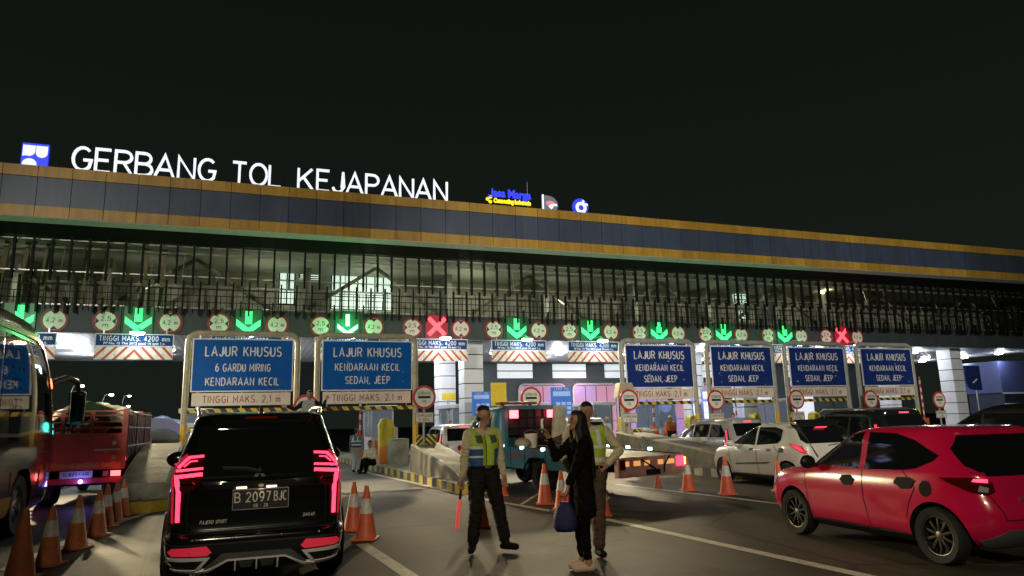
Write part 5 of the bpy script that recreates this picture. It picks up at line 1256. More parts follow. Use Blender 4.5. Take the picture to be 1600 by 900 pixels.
# ---- coach at the left edge: only its front end is in the photograph
def coach():
    hd = YAW; fwd = Vector((-uy, ux, 0)); rgt = Vector((ux, uy, 0))
    wp = gp(46, 836); c = Vector((wp.x, wp.y, 0)) - fwd * 2.75 - rgt * 1.42
    T = thing('coach', 'tall bronze coach with a long hanging mirror, beside the faded cones', 'bus', c, hd)
    M = mat('coach_bronze', (0.17, 0.125, 0.07), 0.14, 0.75, var=0.25, scale=1.2, coat=0.5)
    Bq = Body([(0.30, 5.0, -4.4, 1.12), (0.40, 5.25, -4.5, 1.21), (0.7, 5.42, -4.6, 1.25), (1.2, 5.45, -4.6, 1.25), (1.7, 5.38, -4.6, 1.25), (2.1, 5.20, -4.6, 1.25), (2.6, 4.85, -4.55, 1.245), (3.0, 4.40, -4.5, 1.235), (3.3, 3.95, -4.45, 1.21), (3.48, 3.55, -4.3, 1.15), (3.56, 3.1, -4.0, 1.02)], 7.0, 120)
    dkg = mat('coach_glass', (0.004, 0.006, 0.012), 0.03, var=0, spec=0.7)
    both(Bq, 'side_window', dkg, [(4.15, 1.95), (4.05, 2.3), (3.72, 2.75), (3.35, 3.02), (2.9, 3.12), (1.2, 3.14), (1.2, 1.98)], T)
    both(Bq, 'side_window', dkg, [(1.1, 1.98), (1.1, 3.14), (-1.8, 3.14), (-1.8, 1.98)], T)
    both(Bq, 'side_window', dkg, [(-1.9, 1.98), (-1.9, 3.14), (-4.1, 3.14), (-4.1, 1.98)], T)
    Bq.patch('windscreen', dkg, [(-1.1, 1.25), (1.1, 1.25), (1.08, 2.4), (1.0, 3.25), (-1.0, 3.25), (-1.08, 2.4)], 'front', T)
    Bq.patch('windscreen_corner', dkg, [(-0.7, 1.30), (-0.42, 1.30), (-0.30, 2.0), (-0.2, 2.6), (-0.4, 3.0), (-0.8, 3.1)], 'nose_left', T)
    Bq.patch('windscreen_corner', dkg, [(0.7, 1.30), (0.42, 1.30), (0.30, 2.0), (0.2, 2.6), (0.4, 3.0), (0.8, 3.1)], 'nose_right', T)
    Bq.strip('roof_trim', mat('bronze_trim', (0.35, 0.2, 0.12), 0.25, 0.7), [(4.35, 1.9), (4.22, 2.35), (3.86, 2.85), (3.45, 3.14), (2.9, 3.24), (-4.0, 3.26)], 0.10, 'right', T, off=0.02)
    Bq.strip('chrome_band', m_chrome, [(4.55, 1.62), (3.4, 1.66), (2.2, 1.60), (0.5, 1.62), (-4.1, 1.62)], 0.05, 'right', T, off=0.012)
    Bq.patch('dark_band', mat('coach_dark_band', (0.035, 0.03, 0.025), 0.12, 0.5, var=0.15, coat=0.5), [(4.95, 1.05), (4.80, 1.52), (-4.2, 1.52), (-4.2, 1.05)], 'right', T, off=0.008)
    Bq.patch('yellow_skirt', m_ypaint, [(2.18, 0.36), (2.18, 0.66), (-4.2, 0.66), (-4.2, 0.36)], 'right', T, off=0.008)
    Bq.patch('orange_marker_lamp', mat('marker_amber', (0.6, 0.2, 0.02), 0.3, var=0, emit=(1, 0.35, 0.08), es=2.0), [(4.22, 2.50), (4.05, 2.62), (4.02, 2.54), (4.18, 2.44)], 'right', T, off=0.04)
    for k in range(3):
        Bq.patch('teal_lamp', mat('lamp_teal', (0.05, 0.5, 0.45), 0.3, var=0, emit=(0.05, 0.9, 0.75), es=2.5), [(5.05 - 0.02 * k, 1.60 + 0.13 * k), (5.12 - 0.02 * k, 1.60 + 0.13 * k), (5.11 - 0.02 * k, 1.68 + 0.13 * k), (5.04 - 0.02 * k, 1.68 + 0.13 * k)], 'right', T, off=0.02)
    Bq.patch('fuel_flap', mat('coach_flap', (0.15, 0.11, 0.07), 0.2, 0.6), [(4.05, 0.70), (3.72, 0.70), (3.72, 1.0), (4.05, 1.0)], 'right', T, off=0.012)
    Bq.strip('amber_mark', m_ypaint, [(4.2, 1.04), (4.14, 1.04), (4.14, 0.94), (4.2, 0.94)], 0.02, 'right', T, off=0.012)
    for pts in ([(4.7, 0.42), (4.62, 1.9)], [(2.05, 0.42), (2.05, 1.95)], [(3.45, 1.0), (3.45, 1.9)], [(0.9, 0.4), (0.9, 1.9)]): Bq.strip('door_gap', m_seam, pts, 0.014, 'right', T, off=0.004)
    # horn-like mirrors
    for s in (1, -1):
        g = MB(); g.tube([(s * 1.10, 4.55, 2.55), (s * 1.25, 5.1, 2.70), (s * 1.36, 5.45, 2.66), (s * 1.40, 5.55, 2.45)], [0.07, 0.065, 0.055, 0.05], 12)
        g.box(s * 1.40 - 0.13, s * 1.40 + 0.13, 5.46, 5.62, 1.78, 2.46, None, 0.05); mm = g.build('mirror_arm', m_blk, T, True)
        g = MB(); g.box(s * 1.40 - 0.105, s * 1.40 + 0.105, 5.447, 5.459, 1.84, 2.40); g.build('mirror_glass', m_glass, mm)
        g = MB(); g.tube([(s * 1.265, 5.45, 1.80), (s * 1.265, 5.45, 2.44)], 0.012, 6); g.tube([(s * 1.53, 5.45, 1.80), (s * 1.53, 5.45, 2.44)], 0.012, 6); g.build('mirror_edge', m_chrome, mm)
    Bq.finish('body', [M, m_blk], T, [(2.75, 0.50, 1.27), (-2.7, 0.50, 1.27)], 0.60, 0.45)
    wheels(T, 1.08, (2.75, -2.7), 0.49, 0.28, spokes=10, rr=0.6, rim_m=m_alu, lip=m_chrome)
    lamp('lane_reflection_light', 'POINT', T.matrix_basis @ Vector((1.4, 5.15, 1.75)), 1.0, (0.1, 1, 0.85), 0.1)
coach()

# ---- red stake-bed truck ahead of the coach
def stake_truck():
    hd = R(21); p = at(122, 690, 16.2); fwd = Vector((-math.sin(hd), math.cos(hd), 0)); c = Vector((p.x, p.y, 0))
    T = thing('stake_truck', 'red stake bed truck with a green tarpaulin load and a blue lamp under its tailgate', 'truck', c, hd)
    red = mat('truck_red', (0.50, 0.035, 0.045), 0.4, var=0.2, scale=3); steel = mat('truck_frame_red', (0.40, 0.07, 0.04), 0.45, var=0.2)
    dk = mat('truck_side_dark', (0.07, 0.012, 0.012), 0.5, var=0.3)
    W2, L = 0.98, 4.3
    g = MB(); g.box(-W2, W2, 0, L, 0.86, 0.98); g.build('bed_floor', dk, T)
    # tailgate
    g = MB(); g.box(-W2, W2, -0.03, 0.03, 0.80, 1.52)
    for x in (-0.48, 0.0, 0.48): g.box(x - 0.012, x + 0.012, -0.045, -0.03, 0.82, 1.44)
    g.box(-W2, W2, -0.05, 0.04, 1.50, 1.60); g.build('tailgate', red, T)
    g = MB(); random.seed(5)
    pts = [(-0.9 + 0.06 * i, 0.945 + random.uniform(-0.01, 0.035)) for i in range(31)]
    g.prism([(-0.9, 0.85)] + pts + [(0.9, 0.85)], 1, -0.034, -0.03); g.build('worn_orange_stripe', mat('worn_orange', (0.50, 0.20, 0.03), 0.5, var=0.3, scale=9), T)
    g = MB(); g.box(0.35, 0.86, -0.05, -0.03, 1.22, 1.25); g.box(0.70, 0.78, -0.08, -0.03, 1.34, 1.42); g.box(0.70, 0.78, -0.08, -0.03, 1.02, 1.10); g.build('latch', mat('worn_metal', (0.5, 0.42, 0.3), 0.4, 0.7), T)
    g = MB()
    for x in (-W2 + 0.05, -0.33, 0.25, W2 - 0.08): g.box(x - 0.035, x + 0.035, -0.02, 0.04, 1.58, 2.12)
    for z in (1.72, 1.86, 2.0, 2.10): g.box(-W2, W2, -0.022, 0.0, z - 0.02, z + 0.02)
    g.box(W2 - 0.10, W2, -0.04, 0.08, 0.80, 2.14); g.build('rear_stakes', steel, T)
    for s in (-1, 1):
        g = MB(); k = 17
        for i in range(k):
            y = 0.1 + (L - 0.15) * i / (k - 1); g.box(s * W2 - 0.02, s * W2 + 0.02, y - 0.055, y + 0.055, 0.98, 2.02)
        g.build('side_stakes', dk, T)
        g = MB()
        for z, mi in ((1.30, 0), (1.72, 0), (2.06, 0)): g.box(s * W2 - 0.035, s * W2 + 0.035, 0.05, L, z - 0.014, z + 0.014)
        g.build('side_rail', mat('side_rail_pale', (0.5, 0.48, 0.42), 0.4, 0.4), T)
        g = MB()
        for y in (1.4, 2.9): g.box(s * W2 - 0.04, s * W2 + 0.04, y - 0.03, y + 0.03, 0.9, 2.08)
        g.build('side_post', dk, T)
    g = MB(); g.box(-W2, W2, L, L + 0.06, 0.9, 2.15); g.build('headboard', dk, T)
    # tarpaulin heap
    g = MB(); rnd = random.Random(8); rows = []
    for i in range(19):
        y = 0.25 + (L - 0.4) * i / 18; row = []
        for j in range(15):
            x = -0.9 + 1.8 * j / 14; e = (1 - abs(x / 0.93) ** 3); f = min(1, i / 3.0, (18 - i) / 2.0)
            row.append((x, y, 1.72 + 0.62 * e * (0.45 + 0.55 * f) * (0.86 + 0.14 * math.sin(2.1 * y)) + rnd.uniform(-0.05, 0.05)))
        rows.append(row)
    g.grid(rows); g.build('tarpaulin', mat('tarpaulin_green', (0.022, 0.055, 0.012), 0.7, var=0.5, scale=4, bump=0.9), T, True, angle=180)
    g = MB()
    for i in range(3): g.tube([(-0.92, 0.9 + i * 1.2, 1.7), (-0.4, 0.95 + i * 1.2, 2.16), (0.4, 0.95 + i * 1.2, 2.16), (0.92, 0.9 + i * 1.2, 1.7)], 0.012, 6)
    g.build('load_rope', m_gal, T)
    g = MB(); g.prism([(-0.5, 1.0), (0.1, 1.0), (0.55, 1.75), (0.3, 1.8), (-0.35, 1.2)], 1, 0.2, 0.6); g.build('folded_tarpaulin', mat('tarp_red', (0.3, 0.04, 0.03), 0.6, var=0.3), T)
    # cab, chassis, bumper, lamps
    Bq = Body([(0.55, L + 2.0, L + 0.3, 0.78), (0.65, L + 2.1, L + 0.25, 0.86), (1.2, L + 2.12, L + 0.22, 0.88), (1.5, L + 1.95, L + 0.22, 0.86), (2.1, L + 1.5, L + 0.25, 0.78), (2.2, L + 1.2, L + 0.4, 0.66)], 6, 64)
    Bq.patch('windscreen', m_glass, [(-0.7, 1.35), (0.7, 1.35), (0.62, 2.0), (-0.62, 2.0)], 'front', T)
    both(Bq, 'door_window', m_glass, [(L + 1.5, 1.35), (L + 1.3, 1.95), (L + 0.6, 1.95), (L + 0.6, 1.35)], T)
    Bq.finish('cab', [red, m_blk], T, [], 0.4)
    g = MB(); g.box(-0.40, -0.30, 0.1, L + 1.8, 0.62, 0.84); g.box(0.30, 0.40, 0.1, L + 1.8, 0.62, 0.84); g.box(-0.10, 0.10, 1.0, 3.0, 0.45, 0.60); g.box(-0.6, 0.6, 0.95, 1.05, 0.40, 0.5); g.build('chassis', m_dark, T)
    g = MB(); g.box(-0.96, 0.96, -0.02, 0.10, 0.50, 0.62, None, 0.01); g.build('rear_bumper', red, T)
    g = MB(); g.box(-0.30, 0.34, -0.02, 0.0, 0.63, 0.78); pl = g.build('number_plate', mat('plate_pale', (0.6, 0.55, 0.5), 0.5), T)
    text('N 8257 UR', m_ink, T, (0.02, -0.022, 0.705), 0.10, 0.5, 0.003)
    for s in (-1, 1):
        g = MB(); g.box(s * 0.72 - 0.20, s * 0.72 + 0.20, -0.03, 0.02, 0.63, 0.78, None, 0.01); hl = g.build('tail_lamp', m_lens, T)
        g = MB(); g.box(s * 0.80 - 0.10, s * 0.80 + 0.10, -0.036, -0.03, 0.645, 0.765); g.build('lit_segment', mat('truck_tail_lit', (0.8, 0.1, 0.1), 0.3, var=0, emit=(1.0, 0.16, 0.16), es=2.6), hl)
        g = MB(); g.box(s * 0.60 - 0.05, s * 0.60 + 0.05, -0.036, -0.03, 0.65, 0.76); g.build('clear_segment', m_lensw, hl)
        g = MB(); g.box(s * 0.95 - 0.03, s * 0.95 + 0.03, -0.02, 0.03, 0.98, 1.06); g.build('side_marker', mat('marker_red', (0.8, 0.1, 0.1), 0.3, var=0, emit=(1, 0.12, 0.15), es=3.5), T)
    g = MB(); g.ball((0.12, -0.05, 0.55), 0.045); g.build('blue_lamp', mat('lamp_blue', (0.1, 0.1, 0.8), 0.3, var=0, emit=(0.10, 0.12, 1.0), es=22), T, True)
    lamp('truck_blue_light', 'POINT', T.matrix_basis @ Vector((0.12, -0.16, 0.50)), 5, (0.2, 0.2, 1), 0.05)
    for s in (-1, 1): lamp('truck_tail_light', 'POINT', T.matrix_basis @ Vector((s * 0.8, -0.25, 0.7)), 1.6, (1, 0.1, 0.12), 0.08)
    g = MB()
    for s in (-1, 1): g.box(s * 0.72 - 0.22, s * 0.72 + 0.22, 0.26, 0.28, 0.18, 0.62)
    g.build('mud_flap', m_blk, T)
    for s in (-1, 1): wheel(T, s * 0.72, 0.95, 0.40, 0.42, s, spokes=6); wheel(T, s * 0.78, L + 1.2, 0.40, 0.22, s, spokes=6)
stake_truck()

def cargo_pickup():
    hd = R(20); c = put(246, 690, 24.5)
    T = thing('cargo_pickup', 'pale vehicle with a bulky blue and white wrapped load beyond the red truck', 'pickup truck', c, hd)
    g = MB(); g.box(-0.85, 0.85, 0, 2.6, 0.65, 1.15, None, 0.02); g.build('bed', mat('pickup_red', (0.22, 0.02, 0.03), 0.4), T)
    rows = []; rnd = random.Random(4)
    for i in range(13):
        a = PI * i / 12; rows.append([(0.95 * math.cos(a) * (1 + rnd.uniform(-.05, .05)), -0.05 + 2.6 * j / 8, 1.15 + 0.95 * math.sin(a) * (1 + rnd.uniform(-.06, .06))) for j in range(9)])
    g = MB(); V = g.grid(rows); g.face([r[0] for r in V]); g.face([r[-1] for r in V]); g.build('wrapped_load', mat('load_sheet', (0.12, 0.14, 0.30), 0.45, var=0.3, scale=1.5, bump=0.5), T, True, angle=60)
    g = MB(); g.ball((0.1, -0.1, 1.35), 0.62, 0.25, 0.35); g.build('dark_bundle', mat('bundle_grey', (0.08, 0.085, 0.10), 0.6, var=0.4, bump=0.5), T, True)
    Bq = Body([(0.35, 4.3, 2.7, 0.75), (0.45, 4.4, 2.65, 0.83), (1.05, 4.35, 2.65, 0.85), (1.2, 3.9, 2.66, 0.8), (1.65, 3.5, 2.75, 0.7), (1.72, 3.3, 2.9, 0.55)], 6, 48)
    both(Bq, 'door_window', m_glass, [(3.8, 1.15), (3.45, 1.55), (2.85, 1.55), (2.85, 1.15)], T)
    Bq.finish('cab', [pwhite, m_blk], T, [], 0.3)
    for s in (-1, 1):
        g = MB(); g.box(s * 0.74 - 0.08, s * 0.74 + 0.08, -0.03, 0.0, 0.72, 0.98); g.build('tail_lamp', m_refl, T)
        wheel(T, s * 0.74, 0.8, 0.32, 0.2, s, spokes=6); wheel(T, s * 0.74, 3.5, 0.32, 0.2, s, spokes=6)
cargo_pickup()
family_car('white van top with a red lamp beside the yellow gantry post', put(283, 690, 28.0), R(20), pwhite, 1.9, True)

# ---- blue tow truck with a lowered bed
def tow_truck():
    hd = R(36); c = put(962, 720, 14.6)
    fwd = Vector((-math.sin(hd), math.cos(hd), 0)); rgt = Vector((math.cos(hd), math.sin(hd), 0)); c = c + rgt * 0.95
    T = thing('tow_truck', 'blue flatbed tow truck with red roof lamps and a worn tilted loading bed', 'tow truck', c, hd)
    blue = mat('tow_blue', (0.04, 0.15, 0.19), 0.4, var=0.2, scale=3); deck = mat('deck_plate', (0.13, 0.115, 0.085), 0.6, 0.2, var=0.45, scale=3, bump=0.3)
    W2 = 0.98
    # bed slopes down towards the tail
    def zt(y): return 0.84 + 0.035 * y
    g = MB(); L = 3.9
    g.prism([(0, zt(0) - 0.10), (L, zt(L) - 0.10), (L, zt(L)), (0, zt(0))], 0, -W2 + 0.05, W2 - 0.05); g.build('loading_bed', deck, T)
    for s in (-1, 1):
        g = MB(); g.prism([(1.45, 0.52), (2.15, 0.52), (2.25, 0.78), (2.85, 0.78), (2.95, 0.52), (L + 0.2, 0.56), (L + 0.2, zt(L) + 0.06), (1.45, zt(1.45) + 0.03)], 0, s * W2 - 0.03, s * W2 + 0.03); pnl = g.build('side_panel', blue, T)
        g = MB(); g.prism([(0, zt(0) - 0.12), (1.45, 0.64), (1.45, zt(1.45) + 0.03), (0, zt(0) + 0.02)], 0, s * W2 - 0.028, s * W2 + 0.028); g.build('side_beam', deck, T)
        for y in (L, 3.1, 2.3, 1.6, 0.9):
            g = MB(); g.box(s * (W2 + 0.02) - 0.03, s * (W2 + 0.02) + 0.03, y - 0.04, y + 0.04, zt(y) + 0.02, zt(y) + 0.09); g.build('side_lamp', mat('side_lamp_ice', (0.7, 0.9, 1), 0.3, var=0, emit=(0.55, 0.9, 1), es=5), T)
    for k, (wd, y) in enumerate((('DEREK', 3.35), ('TOL', 2.62), ('JALAN', 1.75))):
        text(wd, mat('faded_red', (0.35, 0.05, 0.05), 0.5), T, (-W2 - 0.034, y, 0.84 if wd != 'TOL' else 0.87), 0.17, 0.5 if wd != 'TOL' else 0.3, 0.004, rot=(0, 0, -PI / 2))
    # rear cross beam with lamps and reflectors
    pk = mat('beam_faded', (0.50, 0.27, 0.22), 0.5, var=0.35, scale=6)
    g = MB(); g.box(-W2, W2, -0.10, 0.02, 0.44, 0.84, None, 0.012); rb = g.build('rear_beam', pk, T)
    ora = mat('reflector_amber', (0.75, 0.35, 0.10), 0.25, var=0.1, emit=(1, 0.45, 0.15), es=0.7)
    for x0, x1 in ((-0.8, -0.68), (-0.55, -0.36), (-0.24, -0.08), (0.16, 0.32), (0.42, 0.66)):
        g = MB(); g.box(x0, x1, -0.108, -0.10, 0.66, 0.76); g.build('reflector', ora, T)
    g = MB(); g.box(0.72, 0.95, -0.125, -0.10, 0.60, 0.80, None, 0.01); tl = g.build('tail_lamp', m_tail, T)
    g = MB(); g.box(0.95, 1.02, -0.11, -0.02, 0.62, 0.78); g.build('indicator', mat('indicator_lit', (0.8, 0.5, 0.1), 0.3, var=0, emit=(1, 0.6, 0.15), es=3), T)
    g = MB(); g.box(-0.95, -0.80, -0.125, -0.10, 0.60, 0.80, None, 0.01); g.build('tail_lamp', m_lens, T)
    g = MB()
    for pts in ([(-0.35, -0.14, 0.78), (0.0, -0.16, 0.60), (0.10, -0.16, 0.52)], [(0.5, -0.14, 0.84), (0.30, -0.16, 0.66), (0.28, -0.16, 0.50)]): g.tube(pts, 0.016, 6)
    g.build('tow_hook', m_dark, T)
    text('DEREK', mat('faded_cream', (0.6, 0.5, 0.4), 0.6), T, (-0.52, -0.102, 0.56), 0.10, 0.4, 0.003)
    # cab
    y0 = L + 0.35; hh = 2.02
    Bq = Body([(0.45, y0 + 1.9, y0, 0.78), (0.55, y0 + 2.05, y0 - 0.02, 0.85), (1.05, y0 + 2.0, y0 - 0.02, 0.86), (1.25, y0 + 1.75, y0 - 0.01, 0.84), (1.85, y0 + 1.25, y0 + 0.08, 0.74), (1.96, y0 + 1.05, y0 + 0.15, 0.66), (2.0, y0 + 0.9, y0 + 0.3, 0.5)], 8, 80)
    Bq.patch('cab_window', m_glass, [(-0.66, 1.25), (0.66, 1.25), (0.60, 1.80), (-0.60, 1.80)], 'rear', T)
    both(Bq, 'door_window', m_glass, [(y0 + 1.55, 1.25), (y0 + 1.15, 1.78), (y0 + 0.45, 1.78), (y0 + 0.45, 1.25)], T)
    Bq.patch('windscreen', m_glass, [(-0.7, 1.25), (0.7, 1.25), (0.62, 1.82), (-0.62, 1.82)], 'front', T)
    Bq.finish('cab', [blue, m_blk], T, [(y0 + 1.1, 0.36, 0.87)], 0.42, 0.3)
    g = MB()                                               # headache frame with its lamps
    for s in (-1, 1): g.box(s * 0.82 - 0.05, s * 0.82 + 0.05, y0 - 0.28, y0 - 0.16, 0.95, 1.98)
    g.box(-0.87, 0.87, y0 - 0.28, y0 - 0.16, 1.92, 2.02); g.build('guard_frame', blue, T)
    g = MB(); g.box(-0.77, 0.77, y0 - 0.20, y0 - 0.17, 1.28, 1.92); g.build('guard_mesh_panel', mat('mesh_dark', (0.015, 0.015, 0.017), 0.5), T)
    for s in (-1, 1):
        g = MB(); g.box(s * 0.60 - 0.12, s * 0.60 + 0.12, y0 - 0.34, y0 - 0.28, 1.70, 1.90, None, 0.01); g.build('roof_tail_lamp', mat('roof_lamp_red', (0.8, 0.1, 0.1), 0.3, var=0, emit=(1.0, 0.13, 0.14), es=5), T)
        lamp('tow_lamp', 'POINT', T.matrix_basis @ Vector((s * 0.60, y0 - 0.5, 1.78)), 3.5, (1, 0.08, 0.1), 0.1)
    g = MB(); g.box(0.64, 0.73, y0 - 0.346, y0 - 0.34, 1.71, 1.89); g.build('amber_lamp', mat('lamp_amber', (0.8, 0.5, 0.2), 0.3, var=0, emit=(1, 0.6, 0.3), es=6), T)
    g = MB(); g.box(-0.66, 0.56, y0 + 0.2, y0 + 0.45, 2.06, 2.13, None, 0.03)
    for x in (-0.5, 0.4): g.box(x - 0.03, x + 0.03, y0 + 0.3, y0 + 0.36, 1.98, 2.07)
    g.build('beacon_bar', mat('beacon_rust', (0.30, 0.09, 0.05), 0.4), T)
    # winch and clutter behind the cab
    g = MB(); g.lathe([(0.16, -0.35), (0.16, 0.35)], 16, Matrix.Translation((0.1, L - 0.1, 1.12)) @ Matrix.Rotation(PI / 2, 4, 'Y'), cap=True)
    g.box(-0.4, -0.32, L - 0.3, L + 0.1, 0.95, 1.32); g.box(0.5, 0.58, L - 0.3, L + 0.1, 0.95, 1.32); g.build('winch', m_dark, T)
    for s in (-1, 1): wheel(T, s * 0.74, 2.55, 0.37, 0.30, s, spokes=6); wheel(T, s * 0.76, y0 + 1.1, 0.36, 0.2, s, spokes=6)
    g = MB(); g.box(-0.42, -0.30, 0.3, y0 + 1.5, 0.50, 0.70); g.box(0.30, 0.42, 0.3, y0 + 1.5, 0.50, 0.70); g.build('chassis', m_dark, T)
    for s in (-1, 1):
        g = MB(); pts = [(s * 0.90, 2.55 + 0.46 * math.cos(a), 0.37 + 0.44 * math.sin(a)) for a in [PI * i / 10 for i in range(11)]]
        for i in range(10):
            a, b = pts[i], pts[i + 1]; q_ = [g.bm.verts.new(v) for v in ((a[0] - 0.16, a[1], a[2]), (a[0] + 0.05, a[1], a[2]), (b[0] + 0.05, b[1], b[2]), (b[0] - 0.16, b[1], b[2]))]; g.face(q_)
        g.build('mudguard', m_blk, T, True)
        g = MB()
        for y in (2.2, 3.0, 3.55): g.box(s * (W2 + 0.031) - 0.004, s * (W2 + 0.031) + 0.004, y - 0.008, y + 0.008, 0.60, zt(y) + 0.02)
        g.build('panel_rib', m_dark, T)
    g = MB(); g.tube([(-0.55, 1.2, 0.72), (-0.55, 3.4, 0.60)], 0.05, 10); g.tube([(0.55, 1.2, 0.72), (0.55, 3.4, 0.60)], 0.05, 10); g.build('ram', m_alu, T, True)
    g = MB(); g.box(-0.20, 0.22, -0.112, -0.10, 0.465, 0.575); g.build('number_plate', m_plate, T)
    g = MB()
    for x in (-0.4, -0.13, 0.13, 0.4): g.box(x - 0.012, x + 0.012, y0 - 0.24, y0 - 0.205, 1.26, 1.93)
    for z in (1.45, 1.7): g.box(-0.78, 0.78, y0 - 0.235, y0 - 0.21, z, z + 0.02)
    g.build('guard_bars', m_dark, T)
    # loose load lying on the bed
    Mx = T.matrix_basis
    q = Mx @ Vector((-0.45, L - 0.45, zt(L) + 0.0)); b = thing('plastic_bucket', 'pale plastic bucket on the tow truck bed', 'bucket', q)
    g = MB(); g.lathe([(0, 0.0), (0.13, 0.0), (0.17, 0.34), (0.16, 0.34), (0.12, 0.02), (0, 0.02)], 20); g.build('pail', mat('bucket_cream', (0.62, 0.55, 0.38), 0.5), b, True)
    g = MB(); g.tube([(0.17 * math.cos(a), 0.02, 0.33 + 0.10 * math.sin(a)) for a in [PI * i / 10 for i in range(11)]], 0.006, 6); g.build('handle', m_alu, b)
    q = Mx @ Vector((0.50, L - 0.30, zt(L)))
    b = tag(MB().box(-0.17, 0.17, -0.10, 0.10, 0.0, 1.02, None, 0.07, Matrix.Rotation(0.12, 4, 'Y')).build('foam_mattress', mat('foam_beige', (0.42, 0.38, 0.26), 0.8, var=0.3), None, True, loc=q, rot=(0, 0, hd)), 'beige foam roll leaning upright against the tow truck cab guard', 'foam roll')
    q = Mx @ Vector((-0.75, L - 0.5, zt(L)))
    g = MB(); g.ball((0, 0, 0.12), 0.20, 0.16, 0.13); tag(g.build('cloth_sack', mat('sack_tan', (0.32, 0.27, 0.16), 0.85, var=0.3, bump=0.5), None, True, loc=q), 'tan cloth sack beside the bucket on the tow truck bed', 'sack')
    q = Mx @ Vector((0.15, L - 0.75, zt(L)))
    g = MB(); rnd = random.Random(2)
    for i in range(9):
        a = rnd.uniform(0, PI); l_ = rnd.uniform(0.2, 0.4); x, y = rnd.uniform(-0.25, 0.25), rnd.uniform(-0.2, 0.2)
        g.tube([(x - l_ * math.cos(a), y - l_ * math.sin(a) * .5, 0.03 + 0.02 * i), (x + l_ * math.cos(a), y + l_ * math.sin(a) * .5, 0.05 + 0.03 * i)], 0.022, 6)
    tag(g.build('chain_heap', mat('rusty_iron', (0.10, 0.07, 0.045), 0.6, 0.5, var=0.4), None, loc=q), 'heap of rusty bars on the tow truck bed in front of the cab', 'scrap')
    return Mx @ Vector((0.80, L - 0.25, zt(L)))
tow_cone_pos = tow_truck()

# ------------------------------------------------------------------ traffic cones
m_cone = mat('cone_orange', (0.80, 0.15, 0.06), 0.5, var=0.2, scale=6)
m_coned = mat('cone_faded', (0.66, 0.20, 0.07), 0.6, var=0.3, scale=6)
m_slv = mat('cone_sleeve', (0.76, 0.74, 0.70), 0.4, var=0.25, scale=14)
def cone(label, loc, h=0.74, faded=False, sleeve=True, rz=0.0, tilt=0.0):
    k = h / 0.74
    T = thing('traffic_cone', label, 'cone', loc, rz, 'orange traffic cones')
    mm = m_coned if faded else m_cone
    g = MB(); g.lathe([(0.155 * k, 0.03 * k), (0.145 * k, 0.05 * k), (0.03 * k, 0.72 * k), (0.022 * k, 0.74 * k), (0.0, 0.74 * k)], 24); g.build('cone', mm, T, True)
    g = MB(); g.box(-0.17 * k, 0.17 * k, -0.17 * k, 0.17 * k, 0.002, 0.035 * k, None, 0.02 * k); g.build('base', mm, T, True)
    if sleeve:
        r = lambda z: 0.145 - (0.115) * (z - 0.05) / 0.67 + 0.003
        g = MB(); g.lathe([(r(0.36) * k, 0.36 * k), (r(0.56) * k, 0.56 * k)], 24); g.build('reflective_sleeve', m_slv, T, True)
    return T
cone('plain dirty cone without a sleeve, the largest cone', gp(30, 906), 0.78, True, False)
cone('dirty cone with grey sleeve next to the largest cone', gp(75, 884), 0.72, True)
cone('faded cone third in the coach lane row', gp(118, 858), 0.74, True)
cone('faded cone in front of the truck tail, fourth in the coach lane row', gp(151, 838), 0.72, True)
cone('faded cone tucked behind the fourth one of the coach lane row', gp(164, 824), 0.72, True)
cone('faded cone fifth in the coach lane row before the yellow kerb nose', gp(179, 814), 0.70, True)
cone('narrow faded cone touching the yellow kerb nose', gp(191, 806), 0.70, True)
cone('orange cone at the rear corner of the black car', gp(572, 843), 0.75)
cone('orange cone half hidden behind the black car corner', gp(552, 829), 0.74)
cone('orange cone beside the policeman vest below the tow truck cab', gp(783, 775), 0.78)
cone('orange cone below the blue side panel of the tow truck', gp(852, 788), 0.78)
cone('orange cone between the policeman legs', gp(750, 824), 0.72)
cone('orange cone partly behind the blue bag of the woman', gp(878, 796), 0.70)
cone('small orange cone beside the brown trouser leg of the officer', gp(945, 806), 0.52)
cone('orange cone standing at the rear corner of the tow truck bed', gp(1076, 767), 0.74)
cone('orange cone in front of the cream hatchback front wheel', gp(1137, 773), 0.78)
cone('orange cone peeking over the red bonnet in front of the cream hatchback', gp(1219, 768), 0.66, False, False)
cone('cut down orange cone base under the tow truck rear beam', gp(1028, 762), 0.42, False, False)
cone('orange cone standing on the tow truck bed beside the foam roll', tow_cone_pos, 0.72)

# ------------------------------------------------------------------ concrete on the islands
def wedge(name, label, u0, u1, n0, n1, h0, h1, mm=None, cat='barrier', skew=0.0, round_=False):
    g = MB(); rows = []
    for i in range(9):
        t = i / 8; n = n0 + (n1 - n0) * t; h = h0 + (h1 - h0) * (t ** 0.8); s = skew * t; c = 0.05
        rows.append([Vector((u0 + s, n, 0.0)), Vector((u0 + s + 0.02, n, h - c)), Vector((u0 + s + 0.02 + c, n, h)), Vector((u1 + s - 0.02 - c, n, h)), Vector((u1 + s - 0.02, n, h - c)), Vector((u1 + s, n, 0.0))])
    o = P((u0 + u1) / 2, n0, 0.19)
    rows = [[v - Vector(((u0 + u1) / 2, n0, 0)) for v in r] for r in rows]
    V = g.grid(rows); g.face(V[0]); g.face(V[-1][::-1])
    return tag(g.build(name, mm or m_conc, None, True, loc=o, rot=(0, 0, YAW)), label, cat)
def block(label, u0, u1, n0, n1, h, mm=None, name='concrete_block'):
    g = MB(); g.box(-(u1 - u0) / 2, (u1 - u0) / 2, 0, n1 - n0, 0, h, None, 0.03)
    return tag(g.build(name, mm or m_conc2, None, True, loc=P((u0 + u1) / 2, n0, 0.19), rot=(0, 0, YAW)), label, 'barrier')
b1, b3, b5 = BU[1], BU[3], BU[5]
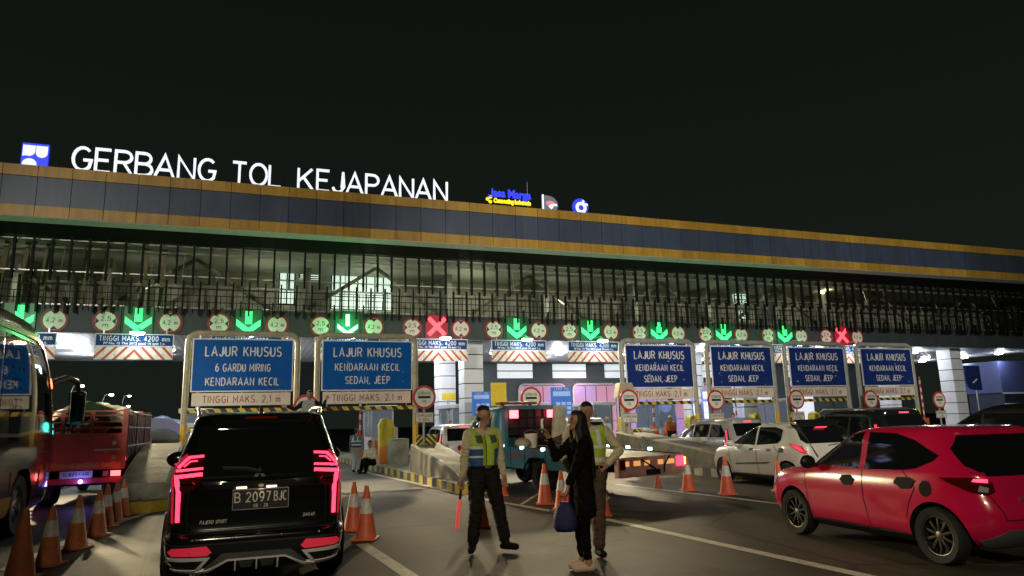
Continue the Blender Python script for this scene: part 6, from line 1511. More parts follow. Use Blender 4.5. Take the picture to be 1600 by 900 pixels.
wedge('concrete_wedge', 'pale sloped concrete nose on the left island behind the yellow kerb tip', b1 - 0.5, b1 + 0.5, 17.05, 20.4, 0.36, 1.12, m_conc2)
block('brown concrete block behind the sloped nose of the left island', b1 - 0.65, b1 + 0.55, 20.7, 22.8, 1.05, m_conc)
wedge('concrete_wedge', 'sloped concrete nose below the chevron board left of the policeman', b3 - 0.5, b3 + 0.45, 17.3, 21.6, 0.12, 0.86, m_conc, skew=-0.25)
block('pale square concrete block on the island behind the gantry post', b3 - 0.62, b3 - 0.05, 25.0, 26.0, 0.95)
block('concrete block behind the black car with a traffic officer standing on it', BU[2] - 0.5, BU[2] + 0.5, 20.3, 21.1, 0.72, m_conc)
wedge('concrete_wedge', 'long sloped concrete barrier beyond the tow truck bed', b5 - 0.55, b5 + 0.40, 15.8, 22.0, 0.32, 1.0, m_conc, skew=-0.1)
g = MB(); g.box(-0.012, 0.012, 0, 0.6, 0.02, 0.22)
m_hazc = stripes('black_yellow_chevron', (0.60, 0.46, 0.05), (0.02, 0.02, 0.02), 0.17, axis=0, slant=1.0, chevron=0.0)
for x, y, n, lab in ((666, 697, 21.3, 'black and yellow chevron board on the concrete nose left of the policeman'), (993, 686, 21.7, 'black and yellow chevron board beside the round sign beyond the tow truck')):
    u, z = onf(x, y, n)
    T = thing('chevron_board', lab, 'sign', P(u, n, z - 0.16), YAW, 'black and yellow chevron boards')
    g = MB(); g.box(-0.31, 0.31, 0, 0.03, 0.0, 0.50, None, 0.004); g.build('board', m_hazc, T)
    g = MB(); g.box(-0.04, 0.04, 0.031, 0.07, -0.75, 0.4); g.build('stake', m_dark, T)

# ------------------------------------------------------------------ toll booths and card machines on the islands
m_booth = mat('booth_panel', (0.55, 0.56, 0.58), 0.4, var=0.1)
m_orange = mat('machine_orange', (0.60, 0.13, 0.03), 0.45, var=0.1)
m_myel = mat('machine_yellow', (0.70, 0.55, 0.06), 0.45, var=0.1)
m_lcd = mat('booth_light', (0.9, 0.9, 1), 0.4, var=0, emit=(0.75, 0.85, 1.0), es=1.6)
bl = ['on the far left island', 'on the island right of the red truck', 'beyond the black car roof', 'behind the pale concrete block', 'beside the twin clad columns', 'right of the blue tow truck', 'between the first two right hand gantries', 'behind the silver car', 'behind the cream hatchback roof', 'behind the dark sport utility car']
bp = None; mp_ = None
for i, b in enumerate(BU):
    if i in (0, 2): continue
    loc = P(b + 0.05, 31.0, 0.19)
    lab = 'grey toll booth with lit window ' + bl[i]
    if bp is None:
        bp = thing('toll_booth', lab, 'toll booth', loc, YAW, 'toll booths under the canopy')
        g = MB(); g.box(-0.48, 0.48, 0, 2.3, 0, 0.95, None, 0.02); g.build('base_wall', m_booth, bp)
        g = MB()
        for x in (-0.46, 0.46):
            for y in (0.03, 1.15, 2.27): g.box(x - 0.03, x + 0.03, y - 0.03, y + 0.03, 0.95, 2.1)
        g.build('frame', m_alu, bp)
        g = MB(); g.box(-0.44, 0.44, 0.06, 2.24, 0.97, 2.08); g.build('glazing', mat('booth_glass', (0.05, 0.07, 0.09), 0.08, var=0, emit=(0.55, 0.65, 0.8), es=0.12), bp)
        g = MB(); g.box(-0.62, 0.62, -0.25, 2.5, 2.10, 2.28, None, 0.03); g.build('roof', m_booth, bp)
        g = MB(); g.box(-0.3, 0.3, -0.012, -0.001, 0.2, 0.8); g.build('front_plate', m_orange, bp)
    else: dup(bp, loc, YAW, lab)
    loc = P(b - 0.05, 28.7, 0.19); lab = 'orange card machine under a yellow hood ' + bl[i]
    if mp_ is None:
        mp_ = thing('card_machine', lab, 'toll machine', loc, YAW, 'card machines on the islands'); mp_.scale = (0.62, 0.8, 0.96)
        g = MB(); g.box(-0.24, 0.24, 0, 0.5, 0, 1.12, None, 0.05); g.build('cabinet', m_orange, mp_, True)
        g = MB(); g.prism([(-0.30, 0.98), (-0.36, 1.25), (-0.25, 1.52), (0.0, 1.62), (0.25, 1.52), (0.36, 1.25), (0.30, 0.98), (0.22, 0.98), (0.24, 1.24), (0.15, 1.42), (0.0, 1.48), (-0.15, 1.42), (-0.24, 1.24), (-0.22, 0.98)], 1, -0.06, 0.5); g.build('hood', m_myel, mp_, True)
        g = MB(); g.box(-0.14, 0.14, -0.012, -0.001, 0.72, 0.94); g.build('screen', mat('machine_screen', (0.1, 0.6, 0.6), 0.3, var=0, emit=(0.15, 0.8, 0.75), es=1.5), mp_)
    else: dup(mp_, loc, YAW, lab)
# raised barrier arms, red and white
m_arm = stripes('arm_stripes', (0.75, 0.72, 0.70), (0.55, 0.05, 0.06), 0.42, axis=2, duty=0.5)
ap = None
for x, y0, lab in ((563, 640, 'raised red and white barrier arm right of the black car'), (309, 650, 'raised red and white barrier arm by the black car left roof corner'), (1021, 640, 'raised barrier arm right of the first right hand round sign'),
                   (1150, 640, 'raised barrier arm above the silver car'), (1240, 640, 'raised barrier arm beside the cream hatchback roof'), (1443, 640, 'raised barrier arm below the right end of the rightmost gantry')):
    n = 29.6; u, z = onf(x, y0, n)
    if ap is None:
        ap = thing('barrier_arm', lab, 'barrier arm', P(u, n, 0.19), YAW, 'raised red and white barrier arms')
        g = MB(); g.box(-0.04, 0.04, -0.02, 0.02, 0.95, 3.35); g.build('arm', m_arm, ap)
        g = MB(); g.box(-0.16, 0.16, -0.15, 0.20, 0.0, 1.05, None, 0.02); g.build('motor_cabinet', m_orange, ap)
    else: dup(ap, P(u, n, 0.19), YAW, lab)
# tall yellow-orange guard post by the seated man
u, z = onf(604, 735, 26.6)
T = thing('guard_post', 'tall rounded yellow and orange guard post beside the seated man', 'guard post', P(u, 26.6, 0.19), YAW)
g = MB(); g.prism([(-0.26, 0.62), (0.26, 0.62), (0.27, 1.35), (0.20, 1.60), (0.02, 1.70), (-0.18, 1.66), (-0.28, 1.45)], 1, 0, 0.35); g.build('upper_pad', mat('pad_yellow', (0.66, 0.60, 0.06), 0.5), T, True)
g = MB(); g.box(-0.28, 0.32, -0.02, 0.4, 0.0, 0.72, None, 0.10); g.build('lower_pad', mat('pad_orange', (0.72, 0.26, 0.04), 0.5), T, True)
g = MB(); g.box(0.30, 0.42, 0.0, 0.12, 0.5, 1.35, None, 0.03); g.build('side_pad', m_white, T, True)
# tariff boards
m_tar = mat('tariff_blue', (0.03, 0.12, 0.42), 0.4, var=0.1, emit=(0.05, 0.2, 0.7), es=0.35)
for x0, x1, y0, y1, lab in ((738, 766, 612, 650, 'blue tariff board beside the right clad column'), (861, 893, 605, 652, 'blue tariff board above the grey car roof')):
    n = 27.4; a, z1 = onf(x0, y0, n); b, _ = onf(x1, y0, n); _, z0 = onf(x0, y1, n); w = b - a; h = z1 - z0
    T = thing('tariff_board', lab, 'sign', P((a + b) / 2, n, z0), YAW, 'blue tariff boards')
    g = MB(); g.box(-w / 2, w / 2, 0, 0.08, 0, h); g.build('board', m_tar, T)
    g = MB(); g.box(-w * 0.42, w * 0.42, -0.004, 0, h * 0.70, h * 0.86)
    for i in range(3):
        for j in range(3): g.box(-w * 0.28 + i * w * 0.26, -w * 0.28 + i * w * 0.26 + w * 0.2, -0.004, 0, h * (0.10 + 0.15 * j), h * (0.20 + 0.15 * j))
    g.build('price_cells', mat('tariff_pale', (0.3, 0.45, 0.75), 0.4, emit=(0.3, 0.5, 1.0), es=0.35), T)
    text('TARIF TOL', m_white, T, (0, -0.004, h * 0.93), 0.12, w * 0.75, 0.003)
    g = MB(); g.tube([(0, 0.12, -z0 + 0.02), (0, 0.12, h * 0.8)], 0.04, 8); g.build('post', m_alu, T)
# blue-lit lane display towers between the first two right hand gantries
for x, lab in ((1087, 'left one of two tall blue lit display towers behind the silver car'), (1103, 'right one of two tall blue lit display towers behind the silver car')):
    n = 30.2; a, z1 = onf(x - 6, 607, n); b, z0 = onf(x + 6, 660, n)
    T = thing('display_tower', lab, 'display', P((a + b) / 2, n, 0.19), YAW, 'blue lit display towers')
    g = MB(); g.box(-(b - a) / 2, (b - a) / 2, 0, 0.15, 0.0, z1 - 0.19); g.build('cabinet', m_booth, T)
    g = MB()
    for k in range(6):
        zz = 0.62 + (z1 - 0.95) * k / 6; g.box(-(b - a) / 2 + 0.02, (b - a) / 2 - 0.02, -0.01, 0, zz, zz + (z1 - 0.95) / 6 - 0.03)
    g.build('lit_face', mat('display_lit', (0.6, 0.7, 1), 0.4, var=0, emit=(0.40, 0.50, 1.0), es=2.4), T)
    g = MB(); g.box(-(b - a) / 2 - 0.02, (b - a) / 2 + 0.02, -0.02, 0.0, z1 - 0.85, z1 - 0.72); g.build('blue_collar', mat('display_blue', (0.05, 0.05, 0.9), 0.4, var=0, emit=(0.05, 0.08, 1.0), es=4), T)
lamp('display_light', 'POINT', P(onf(1095, 640, 29.6)[0], 29.4, 2.2), 25, (0.25, 0.35, 1.0), 0.3)
# white plaza counter
u, z = onf(1003, 672, 26.5)
T = thing('service_cabinet', 'white service cabinet with a flat top beyond the chevron board', 'cabinet', P(u, 26.5, 0.0), YAW)
g = MB(); g.box(-0.55, 0.55, 0, 0.8, 0.19, z - 0.06, None, 0.02); g.build('box', m_booth, T)
g = MB(); g.box(-0.75, 0.75, -0.2, 0.95, z - 0.06, z + 0.04, None, 0.02); g.build('top', m_white, T)

# ------------------------------------------------------------------ rear office block with lit windows and rounded portals
O = thing('rear_office', 'dark rear office wall with paired white windows over rounded pink portals', 'building', P(0, 40.6, 0), YAW)
UO0, UO1 = 11.6, 46.0; per = 3.66
g = MB(); g.box(UO0, UO1, 0.12, 3.0, 0.0, 6.6); g.build('wall', mat('office_dark', (0.035, 0.045, 0.045), 0.5, var=0.15), O)
m_owin = mat('office_window_lit', (0.8, 0.8, 0.8), 0.3, var=0, emit=(0.90, 0.95, 1.0), es=0.45)
Mp = mat('portal_glass', (0.30, 0.16, 0.22), 0.12, var=0)
t, b_ = nodes_of(Mp); tc = t.nodes.new('ShaderNodeTexCoord'); nz = t.nodes.new('ShaderNodeTexNoise'); nz.inputs['Scale'].default_value = 0.35; nz.inputs['Detail'].default_value = 2
t.links.new(tc.outputs['Object'], nz.inputs['Vector'])
rp = t.nodes.new('ShaderNodeValToRGB'); rp.color_ramp.elements[0].position = 0.42; rp.color_ramp.elements[0].color = (0.50, 0.22, 0.30, 1); rp.color_ramp.elements[1].position = 0.60; rp.color_ramp.elements[1].color = (0.30, 0.24, 0.62, 1)
t.links.new(nz.outputs['Fac'], rp.inputs[0]); t.links.new(rp.outputs[0], b_.inputs['Emission Color']); b_.inputs['Emission Strength'].default_value = 0.75
m_pfr = mat('portal_frame', (0.60, 0.52, 0.54), 0.35, var=0.1)
k = 0
c0 = onf(805.5, 578, 40.6)[0]
for k in range(-1, 8):
    c = c0 + per * k
    if c + 1.5 > UO1 or c - 1.6 < UO0: continue
    if k < 7:
        g = MB()
        for zz in (4.26, 4.73):
            for j in range(3): g.box(c - 1.15 + j * 0.77, c - 1.15 + j * 0.77 + 0.75, 0.05, 0.12, zz, zz + 0.40)
        g.build('window', m_owin, O)
    if k <= 3:
        cc = c + 1.66 if False else c + 0.0
        x0, x1, z1 = cc - 1.55 + 1.75, cc + 1.55 + 1.75, 3.86
        g = MB(); g.box(x0 + 0.1, x1 - 0.1, 0.06, 0.12, 0.3, z1 - 0.1); pg = g.build('portal_glazing', Mp, O)
        g = MB()
        for xx in (x0 + 0.85, x0 + 1.6, x0 + 2.35): g.box(xx - 0.015, xx + 0.015, 0.03, 0.06, 0.3, z1 - 0.12)
        for zz in (2.55, 1.55): g.box(x0 + 0.12, x1 - 0.12, 0.034, 0.058, zz - 0.015, zz + 0.015)
        g.build('glazing_bars', m_dark, pg)
        r_ = 0.35; pts = [(x0, 0.04, 0.05), (x0, 0.04, z1 - r_)]
        for i in range(1, 6): a = PI - PI / 2 * i / 5; pts.append((x0 + r_ + r_ * math.cos(a), 0.04, z1 - r_ + r_ * math.sin(a)))
        for i in range(0, 6): a = PI / 2 - PI / 2 * i / 5; pts.append((x1 - r_ + r_ * math.cos(a), 0.04, z1 - r_ + r_ * math.sin(a)))
        pts += [(x1, 0.04, z1 - r_), (x1, 0.04, 0.05)]
        g = MB(); g.tube(pts, 0.07, 8); g.build('portal_frame', m_pfr, O, True)
    else:
        g = MB(); g.box(c - 0.9, c + 0.9, 0.05, 0.12, 0.3, 3.4)
        if k in (5, 6): g.build('lit_panel', mat('office_tile_lit', (0.7, 0.7, 0.75), 0.4, emit=(0.8, 0.85, 1.0), es=0.55), O)
        else: g.build('dark_panel', m_dark2, O)
lamp('office_light', 'AREA', P(c0 + 4, 39.3, 3.6), 40, (1, 0.75, 0.85), 2.0, P(c0 + 4, 41, 2))

# far right: dark-blue rounded sign and lane board beside the end pillar
u, z = onf(1522, 596, 30.5)
T = thing('rounded_blue_sign', 'rounded dark blue sign with a white tick left of the right end pillar', 'sign', P(u, 30.5, z), YAW)
g = MB(); g.prism([(0.62, 0.95), (0.62, -0.52), (0.1, -0.52)] + [(-0.05 + 0.62 * math.cos(a), 0.12 + 0.62 * math.sin(a)) for a in [-PI / 2 - PI / 2 * i / 8 for i in range(9)]] + [(-0.67, 0.95)], 1, 0, 0.08); g.build('panel', mat('tick_sign_blue', (0.02, 0.035, 0.15), 0.5, spec=0.1), T)
g = MB(); g.prism([(-0.15, -0.05), (0.25, 0.18), (0.30, 0.10), (-0.08, -0.12)], 1, -0.01, 0); g.build('tick', m_white, T)
g = MB(); g.tube([(0.25, 0.12, -z), (0.25, 0.12, 0.4)], 0.04, 8); g.build('post', m_alu, T)
u, z = onf(1580, 600, 31.0)
T = thing('end_kiosk', 'blue grey kiosk with white trim lines at the right edge under the canopy', 'kiosk', P(u, 31.0, 0), YAW)
g = MB(); g.box(-0.9, 3.0, 0, 2.5, 2.6, 4.6, None, 0.05); g.build('upper_panel', mat('kiosk_blue', (0.07, 0.09, 0.24), 0.4), T)
g = MB(); g.box(-0.7, 3.0, 0.05, 2.4, 0.0, 2.6); g.build('lower_panel', mat('kiosk_dark', (0.03, 0.035, 0.07), 0.4), T)
g = MB(); g.box(-0.9, 3.0, -0.04, 0.0, 2.55, 2.63); g.box(-0.75, 3.0, -0.04, 0.05, 1.9, 1.96); g.build('trim', m_white, T)

# ------------------------------------------------------------------ street lamps far beyond, seen under the canopy
sl_ = None
for x, y, Y, lab in ((127, 602, 70, 'street lamp seen highest between the coach mirror and the first gantry'), (174, 616, 85, 'mast lamp with a wide head above the red truck'), (202, 618, 110, 'small street lamp right of the mast lamp'), (201, 634, 120, 'low street lamp just above the truck tarpaulin'), (135, 641, 90, 'street lamp peeking over the truck rails'), (572, 686, 90, 'low bright lamp left of the walking man beyond the black car')):
    p = at(x, y, Y); h = p.z
    if sl_ is None or True:
        T = thing('street_lamp', lab, 'street lamp', (p.x, p.y, 0), YAW, 'street lamps beyond the plaza')
        g = MB(); g.tube([(-0.9, 0, 0), (-0.9, 0, h - 0.8), (-0.7, 0, h - 0.1), (-0.15, 0, h + 0.12)], [0.1, 0.08, 0.06, 0.05], 8); g.build('pole', m_dark2, T, True)
        g = MB(); g.lathe([(0.0, h + 0.14), (0.28, h + 0.06), (0.32, h)], 16); g.build('head', m_dark, T, True)
        g = MB(); g.ball((0, 0, h - 0.05), 0.26, 0.26, 0.16); g.build('lens', mat('street_lens', (1, 1, 1), 0.4, var=0, emit=(1.0, 0.98, 0.88), es=18), T, True)
        lamp('street_light', 'POINT', (p.x, p.y, h - 0.6), 250, (1, 0.95, 0.85), 0.3)

# beige square post with a slanted cap beside the first far gantry; yellow panels by the clad columns
u, z = onf(975, 605, 21.6); _, zt_ = onf(975, 598, 21.6)
T = thing('beige_post', 'beige square post with a slanted cap next to the chevron board', 'post', P(u, 21.6, 0.2), YAW)
g = MB(); g.box(-0.05, 0.20, 0, 0.25, 0, zt_ - 0.75, None, 0.01); g.build('shaft', mat('post_beige', (0.42, 0.37, 0.24), 0.5, var=0.2), T)
g = MB(); g.prism([(-0.28, zt_ - 0.70), (0.28, zt_ - 0.70), (0.42, zt_ - 0.45), (0.30, zt_ - 0.20), (-0.16, zt_ - 0.20)], 1, -0.02, 0.3); g.build('cap', mat('post_beige', (0.42, 0.37, 0.24), 0.5), T)
for x0, x1, y0, y1, n, lab in ((767, 791, 598, 634, 29.0, 'yellow panel on a stand between the tariff board and the tow truck'), (691, 712, 614, 625, 31.5, 'yellow beam panel seen between the two clad columns')):
    a, z1 = onf(x0, y0, n); b, _ = onf(x1, y0, n); _, z0 = onf(x0, y1, n)
    T = thing('yellow_panel', lab, 'panel', P((a + b) / 2, n, 0.2), YAW); w = b - a
    g = MB(); g.box(-w / 2, w / 2, 0, 0.06, z0 - 0.2, z1 - 0.2, None, 0.01); g.build('board', m_myel, T)
    g = MB(); g.box(-w / 2 + 0.05, w / 2 - 0.05, -0.004, 0, z0 - 0.14, z1 - 0.28); g.build('face', mat('panel_amber', (0.72, 0.50, 0.02), 0.4), T)
    g = MB(); g.box(-0.05, 0.05, 0.065, 0.15, 0, z1 - 0.25); g.build('stand', m_alu, T)

# ------------------------------------------------------------------ people
def capsule(g, a, b, ra, rb, seg=14):
    a, b = Vector(a), Vector(b); d = b - a; L = d.length
    if L < 1e-5: g.ball(a, ra, seg=seg); return
    q = d.to_track_quat('Z', 'Y').to_matrix().to_4x4(); M = Matrix.Translation(a) @ q
    prof = [(0, -ra)] + [(ra * math.cos(t), ra * math.sin(t)) for t in [-PI / 2 + PI / 2 * i / 4 for i in range(1, 5)]]
    prof += [(rb * math.cos(t), L + rb * math.sin(t)) for t in [PI / 2 * i / 4 for i in range(0, 4)]] + [(0, L + rb)]
    g.lathe(prof, seg, M)
from mathutils import noise as mnoise
def fuse(name, caps, mats, parent, voxel=0.01, color=None, smooth=6, fold=0.0):
    """one continuous skin over tapered limbs: (a, b, ra, rb, material index)"""
    g = MB()
    for c in caps: capsule(g, *c[:4])
    o = g.build(name, mats, parent)
    md = o.modifiers.new('r', 'REMESH'); md.mode = 'VOXEL'; md.voxel_size = voxel
    ms = o.modifiers.new('s', 'SMOOTH'); ms.factor = 0.5; ms.iterations = smooth
    dg = bpy.context.evaluated_depsgraph_get(); old = o.data
    me = bpy.data.meshes.new_from_object(o.evaluated_get(dg)); o.modifiers.clear(); o.data = me; bpy.data.meshes.remove(old)
    me.materials.clear()
    for q in mats: me.materials.append(q)
    n = len(me.polygons); cen = np.empty(n * 3); me.polygons.foreach_get('center', cen); cen = cen.reshape(-1, 3)
    best = np.full(n, 1e9); idx = np.zeros(n, int)
    for a, b, ra, rb, mi in [c[:5] for c in caps]:
        a = np.array(a); b = np.array(b); d = b - a; L2 = max(1e-9, d @ d)
        t = np.clip(((cen - a) @ d) / L2, 0, 1); r = ra + (rb - ra) * t
        dist = np.linalg.norm(cen - (a + t[:, None] * d), axis=1) - r
        k = dist < best - 1e-4; best[k] = dist[k]; idx[k] = mi
    if color is not None: idx = color(cen, idx)
    if fold:                                            # creases of the cloth
        cloth = np.zeros(len(me.vertices), bool)
        lv = np.empty(len(me.loops), int); me.loops.foreach_get('vertex_index', lv); lt = np.empty(n, int); me.polygons.foreach_get('loop_total', lt)
        cloth[lv[np.repeat(np.isin(idx, (1, 2, 4)), lt)]] = True
        nrm = [v.normal.copy() for v in me.vertices]
        for v in me.vertices:
            if cloth[v.index]:
                c = v.co; w = mnoise.noise(Vector((c.x * 5, c.y * 5, c.z * 4)))
                a = mnoise.noise(Vector((c.x * 11 + w * 2.2, c.y * 11, c.z * 24 + w * 3))); b2 = mnoise.noise(Vector((c.x * 30, c.y * 30, c.z * 16 + w * 4)))
                v.co = c + nrm[v.index] * (fold * (a - 0.25 * abs(a)) + fold * 0.35 * b2)
    me.polygons.foreach_set('material_index', idx.astype(np.int32)); me.polygons.foreach_set('use_smooth', [True] * n); me.update()
    return o
def ik(a, b, l1, l2, pole):
    a, b = Vector(a), Vector(b); d = b - a; L = d.length
    if L > (l1 + l2) * 0.999: b = a + d.normalized() * (l1 + l2) * 0.999; d = b - a; L = d.length
    x = (l1 * l1 - l2 * l2 + L * L) / (2 * L); h = math.sqrt(max(0, l1 * l1 - x * x)); dn = d.normalized()
    p = Vector(pole); p = (p - dn * p.dot(dn)).normalized()
    return a + dn * x + p * h, b
m_skin = mat('skin_brown', (0.40, 0.22, 0.135), 0.5, var=0.1, scale=20)
m_hair = mat('hair_black', (0.005, 0.0045, 0.0045), 0.7, var=0.2, scale=60)
m_eye = mat('eye_dark', (0.01, 0.008, 0.008), 0.2, var=0)
def person(label, loc, fac, mats, k=1.0, pelvis=(0, 0, 0.93), feet=((-0.12, 0, 0), (0.12, 0, 0)), toes=None, hands=None, lean=0.0, headyaw=0, headtilt=0, female=False, voxel=0.010, elbow=None, scarf=False, vest=None, hairm=None, coat=False, sit=False, cap=None, bulk=1.0, fingers=True):
    """mats: (top, trousers, shoes, sleeve). Points are world offsets from loc; 'right' hand and foot come first."""
    T = thing('person', label, 'person', loc, 0)
    f = Vector((math.sin(R(fac)), -math.cos(R(fac)), 0)); ax = Vector((-f.y, f.x, 0)) * 1.0      # ax points to the person's left
    pv = Vector(pelvis) * k if not sit else Vector(pelvis); up = (Vector((0, 0, 1)) + f * lean).normalized()
    ch = pv + up * 0.36 * k; nk = pv + up * 0.53 * k; sw = (0.175 if female else 0.20) * k * bulk
    caps = []; SK, TOP, TR, SH, SL = 0, 1, 2, 3, 4
    # torso
    for s in (-1, 1):
        caps += [(pv + ax * s * 0.075 * k, pv + up * 0.14 * k + ax * s * 0.07 * k, 0.105 * k * bulk, 0.10 * k * bulk, TR), (pv + up * 0.12 * k + ax * s * 0.065 * k, ch + ax * s * 0.095 * k, 0.098 * k * bulk, 0.115 * k * bulk, TOP),
                 (ch + ax * s * 0.08 * k, nk - up * 0.05 * k + ax * s * (sw - 0.02), 0.11 * k, 0.062 * k, TOP), (nk - up * 0.03 * k, nk - up * 0.05 * k + ax * s * sw, 0.06 * k, 0.058 * k, TOP)]
    if coat:
        for s in (-1, 1): caps.append((pv + up * 0.2 * k + ax * s * 0.06, pv - up * 0.28 * k + ax * s * 0.085, 0.11 * k, 0.125 * k, TOP))
    # head
    hy = R(fac + headyaw); hf = Vector((math.sin(hy), -math.cos(hy), 0)); hx = Vector((-hf.y, hf.x, 0)); hu = (Vector((0, 0, 1)) - hf * math.tan(R(headtilt))).normalized(); hf = (hf + Vector((0, 0, 1)) * math.tan(R(headtilt))).normalized()
    hc = nk + up * 0.165 * k + hf * 0.02 * k
    caps += [(nk - up * 0.03 * k, hc - hu * 0.06 * k, 0.056 * k, 0.052 * k, SK), (hc + hu * 0.035 * k - hf * 0.012 * k, hc + hu * 0.02 * k + hf * 0.012 * k, 0.088 * k, 0.082 * k, SK), (hc - hu * 0.035 * k + hf * 0.025 * k, hc - hu * 0.075 * k + hf * 0.052 * k, 0.062 * k, 0.036 * k, SK),
             (hc + hu * 0.01 * k + hf * 0.088 * k, hc - hu * 0.025 * k + hf * 0.107 * k, 0.010 * k, 0.015 * k, SK)]
    for s in (-1, 1): caps.append((hc + hx * s * 0.083 * k - hu * 0.02 * k, hc + hx * s * 0.086 * k + hu * 0.02 * k - hf * 0.01, 0.013 * k, 0.016 * k, SK))
    # legs
    toes = toes or (f, f)
    for i, s in enumerate((-1, 1)):
        hip = pv + ax * s * 0.09 * k; an = Vector(feet[i]) + Vector((0, 0, 0.085 * k)); td = Vector(toes[i]).normalized()
        kn, an = ik(hip, an, 0.43 * k, 0.425 * k, f + td * 0.3 + (Vector((0, 0, 1)) if sit else Vector()))
        w = 0.95 if female else 1.27
        caps += [(hip, kn, 0.098 * k * w, 0.066 * k * w, TR), (kn, kn.lerp(an, 0.35), 0.064 * k * w, 0.062 * k * w, TR), (kn.lerp(an, 0.35), an + (kn - an) * (0.02 if female else 0.16), 0.062 * k * w, (0.046 if female else 0.058) * k * w, TR),
                 (an + (kn - an) * 0.2, an, (0.04 if female else 0.058) * k, 0.052 * k, SH if not female else SK), (an - Vector((0, 0, 0.035 * k)) - td * 0.035 * k, an - Vector((0, 0, 0.042 * k)) + td * 0.145 * k, 0.05 * k, 0.042 * k, SH)]
        if female: caps.append((an - Vector((0, 0, 0.055 * k)) - td * 0.05 * k, an - Vector((0, 0, 0.06 * k)) + td * 0.15 * k, 0.034 * k, 0.030 * k, SH))
    # arms and hands
    wr = []
    for i, s in enumerate((-1, 1)):
        sh = nk - up * 0.055 * k + ax * s * sw
        tgt = Vector(hands[i][0]) if hands and hands[i] else sh + Vector((0, 0, -0.53 * k)) + ax * s * 0.06 + f * 0.05
        pole = (elbow[i] if elbow and elbow[i] else None) or (-f + ax * s * 0.5 - Vector((0, 0, 0.3)))
        el, w_ = ik(sh, tgt, 0.285 * k, 0.255 * k, pole)
        caps += [(sh, el, 0.068 * k * bulk, 0.057 * k * bulk, SL), (el, el.lerp(w_, 0.8), 0.055 * k * bulk, 0.044 * k, SL), (el.lerp(w_, 0.72), w_, 0.033 * k, 0.027 * k, SK)]
        hd_ = Vector(hands[i][1]).normalized() if hands and hands[i] else (w_ - el).normalized()
        side = hd_.cross(f if abs(hd_.dot(f)) < 0.8 else Vector((0, 0, 1))).normalized(); nrm = side.cross(hd_).normalized()
        pm = w_ + hd_ * 0.085 * k
        caps += [(w_ + side * 0.012, pm + side * 0.026 * k, 0.024 * k, 0.019 * k, SK), (w_ - side * 0.012, pm - side * 0.026 * k, 0.024 * k, 0.019 * k, SK)]
        if fingers:
            for j, ln in enumerate((0.062, 0.075, 0.07, 0.055)):
                b0 = pm + side * (0.036 - 0.024 * j) * k; b1 = b0 + (hd_ * 0.8 + nrm * 0.45).normalized() * ln * 0.55 * k; b2 = b1 + (hd_ * 0.25 + nrm * 0.95).normalized() * ln * 0.5 * k
                caps += [(b0, b1, 0.0105 * k, 0.0095 * k, SK), (b1, b2, 0.0095 * k, 0.008 * k, SK)]
            t0 = w_ + hd_ * 0.03 + side * 0.03; t1 = t0 + (hd_ * 0.7 + side * 0.7 + nrm * 0.2) * 0.045 * k; caps += [(t0, t1, 0.013, 0.011, SK), (t1, t1 + (hd_ + nrm * 0.5).normalized() * 0.028 * k, 0.011, 0.009, SK)]
        wr.append(pm)
    fuse('body', caps, [mats[4] if len(mats) > 4 else m_skin, mats[0], mats[1], mats[2], mats[3]], T, voxel, fold=0.013 if voxel < 0.012 else 0.0)
    # face, hair, headwear
    g = MB()
    for s in (-1, 1): g.ball(hc + hx * s * 0.032 * k + hf * 0.084 * k + hu * 0.008 * k, 0.009 * k, 0.009 * k, 0.006 * k, 10)
    g.build('eyes', m_eye, T, True)
    g = MB()
    for s in (-1, 1): capsule(g, hc + hx * s * 0.018 * k + hf * 0.090 * k + hu * 0.026 * k, hc + hx * s * 0.048 * k + hf * 0.078 * k + hu * 0.027 * k, 0.006 * k, 0.004 * k, 8)
    g.build('eyebrows', m_hair, T, True)
    g = MB(); capsule(g, hc - hu * 0.062 * k + hf * 0.088 * k - hx * 0.018 * k, hc - hu * 0.062 * k + hf * 0.088 * k + hx * 0.018 * k, 0.006 * k, 0.006 * k, 8); g.build('mouth', mat('lip', (0.2, 0.06, 0.05), 0.5), T, True)
    if scarf:
        hm = hairm or m_hair
        cc = [(hc + hu * 0.04 * k - hf * 0.035 * k, hc - hu * 0.03 * k - hf * 0.05 * k, 0.095 * k, 0.095 * k, 0), (hc - hu * 0.03 * k - hf * 0.06 * k, nk - up * 0.10 - f * 0.07, 0.09 * k, 0.10 * k, 0), (nk - up * 0.08 - f * 0.07, ch - up * 0.25 - f * 0.10, 0.10, 0.085, 0)]
        for s in (-1, 1): cc += [(hc + hx * s * 0.055 * k + hu * 0.05 * k - hf * 0.01, hc + hx * s * 0.065 * k - hu * 0.09 * k - hf * 0.01, 0.05 * k, 0.045 * k, 0), (hc + hx * s * 0.06 * k - hu * 0.09 * k, nk - up * 0.08 + ax * s * 0.10, 0.045, 0.06, 0)]
        cc.append((hc + hu * 0.075 * k + hf * 0.02, hc + hu * 0.05 * k - hf * 0.03, 0.06 * k, 0.08 * k, 0))
        fuse('headscarf', cc, [hm], T, 0.012)
    else:
        cc = [(hc + hu * 0.058 * k - hf * 0.02 * k, hc + hu * 0.03 * k - hf * 0.034 * k, 0.083 * k, 0.074 * k, 0), (hc + hu * 0.03 * k - hf * 0.034 * k, hc - hu * 0.03 * k - hf * 0.04 * k, 0.07 * k, 0.05 * k, 0), (hc + hu * 0.092 * k + hf * 0.03 * k, hc + hu * 0.085 * k - hf * 0.02 * k, 0.046 * k, 0.06 * k, 0)]
        fuse('hair' if not cap else 'cap', cc, [cap or hairm or m_hair], T, 0.012)
